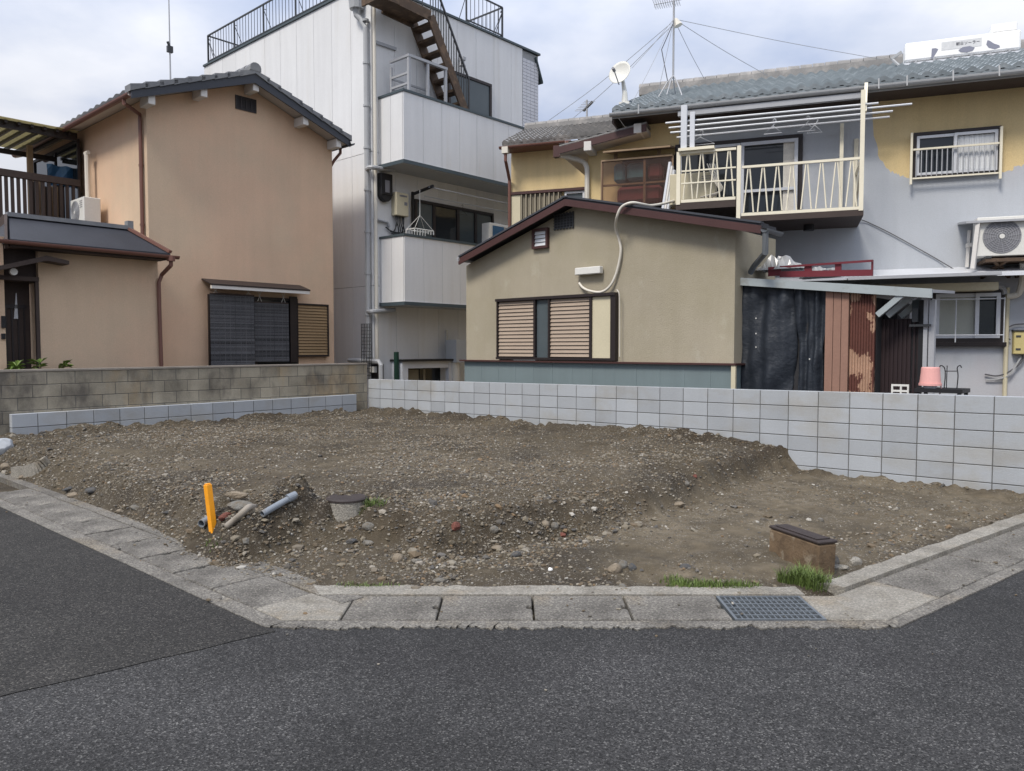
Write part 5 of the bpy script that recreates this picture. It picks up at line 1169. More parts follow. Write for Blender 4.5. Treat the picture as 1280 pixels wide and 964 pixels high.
r5 = random.Random(5); edge = []
for a, b in zip(bd[:-1], bd[1:]): edge += [a]+(jag(a,b,5,r5) if abs(b[0]-a[0]) < 1.0 else [])
edge.append(bd[-1])
low = [(wl_,0),(wl_,zT),(FR.st(1088,170)[0],zT)]+edge+[(wR,bd[-1][1]),(wR,0)]
upp = [(FR.st(1088,170)[0],zT),(wR,zT),(wR,bd[-1][1])]+edge[::-1]
mb.add([FR.w(a,z,0) for a,z in low], [tuple(range(len(low)))], 0); mb.add([FR.w(a,z,0) for a,z in upp], [tuple(range(len(upp)))], 1)
mb.cur = 0; mb.fb(FR, wl_+.01, wR-.01, 0, zT-.01, -7.5, -.01); part('wall', mb, [M['greywall'], M['yellow']], rh_)
# yellow gable bay to the left, same plane
ylw = thing('yellow_house', 'yellow stucco house with brown weathered tile roofs between the white building and the grey house', 'house', FR.w(-6.5,0,-3))
yl = Q(735,220)[0]
g0 = FR.st(699,183,.45); g1 = FR.st(800,156,.45)
gz = lambda s: g0[1]+(g1[1]-g0[1])*(s-g0[0])/(g1[0]-g0[0])
sX = g1[0]+.02
mb = MB(); mb.fp(FR, [(yl,0),(yl,gz(yl)-.12),(sX,gz(sX)-.12),(sX,ez+.03),(wl_-.003,ez+.03),(wl_-.003,0)], -3.5, -.004); part('wall', mb, M['yellow'], ylw)
mb = MB(); mb.fp(FR, [(g0[0],g0[1]-.14),(sX+.1,gz(sX+.1)-.14),(sX+.1,gz(sX+.1)+.0),(g0[0],g0[1]+.0)], .42, .45); part('bargeboard', mb, M['brownbarge'], ylw)
mb = MB(); mb.fp(FR, [(g0[0],g0[1]-.15),(sX+.1,gz(sX+.1)-.15),(sX+.1,gz(sX+.1)-.06),(g0[0],g0[1]-.06)], -3.5, .418); part('soffit', mb, M['soffit_w'], ylw)
mb = MB(); tile_roof(mb, FR.w(sX+.1,gz(sX+.1)+.02,.45), FR.w(sX+.1,gz(sX+.1)+.02,-3.5), FR.w(g0[0],g0[1]+.02,.45), FR.w(g0[0],g0[1]+.02,-3.5), 15, 9, thick=.03); part('roof', mb, M['tile_brown'], ylw)
for px, py in ((734.5,182),(797,160)):
    s, z = FR.st(px,py,.44); mb = MB(); mb.fb(FR, s-.075, s+.075, z-.10, z+.08, .0, .455); part('purlin_end', mb, M['whitewood'], ylw, bevel=.008)
# setback wing
FY = Fac(FR.O-FR.N*1.5, D70)
Y = lambda px, py, off=0: FY.st(px, py, off)
yA, yB = Y(639,210)[0], yl+.3
zj_ = Y(680,238)[1]; ea0, ea1 = FY.st(628,187,.4), FY.st(702,178,.4); eza = (ea0[1]+ea1[1])/2
mb = MB(); mb.fb(FY, yA, yB, zj_, eza+.05, -2.4, 0); mb.fb(FY, yA+.02, yB, 0, zj_-.001, -2.4, -.06); part('wing_wall', mb, M['yellow'], ylw)
mb = MB(); n = 26; xa, xb = Y(652,270)[0], Y(702,260)[0]
for i in range(n): a = xa+(xb-xa)*i/n; mb.fb(FY, a, a+(xb-xa)/n-.01, 1.5, zj_-.07, -.05, .0+(.05 if i % 3 == 0 else .0))
part('corrugated_panel', mb, M['mould'], ylw)
mb = MB(); mb.fb(FY, yA+.02, Y(651,270)[0], 1.5, zj_-.07, -.05, .03); part('side_board', mb, M['cream'], ylw)
mb = MB(); mb.fb(FY, yA-.03, yB, zj_-.06, zj_-.0, -.055, .06); part('joint_trim', mb, M['brownbarge'], ylw)
a = FY.pr(706,238,731,252); mb = MB(); framed(mb, FY, a[0],a[1],a[2]-.6,a[3]-.02,-.058,.02,.045); wf = part('window_frame', mb, M['alu'], ylw)
mb = MB(); mb.fb(FY, a[0]+.03,a[1]-.03,a[2]-.57,a[3]-.05,-.055,-.02); part('pane', mb, M['glass_teal'], wf)
rg0, rg1 = FY.st(674,164,-2.0), FY.st(778,150,-2.0); rgz = (rg0[1]+rg1[1])/2
mb = MB(); tile_roof(mb, FY.w(rg0[0]-.35,rgz,-2.0), FY.w(rg1[0]+.4,rgz,-2.0), FY.w(ea0[0],eza+.10,.42), FY.w(sX,eza+.10,.42), 22, 10, amp=.045, step=.035); yr = part('wing_roof', mb, M['tile_brown'], ylw)
mb = MB(); ridge(mb, FY.w(rg0[0]-.35,rgz,-2.0), FY.w(rg1[0]+.4,rgz,-2.0), .22, .16); part('ridge_tiles', mb, M['tile_brown'], yr)
mb = MB(); gutter(mb, FY.w(ea0[0]-.04,eza+.02,.47), FY.w(ea1[0]+.1,eza+.02,.47), .055); mb.fb(FY, ea0[0]+.02, ea1[0]+.2, eza-.02, eza+.05, .02, .40); part('gutter', mb, M['pipe_brown'], ylw)
mb = MB(); s = Y(637,200)[0]; c = FY.w(ea0[0]+.10,eza-.03,.47)
mb.box(c-Vector((0,0,.03)), FY.D*.07, FY.N*.06, Vector((0,0,.07))); hp_ = part('rain_head', mb, M['pipe_white'], ylw)
mb = MB(); mb.tube([c-Vector((0,0,.1)), c-Vector((0,0,.25)), FY.w(s+.02,eza-.62,.06), FY.w(s+.02,zj_-1,.06)], .035); part('downpipe', mb, M['pipe_brown'], ylw)
mb = MB(); c = FR.st(699,193,.3)
mb.tube(spline([FR.pt(700,194,.25),FR.pt(712,197,.2),FR.pt(728,202,.06),FR.pt(733,208,.05),FR.pt(734,215,.05)],4)+[FR.pt(734,262,.05)], .05, 8); part('downpipe', mb, M['pipe_white'], ylw)
mb = MB(); p = FR.pt(697,190,.25); mb.box(p, FR.D*.07, FR.N*.07, Vector((0,0,.11))); part('rain_head', mb, M['brownbarge'], ylw)
# crack-pale streak is left to the stucco; smoky corrugated window screen with goods behind it
wsn = thing('window_screen', 'smoky corrugated plastic screen box with coloured bundles over a yellow wall window', 'screen', FR.w(Q(795,230)[0],Q(795,255)[1],.3))
a = FR.pr(752,200,840,256,.5); zt_ = FR.st(795,199,.5)[1]; zb_ = FR.st(795,257,.5)[1]
mb = MB(); n = 48
for i in range(n):
    x = a[0]+(a[1]-a[0])*i/n; x2 = a[0]+(a[1]-a[0])*(i+1)/n; o0_, o1_ = .5+.012*(i % 2), .5+.012*((i+1) % 2)
    mb.hexa([FR.w(x,zb_,o0_),FR.w(x,zb_,o0_-.003),FR.w(x2,zb_,o1_-.003),FR.w(x2,zb_,o1_),FR.w(x,zt_,o0_),FR.w(x,zt_,o0_-.003),FR.w(x2,zt_,o1_-.003),FR.w(x2,zt_,o1_)])
part('corrugated_sheet', mb, M['corru'], wsn)
mb = MB()
for x in (a[0], (a[0]+a[1])/2+.15, a[1]): mb.fb(FR, x-.02, x+.02, zb_, zt_+.02, .45, .49)
mb.fb(FR, a[0], a[1], zt_, zt_+.03, .44, .52); mb.fb(FR, a[0], a[1], (zt_+zb_)/2-.03, (zt_+zb_)/2, .44, .49)
part('timber_frame', mb, M['wood_raw'], wsn)
zc = FR.st(790,192,.3)[1]
mb = MB(); mb.hexa([FR.w(a[0]+.05,zc-.02,.62),FR.w(a[0]+.05,zc+.10,.002),FR.w(a[1]-.02,zc+.10,.002),FR.w(a[1]-.02,zc-.02,.62),FR.w(a[0]+.05,zc+.01,.62),FR.w(a[0]+.05,zc+.13,.002),FR.w(a[1]-.02,zc+.13,.002),FR.w(a[1]-.02,zc+.01,.62)])
mb.fb(FR, a[0]+.2,a[0]+.26,zt_+.03,zc+.02,.3,.36); mb.fb(FR, a[1]-.3,a[1]-.24,zt_+.03,zc+.02,.3,.36); part('small_canopy', mb, M['wood_raw'], wsn)
mb = MB(); mb.fb(FR, a[0]+.3, a[1]-.02, zb_, zc-.03, .002, .05); part('dark_opening', mb, M['inside'], wsn)
for x0, x1, y0, y1, mm, lb in ((768,782,205,229,'bluegoods','left'),(784,808,204,226,'bluegoods','middle'),(810,828,205,224,'redgoods','right')):
    b = FR.pr(x0,y0,x1,y1,.3); mb = MB(); mb.fb(FR,b[0],b[1],b[2],b[3],.12,.38); solo('storage_bundle', mb, M[mm], 'dark bundle stored on the %s behind the smoky corrugated window screen, upper shelf' % lb, 'bundle', bevel=.05)
b = FR.pr(772,233,828,254,.3); mb = MB(); mb.fb(FR,b[0],b[1],b[2],b[3],.12,.38); solo('storage_bundle', mb, M['redgoods'], 'long dark red bundle on the lower shelf behind the smoky corrugated screen', 'bundle', bevel=.06)
for i in range(3):
    mb = MB(); mb.bar(FR.pt(829+i*3,262,.75), FR.pt(838+i*2.2,203+i*5,.62), .055,.045); solo('leaning_board', mb, M['alu'] if i != 1 else M['whitewood'], ['pale leaning board, leftmost of three beside the balcony','whitish leaning board, middle of three beside the balcony','pale leaning board, rightmost of three, touching the cream balcony'][i], 'board', 'boards leaning beside the balcony')

# roof of the right house
e0s = eL[0]; mb = MB()
RDz = rz; e1s = wR+.3
tile_roof(mb, FR.w(e0s,RDz,-RD), FR.w(e1s,RDz,-RD), FR.w(e0s,ez+.09,EO), FR.w(e1s,ez+.09,EO), 44, 17, amp=.055, step=.04)
rf = part('roof', mb, M['tile_blue'], rh_)
mb = MB(); tile_roof(mb, FR.w(e0s,RDz,-RD), FR.w(e1s,RDz,-RD), FR.w(e0s,ez+.09,-2*RD-EO), FR.w(e1s,ez+.09,-2*RD-EO), 44, 8, amp=.055, step=.04); part('back_slope', mb, M['tile_blue'], rf)
mb = MB(); ridge(mb, FR.w(Q(800,110,-RD)[0],RDz-.05,-RD), FR.w(e1s,RDz-.05,-RD), .28, .28); part('ridge_tiles', mb, M['tile_brown'], rf)
mb = MB(); mb.fp(FR, [(e0s+.12,ez-.05),(e1s,ez-.05),(e1s,ez+.03),(e0s+.12,ez+.03)], .005, EO-.02); mb.fb(FR, e0s, e0s+.04, ez-.14, ez+.05, -RD, EO); part('eave_soffit', mb, M['wood_dark'], rh_)
mb = MB(); xg = wl_-1.0; tri = [(-.3,ez+.031),(-RD,RDz-.12),(-2*RD+.3,ez+.031)]
mb.add([FR.w(xg,z,o) for o,z in tri]+[FR.w(xg+.1,z,o) for o,z in tri], [(0,1,2),(5,4,3),(0,3,4,1),(1,4,5,2),(2,5,3,0)]); part('gable_wall', mb, M['yellow'], rh_)
mb = MB(); mb.fb(FR, e0s, e1s, ez-.06, ez+.06, EO-.015, EO+.005); gutter(mb, FR.w(e0s-.03,ez+.02,EO+.06), FR.w(e1s,ez+.02,EO+.06), .06)
for px in (800,1098,1133,1190,1247): s = Q(px,100,EO)[0]; mb.bar(FR.w(s,ez-.05,EO+.12), FR.w(s,ez+.12,EO+.10), .02,.02)
part('gutter', mb, M['pipe_grey'], rh_)
# balcony
BF = 1.30; Bq = lambda px, py: FR.st(px, py, BF)
bl, bm_, br_ = Bq(848,220)[0], Bq(923.5,220)[0], Bq(1077,220)[0]
zf1 = (Bq(925,270)[1]+Bq(1078,262)[1])/2; zt1 = (Bq(925,208)[1]+Bq(1077,195.5)[1])/2
zf0 = (Bq(848,254)[1]+Bq(922,249)[1])/2; zt0 = (Bq(848,189.5)[1]+Bq(922,184.5)[1])/2
bc = thing('steel_balcony', 'cream painted steel balcony with zigzag railing bars on the right house', 'balcony', FR.w(Q(980,270)[0],zf1,.6))
zroof = ez-.02
def rail(s0, s1, z0, z1, zz, n, mids=()):
    mb = MB(); mb.fb(FR, s0, s1, z1-.04, z1, BF-.04, BF); mb.fb(FR, s0, s1, z0, z0+.05, BF-.04, BF)
    for m_ in mids: mb.fb(FR, s0, s1, z0+(z1-z0)*m_-.012, z0+(z1-z0)*m_+.012, BF-.035, BF-.006)
    h = s1-s0
    for i in range(n):
        a = s0+h*(i+.15)/n; c = s0+h*(i+.5)/n; b = s0+h*(i+.85)/n
        mb.bar(FR.w(a,z0+.06,BF-.02), FR.w(c-.015,z1-.05,BF-.02), .018); mb.bar(FR.w(c+.015,z1-.05,BF-.02), FR.w(b,z0+.06,BF-.02), .018)
    return mb
part('zigzag_railing', rail(bm_+.05, br_-.03, zf1, zt1, 0, 8), M['cream_paint'], bc)
part('zigzag_railing', rail(bl+.05, bm_-.05, zf0, zt0, 0, 4, (.38,.62)), M['cream_paint'], bc)
for s, z0, z1 in ((bl,zf0-.03,zt0),(bm_,zf1-.12,zt0+.02),(br_,zf1-.02,FR.st(1082,112,BF)[1])):
    mb = MB(); mb.fb(FR, s-.033, s+.033, z0, z1, BF-.05, BF+.01); part('post', mb, M['cream_paint'], bc)
s = Bq(855,150)[0]; mb = MB(); mb.fb(FR, s-.05, s+.05, zt0-.0, FR.st(853,132,BF)[1], BF-.06, BF+.02); mb.fb(FR, s+.10, s+.18, zt0, FR.st(862,140,BF)[1], BF-.05, BF+.0); part('post', mb, M['alu'], bc)
s2 = br_; mb = MB(); mb.bar(FR.w(s2+.03,FR.st(1079,140,BF)[1],BF-.02), FR.w(s2+.08,FR.st(1087,108,EO)[1],EO+.15), .05); mb.bar(FR.w(s2,zf1+.1,.02),FR.w(s2,zt1+.6,.02),.06) ; mb.bar(FR.w(s2,zt1-.02,.0),FR.w(s2,zt1-.02,BF-.06),.04); mb.bar(FR.w(s2,zf1+.2,.02),FR.w(s2,zt1-.05,BF-.08),.03); mb.fb(FR, s2-.28,s2-.22,zf1+.05,FR.st(1068,153,.2)[1],.16,.22)
part('side_braces', mb, M['cream_paint'], bc)
mb = MB(); mb.fb(FR, bm_-.045, br_+.04, zf1-.10, zf1-.001, .004, BF-.001); mb.fb(FR, bl-.04, bm_-.046, zf0-.12, zf0-.001, .004, BF-.001); part('floor', mb, M['wood_dark'], bc)
mb = MB(); mb.fb(FR, bl, Bq(893,190)[0], zt0+.002, zt0+.05, BF-.32, BF+.06); part('rail_shelf', mb, M['cream_paint'], bc)
mb = MB(); mb.fb(FR, Q(848,135,EO)[0], br_+.1, ez-.15, ez-.062, EO-.03, EO+.06); part('header_beam', mb, M['alu_grey'], bc)
mb = MB(); p = FR.pt(1011,286,.5); mb.tube([FR.w(FR.st(1011,286,.6)[0],zf1-.101,.6),FR.w(FR.st(1011,286,.6)[0],zf1-.2,.6)], .09, 12); part('ceiling_lamp', mb, M['black'], bc)
# laundry poles
ps = [(832,154,1098,129,1.2),(836,160,1140,130,.95),(838,166,1116,139,.7),(846,172,1112,146,.45)]
lp = ['thin aluminium laundry pole above the cream balcony, highest and rearmost','long aluminium laundry pole above the cream balcony, sticking out furthest right','aluminium laundry pole above the cream balcony, third from the top','aluminium laundry pole above the cream balcony, lowest of four']
for k, (x0,y0,x1,y1,o) in enumerate(ps): mb = MB(); mb.tube([FR.pt(x0,y0,o),FR.pt(x1,y1,o)], .017, 8); solo('laundry_pole', mb, M['alu'], lp[k], 'laundry pole', 'laundry poles over the balcony')
hanger(FR, 875, 181, .95, 'dull metal hanger bunch at the left end of the laundry poles', M['alu_grey'], .5, 'wire_hanger')
hanger(FR, 966, 167, .7, 'pale hanger in the middle of the laundry poles over the sliding door', M['alu'], .3, 'wire_hanger')
hanger(FR, 1008, 164, .7, 'hanger left of the double one at the right of the laundry poles', M['alu_grey'], .3, 'wire_hanger')
hanger(FR, 1018, 166, .55, 'rightmost small hanger on the laundry poles near the right post', M['alu'], .25, 'wire_hanger')
# sliding door behind the balcony, small frosted window left
a = FR.pr(926,177,997,262); mb = MB(); framed(mb, FR, a[0]-1.2,a[1]+.08,zf1+.0,a[3]+.08,.002,.04,.08); dz = part('door_frame', mb, M['brown_sash'], rh_)
mb = MB(); framed(mb, FR, a[0],a[1],zf1+.04,a[3],.041,.085,.06); mb.fb(FR, a[0]+.06,a[1]-.06,FR.st(960,238)[1]-.03,FR.st(960,238)[1]+.02,.042,.08); framed(mb, FR, a[0]-1.12,a[0]-.01,zf1+.04,a[3],.041,.07,.05); part('sliding_sash', mb, M['alu'], dz)
mb = MB(); mb.fb(FR, a[0]-1.1,a[1]-.03,zf1+.06,a[3]-.03,.004,.03); part('pane', mb, M['glass'], dz)
mb = MB(); n = 10
for i in range(n): x = a[0]+.75*(a[1]-a[0])+(a[1]-a[0])*.2*i/n; mb.fb(FR, x, x+.016, zf1+.1, a[3]-.06, .0305, .036)
part('curtain', mb, M['curtain'], dz)
# AC unit on the left balcony bay
s_, z_ = FR.st(866,250,.75); ac_unit('outdoor_air_conditioner', 'cream outdoor air conditioner behind the raised left bay of the steel balcony', FR, s_, zf0+.02, .85, .80, .58, .3, M['cream'], fan=False)
mb = MB()
for k in range(4): mb.tube(spline([FR.pt(884+k*3,205,.9),FR.pt(892+k*2,225,1.0),FR.pt(899+k,238,1.0),FR.pt(890-k*5,247,.95)],5), .012, 6)
solo('coiled_hose', mb, M['pipe_white'], 'loops of pale hose beside the cream air conditioner on the balcony', 'hose', smooth=True)
# upper right window with railing
a = FR.pr(1141,163,1250,221); mb = MB(); framed(mb, FR, a[0],a[1],a[2],a[3],.002,.07,.05); wn = part('window_frame', mb, M['brown_sash'], rh_)
xm = Q(1193,190)[0]
mb = MB(); framed(mb, FR, a[0]+.05,xm+.02,a[2]+.05,a[3]-.06,.03,.06,.045); framed(mb, FR, xm-.02,a[1]-.05,a[2]+.05,a[3]-.06,.061,.085,.045); part('sash', mb, M['alu'], wn)
mb = MB(); mb.fb(FR, a[0]+.05,a[1]-.05,a[2]+.05,a[3]-.06,.02,.025); part('pane', mb, M['glass'], wn)
mb = MB(); n = 22
for i in range(n): x = xm+.04+(a[1]-.12-xm)*i/n; mb.fb(FR, x, x+(a[1]-.12-xm)/n*.92, a[2]+.1, a[3]-.11, .026, .03+.006*(i % 3))
part('curtain', mb, M['lace'], wn)
ry0, ry1 = FR.st(1195,183,.16)[1], FR.st(1195,220,.16)[1]
mb = MB(); al, ar = FR.st(1139.5,190,.16)[0], FR.st(1251.5,190,.16)[0]
for x, y_ in ((al,FR.st(1139,166,.16)[1]),(ar,FR.st(1251,158,.16)[1])): mb.fb(FR, x-.018, x+.018, ry1-.09, y_, .11, .16)
mb.fb(FR, al+.025, ar-.025, ry0-.012, ry0+.018, .12, .15); mb.fb(FR, al+.025, ar-.025, ry1-.005, ry1+.02, .12, .15)
rw = part('window_railing', mb, M['cream_paint'], rh_)
mb = MB()
for i in range(1,17): x = al+(ar-al)*i/17; mb.bar(FR.w(x,ry1+.03,.14), FR.w(x,ry0-.02,.14), .014)
part('railing_bars', mb, M['alu_grey'], rw)
# AC unit with hood and stilts on the lower canopy, right edge
AO = .62
s_, z_ = FR.st(1264,322,AO)
ac_unit('outdoor_air_conditioner', 'big white outdoor air conditioner with round fan under a hood at the right edge', FR, s_, z_, AO, .98, .66, .32)
hz0 = FR.st(1240,277,AO)[1]; sL = FR.st(1208,280,AO)[0]
mb = MB(); mb.hexa([FR.w(sL-.02,hz0-.02,AO+.08),FR.w(sL-.02,hz0+.06,.002),FR.w(s_+.8,hz0+.06,.002),FR.w(s_+.8,hz0-.02,AO+.08),FR.w(sL-.02,hz0+.015,AO+.08),FR.w(sL-.02,hz0+.095,.002),FR.w(s_+.8,hz0+.095,.002),FR.w(s_+.8,hz0+.015,AO+.08)])
part('equipment_hood', mb, M['alu_grey'], rh_)
cz1 = FR.st(1240,338,.7)[1]
mb = MB(); mb.bar(FR.pt(1223,279,AO+.02), FR.pt(1216,336,AO+.02), .09,.06); mb.bar(FR.pt(1212,288,.2), FR.pt(1209,334,.2), .06,.05); mb.fb(FR, FR.st(1212,305,.2)[0]-.05, FR.st(1222,305,AO)[0], FR.st(1212,306,.3)[1]-.03, FR.st(1212,306,.3)[1]+.03, .15, .3)
part('equipment_stilts', mb, M['whitewood'], rh_)
mb = MB(); sa = FR.st(1232,322,AO)[0]; zz = z_
for dx_ in (0.12, .62): mb.bar(FR.w(sa+dx_,zz-.02,AO-.02), FR.w(sa+dx_+.35,zz-.26,.02), .05); mb.bar(FR.w(sa+dx_+.2,zz-.02,AO-.02), FR.w(sa+dx_-.05,zz-.26,.02), .05)
mb.fb(FR, sa, s_+.6, zz-.055, zz-.004, .003, AO); part('equipment_bracket', mb, M['rust'], rh_)
# two long sheet canopies over the ground-floor window
za = FR.st(1190,338,.0)[1]; zb = FR.st(1190,345,.62)[1]
mb = MB(); cl = Q(960,345,.3)[0]; mb.hexa([FR.w(cl,zb-.02,.65),FR.w(cl,za,.002),FR.w(wR,za,.002),FR.w(wR,zb-.02,.65),FR.w(cl,zb+.03,.65),FR.w(cl,za+.05,.002),FR.w(wR,za+.05,.002),FR.w(wR,zb+.03,.65)])
part('sheet_canopy', mb, M['alu'], rh_)
mb = MB(); mb.fb(FR, Q(1030,352,.5)[0], Q(1250,352,.5)[0], FR.st(1190,352,.45)[1]-.15, FR.st(1190,350,.45)[1]-.05, .003, .42); part('canopy_lining', mb, M['cream'], rh_)
c0 = FR.st(1060,347,.95); c1 = FR.st(1252,345,.95)
mb = MB(); mb.bar(FR.w(c0[0],c0[1]-.02,.95), FR.w(c1[0],c0[1]+.0,.95), .05, .05); mb.hexa([FR.w(c0[0],c0[1]-.03,.95),FR.w(c0[0],c0[1]+.04,.43),FR.w(c1[0],c0[1]+.04,.43),FR.w(c1[0],c0[1]-.03,.95),FR.w(c0[0],c0[1]-.022,.95),FR.w(c0[0],c0[1]+.048,.43),FR.w(c1[0],c0[1]+.048,.43),FR.w(c1[0],c0[1]-.022,.95)])
part('polycarbonate_canopy', mb, M['alu_grey'], rh_)
# ground-floor window
a = FR.pr(1163,362,1255,428); mb = MB(); framed(mb, FR, a[0],a[1],a[2]-.0,a[3],.002,.06,.07); mb.fb(FR, a[0]-.03,a[1]+.03,a[2]-.07,a[2]-.001,.002,.09); wn = part('window_frame', mb, M['brown_sash'], rh_)
mb = MB(); xm = Q(1220,400)[0]; framed(mb, FR, a[0]+.07,xm+.03,a[2]+.07,a[3]-.07,.03,.055,.06); framed(mb, FR, xm-.03,a[1]-.07,a[2]+.07,a[3]-.07,.0551,.085,.06); part('sash', mb, M['alu'], wn)
mb = MB(); n = 26; r_ = random.Random(3)
for i in range(n): x = a[0]+.12+(xm-a[0]-.2)*i/n; mb.fb(FR, x, x+.075, a[2]+.13, a[3]-.12, .012, .016+.012*r_.random())
part('curtain', mb, M['curtain'], wn)
mb = MB(); mb.fb(FR, a[0]+.07, a[1]-.07, a[2]+.07, a[3]-.07, .004, .010); part('dark_room', mb, M['glass'], wn)
mb = MB(); mb.fb(FR, a[0]+.1, a[1]-.1, a[2]+.1, a[3]-.1, .04, .044); part('pane', mb, M['clear'], wn)
b0, b1 = FR.st(1166,374,.25), FR.st(1256,374,.25); zb2 = FR.st(1210,419,.25)[1]; zb3 = FR.st(1210,374,.25)[1]
mb = MB()
for z in (zb2, zb3): mb.tube([FR.w(b0[0],z,.25),FR.w(b1[0],z,.25)], .011, 6)
for x in (b0[0], (b0[0]*2+b1[0])/3, b1[0]): mb.tube([FR.w(x,zb2-.12,.25),FR.w(x,zb3+.02,.25)], .010, 6)
part('guard_rods', mb, M['alu'], wn)
# pipes, meter, wires at the right
mb = MB(); mb.tube(spline([FR.pt(1279,328,.35),FR.pt(1278,350,.2),FR.pt(1274,366,.12),FR.pt(1266,370,.09),FR.pt(1259,370,.07)],5), .05, 8); part('drain_pipe', mb, M['pipe_white'], rh_)
mb = MB(); s = Q(1257,420)[0]; mb.tube([FR.w(s,FR.st(1257,360)[1],.05),FR.w(s,.2,.05)], .035, 8); part('downpipe', mb, M['cream'], rh_)
mb = MB(); mb.tube(spline([FR.pt(1232,356,.1),FR.pt(1245,357,.09),FR.pt(1254,361,.07),FR.pt(1256,368,.07)],5), .04, 8); part('elbow_pipe', mb, M['alu_grey'], rh_)
a = FR.pr(1267,414,1281,443,.12); mb = MB(); mb.fb(FR, a[0],a[1]+.1,a[2],a[3],.002,.13); mt_ = part('meter_box', mb, M['meter'], rh_, bevel=.012)
mb = MB()
for z in (a[2]+.07,a[3]-.1): mb.fb(FR, a[0]+.03,a[0]+.10,z,z+.03,.131,.138)
mb.fb(FR, a[0]-.01, a[1]+.1, a[3], a[3]+.025, .003, .15); part('meter_hinges', mb, M['steel_dark'], mt_)
mb = MB(); mb.tube(spline([FR.pt(1281,405,.05),FR.pt(1268,406,.05),FR.pt(1259,411,.05),FR.pt(1257,420,.05),FR.pt(1263,425,.05)],5), .012, 5); mb.tube(spline([FR.pt(1278,443,.05),FR.pt(1278,451,.06),FR.pt(1263,464,.07),FR.pt(1247,470,.05),FR.pt(1231,468,.04)],5), .014, 5); part('meter_cable', mb, M['wire'], rh_)
mb = MB(); mb.tube(spline([FR.pt(1276,447,.06),FR.pt(1262,468,.08),FR.pt(1248,474,.05),FR.pt(1232,475,.04)],5), .014, 5); part('meter_cable', mb, M['pipe_grey'], rh_)
mb = MB(); mb.tube(spline([FR.pt(1066,273,.1),FR.pt(1080,276,.03),FR.pt(1110,290,.03),FR.pt(1150,312,.03),FR.pt(1183,331,.05),FR.pt(1204,344,.3)],5), .009, 5); part('wall_cable', mb, M['wire'], rh_)

# ------------------------------------------------------------------ solar tank, dish and aerials on the roofs
SO = -3.1
def roofz(off): return ez+.09+(RDz-ez-.09)*(EO-off)/(EO+RD)+.06
sa, za_ = FR.st(1131,82,SO); sb, zb_ = FR.st(1276,70,SO); zTop = (FR.st(1131,54,SO)[1]+FR.st(1274,37,SO)[1])/2; zBot = max((za_+zb_)/2-.08, roofz(SO)-.05)
so = thing('solar_water_heater', 'white solar water heater tank with faded Japanese lettering on the blue tiled roof', 'solar heater', FR.w((sa+sb)/2,zBot,SO))
mb = MB(); mb.fb(FR, sa, sb, zBot+.12, zTop, SO-.35, SO); part('tank', mb, M['solar_white'], so, bevel=.03)
mb = MB(); mb.fb(FR, sa-.02, sb+.03, zBot+.035, zBot+.075, SO-.35, SO+.03); fr_ = part('base_rail', mb, M['alu'], so)
for k in range(6): x = sa+.2+(sb-sa-.4)*k/5; mb = MB(); mb.fb(FR, x-.02, x+.02, zBot-.10, zBot+.12, SO-.05, SO+.045); part('support_clip', mb, M['alu_grey'], fr_)
mb = MB(); c0 = FR.st(1240,30,SO)[0]; zc_ = FR.st(1256,28,SO)[1]
mb.fb(FR, c0, FR.st(1273,30,SO)[0], zTop+.002, zc_+.0, SO-.30, SO-.03); part('feed_cistern', mb, M['solar_white'], so, bevel=.02)
a0, a1 = FR.st(1177,55,SO)[0], FR.st(1227,55,SO)[0]; zz0, zz1 = (zTop-zBot)*.42+zBot+.05, (zTop-zBot)*.85+zBot
mb = MB(); mb.fb(FR, a0, a1, zz0, zz1, SO+.0005, SO+.004); sg = part('nameplate', mb, M['label_grey'], so)
def text_mesh(txt, F, s, z, off, size, m, name, parent, xs=1.0):
    cu = bpy.data.curves.new('lettering', 'FONT'); cu.body = txt; cu.size = size; cu.extrude = .002; o = bpy.data.objects.new('lettering', cu); C.objects.link(o)
    bpy.context.view_layer.update(); me = bpy.data.meshes.new_from_object(o.evaluated_get(bpy.context.evaluated_depsgraph_get())); bpy.data.objects.remove(o); bpy.data.curves.remove(cu)
    base = OFF[parent.name]
    for v in me.vertices:
        p = F.w(s+v.co.x*xs, z+v.co.y, off+v.co.z)-base; v.co = p
    me.materials.clear(); me.materials.append(m); r = bpy.data.objects.new(name, me); C.objects.link(r); r.parent = parent; return r
try: text_mesh('朝日ソーラー', FR, a0+(a1-a0)*.36, zz0+(zz1-zz0)*.42, SO+.0065, (a1-a0)*.62/6.2, M['ink'], 'lettering', sg)
except Exception as ex: print('text', ex)
def blob(F, px, py, pts, off):
    s, z = F.st(px, py, SO); mb = MB(); mb.fp(F, [(s+a*.009, z+.10+b*.007) for a,b in pts], off, off+.003); part('peeled_patch', mb, M['greystain'], so)
blob(FR,1167,72,[(-5,-16),(-2,-17),(6,0),(9,8),(4,12),(-4,12)],SO+.0006)
blob(FR,1208,68,[(-16,0),(-8,7),(6,8),(16,2),(12,-6),(0,-9),(-12,-6)],SO+.0047)
blob(FR,1241,63,[(-11,16),(-7,14),(2,4),(12,-2),(14,-8),(4,-12),(-8,-6),(-13,4)],SO+.0006)
mb = MB(); mb.bar(FR.pt(1114,74,SO), FR.pt(1127,65,SO), .05); mb.tube(spline([FR.pt(1116,75,SO),FR.pt(1124,82,SO+.1),FR.pt(1134,85,SO+.2),FR.pt(1150,83,SO+.2)],5), .03, 6); part('feed_pipe', mb, M['pipe_grey'], so)
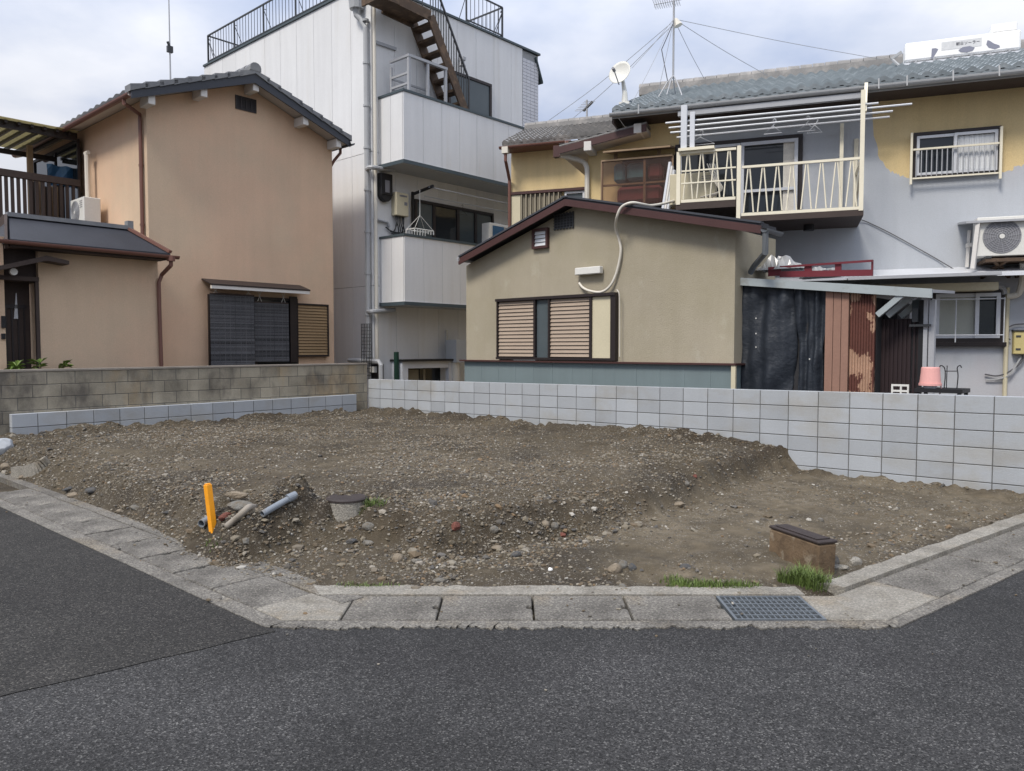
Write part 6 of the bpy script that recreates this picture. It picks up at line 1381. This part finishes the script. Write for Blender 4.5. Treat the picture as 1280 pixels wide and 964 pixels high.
# dish near the left roof corner
dc = FR.pt(776,93,-.25); foot = FR.st(781,127,-.25); df = FR.w(foot[0],roofz(-.25)-.05,-.25)
ds = thing('satellite_dish', 'off-white satellite dish on a short post at the left corner of the tiled roof', 'satellite dish', df)
mb = MB(); r0 = .225; ax = Vector((-.50,-.80,.33)).normalized(); xx = ax.cross(Vector((0,0,1))).normalized(); yy = xx.cross(ax).normalized()
vs = []; nr, na = 6, 28
for sd2 in (0, -.006):
    for i in range(nr+1):
        rr2 = r0*i/nr
        for j in range(na): an = 2*math.pi*j/na; vs.append(dc+xx*rr2*math.cos(an)+yy*rr2*1.1*math.sin(an)+ax*(rr2*rr2/.75+sd2))
fs = []
for i in range(nr):
    for j in range(na): q = (i*na+j,i*na+(j+1)%na,(i+1)*na+(j+1)%na,(i+1)*na+j); fs += [q, tuple(x+(nr+1)*na for x in q[::-1])]
for j in range(na): fs.append((nr*na+j,nr*na+(j+1)%na,nr*na+(j+1)%na+(nr+1)*na,nr*na+j+(nr+1)*na))
mb.add(vs, fs); part('reflector', mb, M['dish'], ds, smooth=True)
mb = MB(); lnb = dc+ax*.30-yy*.12; mb.tube([dc-yy*r0*1.05, lnb], .012, 6); part('feed_arm', mb, M['alu_grey'], ds)
mb = MB(); mb.tube([lnb-ax*.03, lnb+ax*.06], .03, 8); part('feed_horn', mb, M['grille'], ds)
mb = MB(); mb.tube([df, df+Vector((0,0,.25)), dc-ax*.08], [.07,.05,.03], 8); mb.box(df+Vector((0,0,.03)), FR.D*.10, FR.N*.08, Vector((0,0,.035))); part('post', mb, M['dish'], ds)
# tall braced aerial
mo = -1.6; ms_, mz_ = FR.st(841.5,100,mo); mzr = roofz(mo)-.02
tp = FR.st(841,-12,mo)[1]
am = thing('tv_aerial', 'tall guyed television aerial mast with a tripod foot on the blue tiled roof', 'aerial', FR.w(ms_,mzr,mo))
mb = MB(); mb.tube([FR.w(ms_,mzr+.35,mo), FR.w(ms_,tp,mo)], .022, 8); part('pole', mb, M['alu_grey'], am)
for dx_, do in ((-.28,.25),(.22,.25),(.0,-.35),(-.1,.3)):
    mb = MB(); mb.tube([FR.w(ms_,mzr+.42,mo), FR.w(ms_+dx_*.4,mzr+.25,mo+do*.4), FR.w(ms_+dx_,roofz(mo+do)-.03,mo+do)], .014, 6); part('tripod_leg', mb, M['alu_grey'], am)
mb = MB(); zc2 = FR.st(830,4,mo)[1]; q = FR.st(818,4,mo)[0]
mb.tube([FR.w(q,zc2,mo), FR.w(ms_+.15,zc2+.02,mo)], .012, 6)
for k in range(12): x = q+(ms_+.1-q)*k/11; mb.tube([FR.w(x,zc2-.01,mo-.22), FR.w(x,zc2+.01,mo+.22)], .006, 5); mb.tube([FR.w(x,zc2-.07,mo),FR.w(x,zc2+.1,mo)], .005, 5)
part('yagi_elements', mb, M['alu'], am)
gt = FR.w(ms_, FR.st(841,24,mo)[1], mo)
mb = MB(); mb.tube([gt+FR.D*.04, gt+FR.D*.1+Vector((0,0,-.15))], [.03,.09], 8); part('amplifier', mb, M['pipe_white'], am)
for e in (FR.pt(790,85,-.5), FR.w(e0s+.3,roofz(.3),.3), FR.pt(960,95,-4.2), FR.pt(1100,74,-4.2), FR.pt(880,98,-4.2), FR.w(ms_-.3,mzr+.05,mo+.1)):
    mb = MB(); mid = gt.lerp(e,.5)-Vector((0,0,.03)); mb.tube(spline([gt,mid,e],4), .006, 4); part('guy_wire', mb, M['wire_grey'], am)
mb = MB(); mb.tube([FR.w(ms_-.02,gt.z-.1,mo), FR.pt(827,62,mo), FR.pt(835,104,mo)], .010, 5); part('feeder_cable', mb, M['wire'], am)
# small aerial over the brown roof
p = FR.pt(734,150,-4.5); zr3 = FY.w(0,rgz,0).z
ya = thing('yagi_aerial', 'small dark yagi aerial above the brown tiled ridge of the yellow house', 'aerial', (p.x,p.y,rgz-.3))
pt_ = FR.pt(733.5,131,-4.5)
mb = MB(); mb.tube([(p.x,p.y,rgz-.3), pt_+Vector((0,0,.12))], .025, 6); part('pole', mb, M['alu_grey'], ya)
b0_ = FR.pt(729,139,-4.5); b1_ = FR.pt(741,127,-4.5); mb = MB(); mb.bar(b0_,b1_,.05)
part('boom', mb, M['steel_dark'], ya)
mb = MB()
for k in range(7): c = b0_.lerp(b1_,k/6); mb.tube([c-FR.D*.22+Vector((0,0,.03)), c+FR.D*.06], .008, 5)
part('elements', mb, M['alu_grey'], ya)
# long guy wires sweeping from the mast across to the white building
mb = MB()
for a_, b_ in (((838,30,-1.6),(676,158,-4.5)),((838,34,-1.6),(690,170,-4.0))): mb.tube(spline([FR.pt(*a_), (FR.pt(*a_)+FR.pt(*b_))/2-Vector((0,0,.08)), FR.pt(*b_)],5), .006, 4)
solo('guy_wires', mb, M['wire_grey'], 'pair of long pale wires sloping from the aerial mast down over the brown roof', 'wires')

# ------------------------------------------------------------------ things on the wall-side yard at right
zw = FB.w(0,0,0); wtop = lambda s: 1.045+.0095*s
FK = Fac(UV(0,10.75), -U)
bk = FK.pt(1163,487); 
s_, z_ = FK.st(1163,487)
stt = thing('plant_stand', 'low black table with a thin wire rack standing behind the right block wall', 'stand', FK.w(FK.st(1185,488)[0],0,-.05))
tz = FK.st(1185,486)[1]; sA, sB = FK.st(1146,486)[0], FK.st(1206,486)[0]
mb = MB(); mb.fb(FK, sA, sB, tz-.05, tz, -.3, .12); part('tabletop', mb, M['black'], stt)
for x in (sA+.04, sB-.04):
    for o in (-.27, .08): mb = MB(); mb.fb(FK, x-.02, x+.02, 0, tz-.051, o-.02, o+.02); part('leg', mb, M['black'], stt)
mb = MB()
for px in (1180,1196): mb.tube(spline([FK.pt(px,486,-.1),FK.pt(px+1.5,470,-.1),FK.pt(px+.5,460,-.1),FK.pt(px-4 if px < 1190 else px+4,457,-.1),FK.pt(px-6 if px<1190 else px+6,460,-.1)],5), .007, 5)
mb.tube([FK.pt(1181,464,-.1),FK.pt(1196,464,-.1)], .006, 5); mb.tube([FK.pt(1184,457,-.12),FK.pt(1183,486,-.12)], .006, 5); part('wire_rack', mb, M['black'], stt)
def bucket(c, r0, r1, h, label):
    t = thing('bucket', label, 'bucket', c)
    pr = [(r0,0),(r1,h),(r1+.012,h),(r1+.012,h-.02)]; n = 26
    mb = MB(); c = Vector(c); vs = []
    for r, z in [(0,h),(r0*.96,h),(r0,h-.012),(r1,.03),(r1+.010,.03),(r1+.010,0),(r1-.004,0)]:
        for j in range(n): an = 2*math.pi*j/n; vs.append(c+Vector((r*math.cos(an),r*math.sin(an),z)))
    mb.add(vs, [(i*n+j,i*n+(j+1)%n,(i+1)*n+(j+1)%n,(i+1)*n+j) for i in range(6) for j in range(n)]); part('body', mb, M['pinkbucket'], t, smooth=False)
    mb = MB(); mb.tube(spline([c+Vector((r1+.01,0,.02)),c+Vector((r1*.9,-.06,-.06)),c+Vector((r1*.55,-.10,-.10))],5), .008, 6); part('handle', mb, M['pinkbucket'], t)
    return t
bz = tz+.0
pk_ = FK.w(FK.st(1163,470,.0)[0], FK.st(1163,482,.0)[1], .0); hb = FK.st(1163,459)[1]-pk_.z
bucket(pk_, .105, .122, hb, 'pink plastic bucket turned upside down behind the block wall')
mb = MB(); mb.tube([Vector((pk_.x,pk_.y,tz+.001)), Vector((pk_.x,pk_.y,pk_.z+.06))], [.075,.085], 14); solo('metal_pot', mb, M['alu'], 'shiny metal pot under the upside-down pink bucket', 'pot')
s_, z_ = FK.st(1121,480)
cr = thing('white_crate', 'small white slatted crate peeking over the wall left of the pink bucket', 'crate', FK.w(s_,0.02,0))
mb = MB(); a = FK.pr(1114,481,1136,490); 
for z in (a[2],a[3]-.02): mb.fb(FK, a[0],a[1],z,z+.025,-.02,.0)
for x in (a[0],(a[0]+a[1])/2,a[1]-.02): mb.fb(FK, x,x+.02,a[2]-.2,a[3],-.02,.001)
part('front_slats', mb, M['white_plastic'], cr)
mb = MB(); mb.fb(FK, a[0], a[1], .02, a[2]-.05, -.25, -.02); part('body', mb, M['white_plastic'], cr)

# ------------------------------------------------------------------ things lying on the lot
def g3(px, py, z=None):
    """point where the sight line through a pixel meets the terrain"""
    d = ray(px, py); t = 3.5
    for _ in range(900):
        p = CAM+d*t
        if p.z <= max(hz1(p.x,p.y), -.02): break
        t += .02
    return p
p = g3(266,660); st_ = thing('survey_stake', 'bright orange-yellow boundary stake leaning in the soil by the left kerb', 'stake', p)
top_ = ray(259.5,606); tt = (p.y+.03-CAM.y)/top_.y; tpz = CAM+top_*tt
mb = MB(); mb.bar(p-(tpz-p)*.25, tpz, .052, .052, up=(.6,.8,0)); part('shaft', mb, M['orange'], st_, bevel=.004)
dv = (tpz-p).normalized(); mb = MB(); mb.bar(tpz-dv*.001, tpz+dv*.012, .042, .042, up=(.6,.8,0)); part('tip', mb, M['orange'], st_, bevel=.006)
# pipes by the stake
def pipe(name, a, b, r, m, label, cat='pipe'):
    a, b = Vector(a), Vector(b); d = (b-a).normalized(); x = d.orthogonal().normalized(); y = d.cross(x); n = 16; vs = []
    for c, rr in ((a,r),(b,r),(b,r*.82),(a,r*.82)):
        for j in range(n): an = 2*math.pi*j/n; vs.append(c+(x*math.cos(an)+y*math.sin(an))*rr)
    mb = MB(); mb.add(vs, [(i*n+j,i*n+(j+1)%n,((i+1)%4)*n+(j+1)%n,((i+1)%4)*n+j) for i in range(4) for j in range(n)])
    return solo(name, mb, m, label, cat, smooth=False)
q = g3(258,657); pipe('pvc_pipe', q+Vector((-.02,-.06,.03)), q+Vector((.06,.22,.07)), .034, M['pvc'], 'short grey pipe stub with open black mouth left of the orange stake')
q0, q1 = g3(340,640), g3(366,628); d = (q1-q0).normalized(); pipe('pvc_pipe', q0-d*.10+Vector((0,0,.02)), q1+Vector((0,0,.05)), .028, M['pvc'], 'pale blue-grey plastic pipe lying half buried on the mound'); pipe('pipe_socket', q1+Vector((0,0,.05))-d*.06, q1+Vector((0,0,.05))+d*.03, .036, M['pvc'], 'wider socket ring on the end of the pale blue-grey pipe', 'pipe socket')
q = [g3(283,663)+Vector((0,0,.03)), g3(293,658)+Vector((0,0,.05)), g3(302,652)+Vector((0,0,.06)), g3(311,645)+Vector((0,0,.07)), g3(318,640)+Vector((0,0,.04))]
mb = MB(); mb.tube(spline(q,5), .027, 10); solo('plastic_pipe', mb, M['pvc_light'], 'dusty pale curved pipe half buried right of the orange stake', 'pipe', smooth=True)
# rocks: each its own irregular lump
def rock(name, px, py, w_, d_, h_, rot, m, label, seed, flat=1.0, lift=.25, sub=2, group=None):
    r = random.Random(seed); p = g3(px, py); bm = bmesh.new(); bmesh.ops.create_icosphere(bm, subdivisions=sub+1, radius=1)
    pl = [(Vector((r.gauss(0,1),r.gauss(0,1),r.gauss(0,.8))).normalized(), r.uniform(.62,.92)) for _ in range(9)]
    for v in bm.verts:
        for n_, k_ in pl:
            e = v.co.dot(n_)-k_
            if e > 0: v.co -= n_*e*flat
        v.co *= 1+r.uniform(-.03,.03)
    Rz = Matrix.Rotation(rot, 3, 'Z'); Rx = Matrix.Rotation(r.uniform(-.25,.25), 3, 'X')
    for v in bm.verts: v.co = Rz @ (Rx @ Vector((v.co.x*w_*.68, v.co.y*d_*.70, v.co.z*h_*.8)))
    me = bpy.data.meshes.new(name); bm.to_mesh(me); bm.free(); me.materials.append(m); o = bpy.data.objects.new(name, me); C.objects.link(o)
    o.location = p+Vector((0,0,h_*lift)); me.polygons.foreach_set('use_smooth', [flat < .9]*len(me.polygons))
    return tag(o, label, 'brick' if 'brick' in name else ('concrete chunk' if 'concrete' in name else 'stone'), group)
rock('stone', 296,632, .17,.09,.045, -.2, M['stone_t'], 'flat tan stone slab stacked right behind the orange stake, upper one', 1, .95, 2.2)
rock('stone', 300,640, .17,.10,.055, .1, M['stone_g'], 'flat grey stone slab stacked behind the orange stake, lower one', 2, .95, .9)
rock('stone', 312,643, .13,.08,.045, .3, M['stone_t'], 'tan stone at the root of the curved pale pipe', 3, .95, .5)
rock('broken_brick', 282,648, .09,.06,.05, .4, M['red_stone'], 'reddish broken brick tucked beside the orange stake', 4)
rock('stone', 115,616, .115,.08,.045, .1, M['stone_d'], 'dark rounded stone beside the left kerb, right one of two', 5, .7, .6)
rock('stone', 86,614, .10,.07,.04, .5, M['stone_d'], 'dark flat stone beside the left kerb, left one of two', 6, .9, .5)
rock('stone', 92,620, .11,.06,.04, .2, M['stone_t'], 'tan stone between two dark stones at the left kerb', 7)
rock('stone', 169,636, .085,.06,.04, -.3, M['stone_g'], 'grey angular stone lying on the soil near the left kerb', 8)
rock('stone', 211,641, .09,.05,.025, .2, M['stone_d'], 'dark stone sunk flat in the soil left of the orange stake', 9)
rock('stone', 150,640, .06,.04,.03, .7, M['stone_t'], 'small pale stone near the left kerb beside the grey one', 10)
rock('stone', 308,679, .065,.05,.04, .7, M['stone_g'], 'lone brown-grey stone below the mound near the left gutter', 12)
rock('broken_brick', 570,660, .075,.045,.05, .9, M['red_stone'], 'red broken brick lying on the soil slope at centre', 13)
rock('stone', 461,705-45, .085,.06,.05, .3, M['stone_g'], 'round grey stone uppermost in the rubble right of the mound', 14, .6)
rock('stone', 441,678, .085,.045,.03, .4, M['stone_d'], 'dark slate stone low in the rubble right of the mound', 15)
rock('stone', 460,680, .085,.045,.03, -.5, M['stone_g'], 'long pale stone in the rubble right of the mound', 16)
rock('stone', 497,700, .07,.06,.05, .2, M['stone_t'], 'brownish round stone at the foot of the centre slope', 17, .7)
rock('stone', 520,703, .07,.05,.03, .2, M['stone_g'], 'flat pale stone at the foot of the centre slope', 18, .8)
rock('stone', 618,664, .06,.05,.045, .1, M['stone_g'], 'upright grey stone on the centre slope right of the red brick', 19, .7)
rock('stone', 622,686, .08,.06,.03, .3, M['stone_t'], 'flat tan stone below the grey upright one at centre', 20)
rock('stone', 645,696, .07,.055,.045, .6, M['stone_d'], 'bluish dark stone on the lower soil at centre', 21, .7)
rock('stone', 681,657, .062,.055,.05, .2, M['stone_t'], 'round beige cobble, left of a touching pair on the slope', 22, .5)
rock('stone', 693,660, .062,.055,.05, .9, M['stone_g'], 'round greyish cobble, right of a touching pair on the slope', 23, .5)
rock('stone', 702,670, .065,.04,.03, -.4, M['red_stone'], 'orange-brown flat stone just below the pair of cobbles', 24)
rock('stone', 768,714, .085,.065,.06, .3, M['stone_t'], 'large yellowish stone in the front rubble heap, lower left', 25, .6)
rock('stone', 779,708, .075,.055,.05, .9, M['stone_g'], 'pale grey stone behind the yellowish one in the front heap', 26, .6)
rock('stone', 790,711, .06,.05,.04, .9, M['stone_d'], 'dark stone at the right of the front rubble heap', 27, .7)
rock('stone', 778,735, .05,.04,.03, .1, M['stone_g'], 'pale stone resting against the front gutter edge', 28, .7)
rock('stone', 857,710, .07,.05,.03, .1, M['stone_d'], 'dark flat stone on the soil left of the brown box', 29, .9)
rock('stone', 549,727, .07,.045,.03, .1, M['stone_g'], 'flat grey stone just behind the front gutter, left of centre', 30, .8)
rock('stone', 688,713, .026,.022,.024, .1, M['solar_white'], 'tiny bright white shard standing on the soil at centre front', 31, .9)
rock('stone', 858,606, .07,.05,.04, .3, M['stone_g'], 'pale stone on the crest of the soil bank at right', 32)
rock('stone', 869,597, .045,.04,.035, .2, M['red_stone'], 'small pinkish stone on the crest of the soil bank', 33)
rock('stone', 848,632, .10,.07,.04, .3, M['stone_t'], 'pale crumbly stone at the foot of the right soil bank', 34)
rock('stone', 1026,652, .05,.04,.035, .2, M['stone_g'], 'pale stone on the flat soil behind the brown box', 35)
rock('concrete_chunk', 1068,706, .10,.07,.06, .5, M['concrete_l'], 'grey concrete chunk beside the right kerb near the brown box', 36)
rock('concrete_chunk', 1052,712, .11,.06,.035, -.2, M['concrete_l'], 'flat pale concrete chunk between the brown box and right kerb', 37)
rock('concrete_chunk', 1044,704, .06,.05,.06, .9, M['stone_d'], 'dark concrete chunk at the right foot of the brown box', 38)
rock('concrete_chunk', 4,563, .24,.18,.16, .2, M['newblock'], 'big pale concrete chunk at the far left end of the low wall', 39, .95, .3)
rock('stone', 7,585, .10,.08,.07, .2, M['stone_t'], 'rounded tan stone at the left edge below the pale chunk', 40, .6)
rock('stone', 28,598, .09,.06,.04, .2, M['stone_t'], 'pale stone in front of the curved concrete edging at left', 41)
# curved concrete edging piece at the left
ar = [g3(18,594), g3(34,593), g3(50,587), g3(62,579)]
mb = MB(); cv = spline(ar,5); L_ = len(cv)
for a_, b_ in zip(cv[:-1], cv[1:]): mb.bar(a_+Vector((0,0,.03)), b_+Vector((0,0,.03)), .08, .16)
solo('edging_stone', mb, M['concrete_l'], 'curved pale brown concrete edging half buried at the left corner', 'edging')
# concrete riser with a dirty lid
mc = g3(430,640); mc = Vector((mc.x, mc.y+.12, mc.z))
zt3 = gp(430,618,.40).z
mh = thing('manhole', 'concrete manhole riser with a soil-covered brown lid sticking out of the mound', 'manhole', (mc.x,mc.y,.15))
mb = MB(); mb.tube([(mc.x,mc.y,.10),(mc.x,mc.y,.375)], [.185,.175], 30); part('riser', mb, M['concrete_l'], mh)
mb = MB(); mb.tube([(mc.x,mc.y,.376),(mc.x,mc.y,.39),(mc.x,mc.y,.402)], [.182,.182,.165], 30); part('lid', mb, M['boxlid'], mh)
# brown meter box leaning in the soil
A = gp(1021.5,714,.05); B = gp(960,690,.05); dl = (B-A); Lb = dl.length; dl.normalize(); pv = Vector((dl.y,-dl.x,0)); pv = pv if pv.x > 0 else -pv
tilt = Vector((.03,-.02,1)).normalized(); hb = .215
bx_ = thing('utility_box', 'rusty brown cast utility box with dark lid tilted out of the soil behind the grate', 'utility box', A)
cB = A+dl*Lb/2+pv*.085+tilt*(hb/2-.05)
mb = MB(); mb.box(cB, dl*(Lb/2), pv*.085, tilt*(hb/2+.03)); part('body', mb, M['boxbrown'], bx_, bevel=.012)
mb = MB(); cl_ = cB+tilt*(hb/2+.03+.014); mb.box(cl_, dl*(Lb/2+.003), pv*.088, tilt*.011); ld = part('lid', mb, M['boxlid'], bx_, bevel=.006)
mb = MB(); mb.box(cl_+tilt*.016, dl*(Lb/2-.05), pv*.06, tilt*.003); part('lid_panel', mb, M['boxlid'], ld)
# grass
def tuft(name, pts, n, hgt, spread, label, m='grass', cat='grass tuft', lean=.5):
    mb = MB(); r = random.Random(len(label))
    for px, py in pts:
        c = g3(px, py)
        for k in range(n):
            a = r.uniform(0,6.28); rad = spread*math.sqrt(r.random()); x, y = c.x+rad*math.cos(a), c.y+rad*.6*math.sin(a)
            z = hz1(x,y)-.005; h = hgt*r.uniform(.4,1.1); b = r.uniform(0,6.28); l = h*lean*r.uniform(.2,1.2); wd = r.uniform(.0018,.0036)
            d = Vector((math.cos(b),math.sin(b),0)); s = Vector((-d.y,d.x,0))*wd; p = Vector((x,y,z))
            q1 = p+d*l*.3+Vector((0,0,h*.6)); q2 = p+d*l+Vector((0,0,h))
            mb.add([p-s,p+s,q1+s*.8,q1-s*.8,q2], [(0,1,2,3),(3,2,4)])
    o = solo(name, mb, M[m], label, cat); return o
tuft('grass_patch', [(853,735),(866,732),(880,734),(893,737),(906,735),(918,738),(845,728),(930,736)], 170, .055, .12, 'low spreading green grass patch behind the front gutter, left of the brown box', cat='grass patch')
tuft('grass_tuft', [(988,728),(1000,731),(1012,733),(1022,735),(1004,726)], 170, .125, .095, 'dense bright green grass tuft at the foot of the brown box', lean=.8)
tuft('weed', [(455,636),(464,633),(473,631)], 60, .06, .07, 'small bright green weed beside the manhole riser', cat='weed', lean=1.2)
tuft('moss_patch', [(432,733),(446,735),(460,736),(474,736),(486,735)], 60, .03, .10, 'low dark green moss strip along the gutter left of centre', cat='moss', lean=1.0)
tuft('grass_patch', [(1056,724),(1066,722),(1076,720),(1046,726)], 40, .025, .07, 'sparse dull green growth between the concrete chunks and right kerb', cat='grass patch', lean=1.0)
tuft('weed', [(260,681),(268,684)], 25, .04, .06, 'tiny weed on the gutter below the orange stake', cat='weed', lean=1.0)
tuft('weed', [(553,750)], 14, .03, .03, 'tiny weed in the gap at the third gutter cover', cat='weed')
tuft('weed', [(669,750)], 14, .03, .03, 'tiny weed in the gap right of the front middle gutter cover', cat='weed')
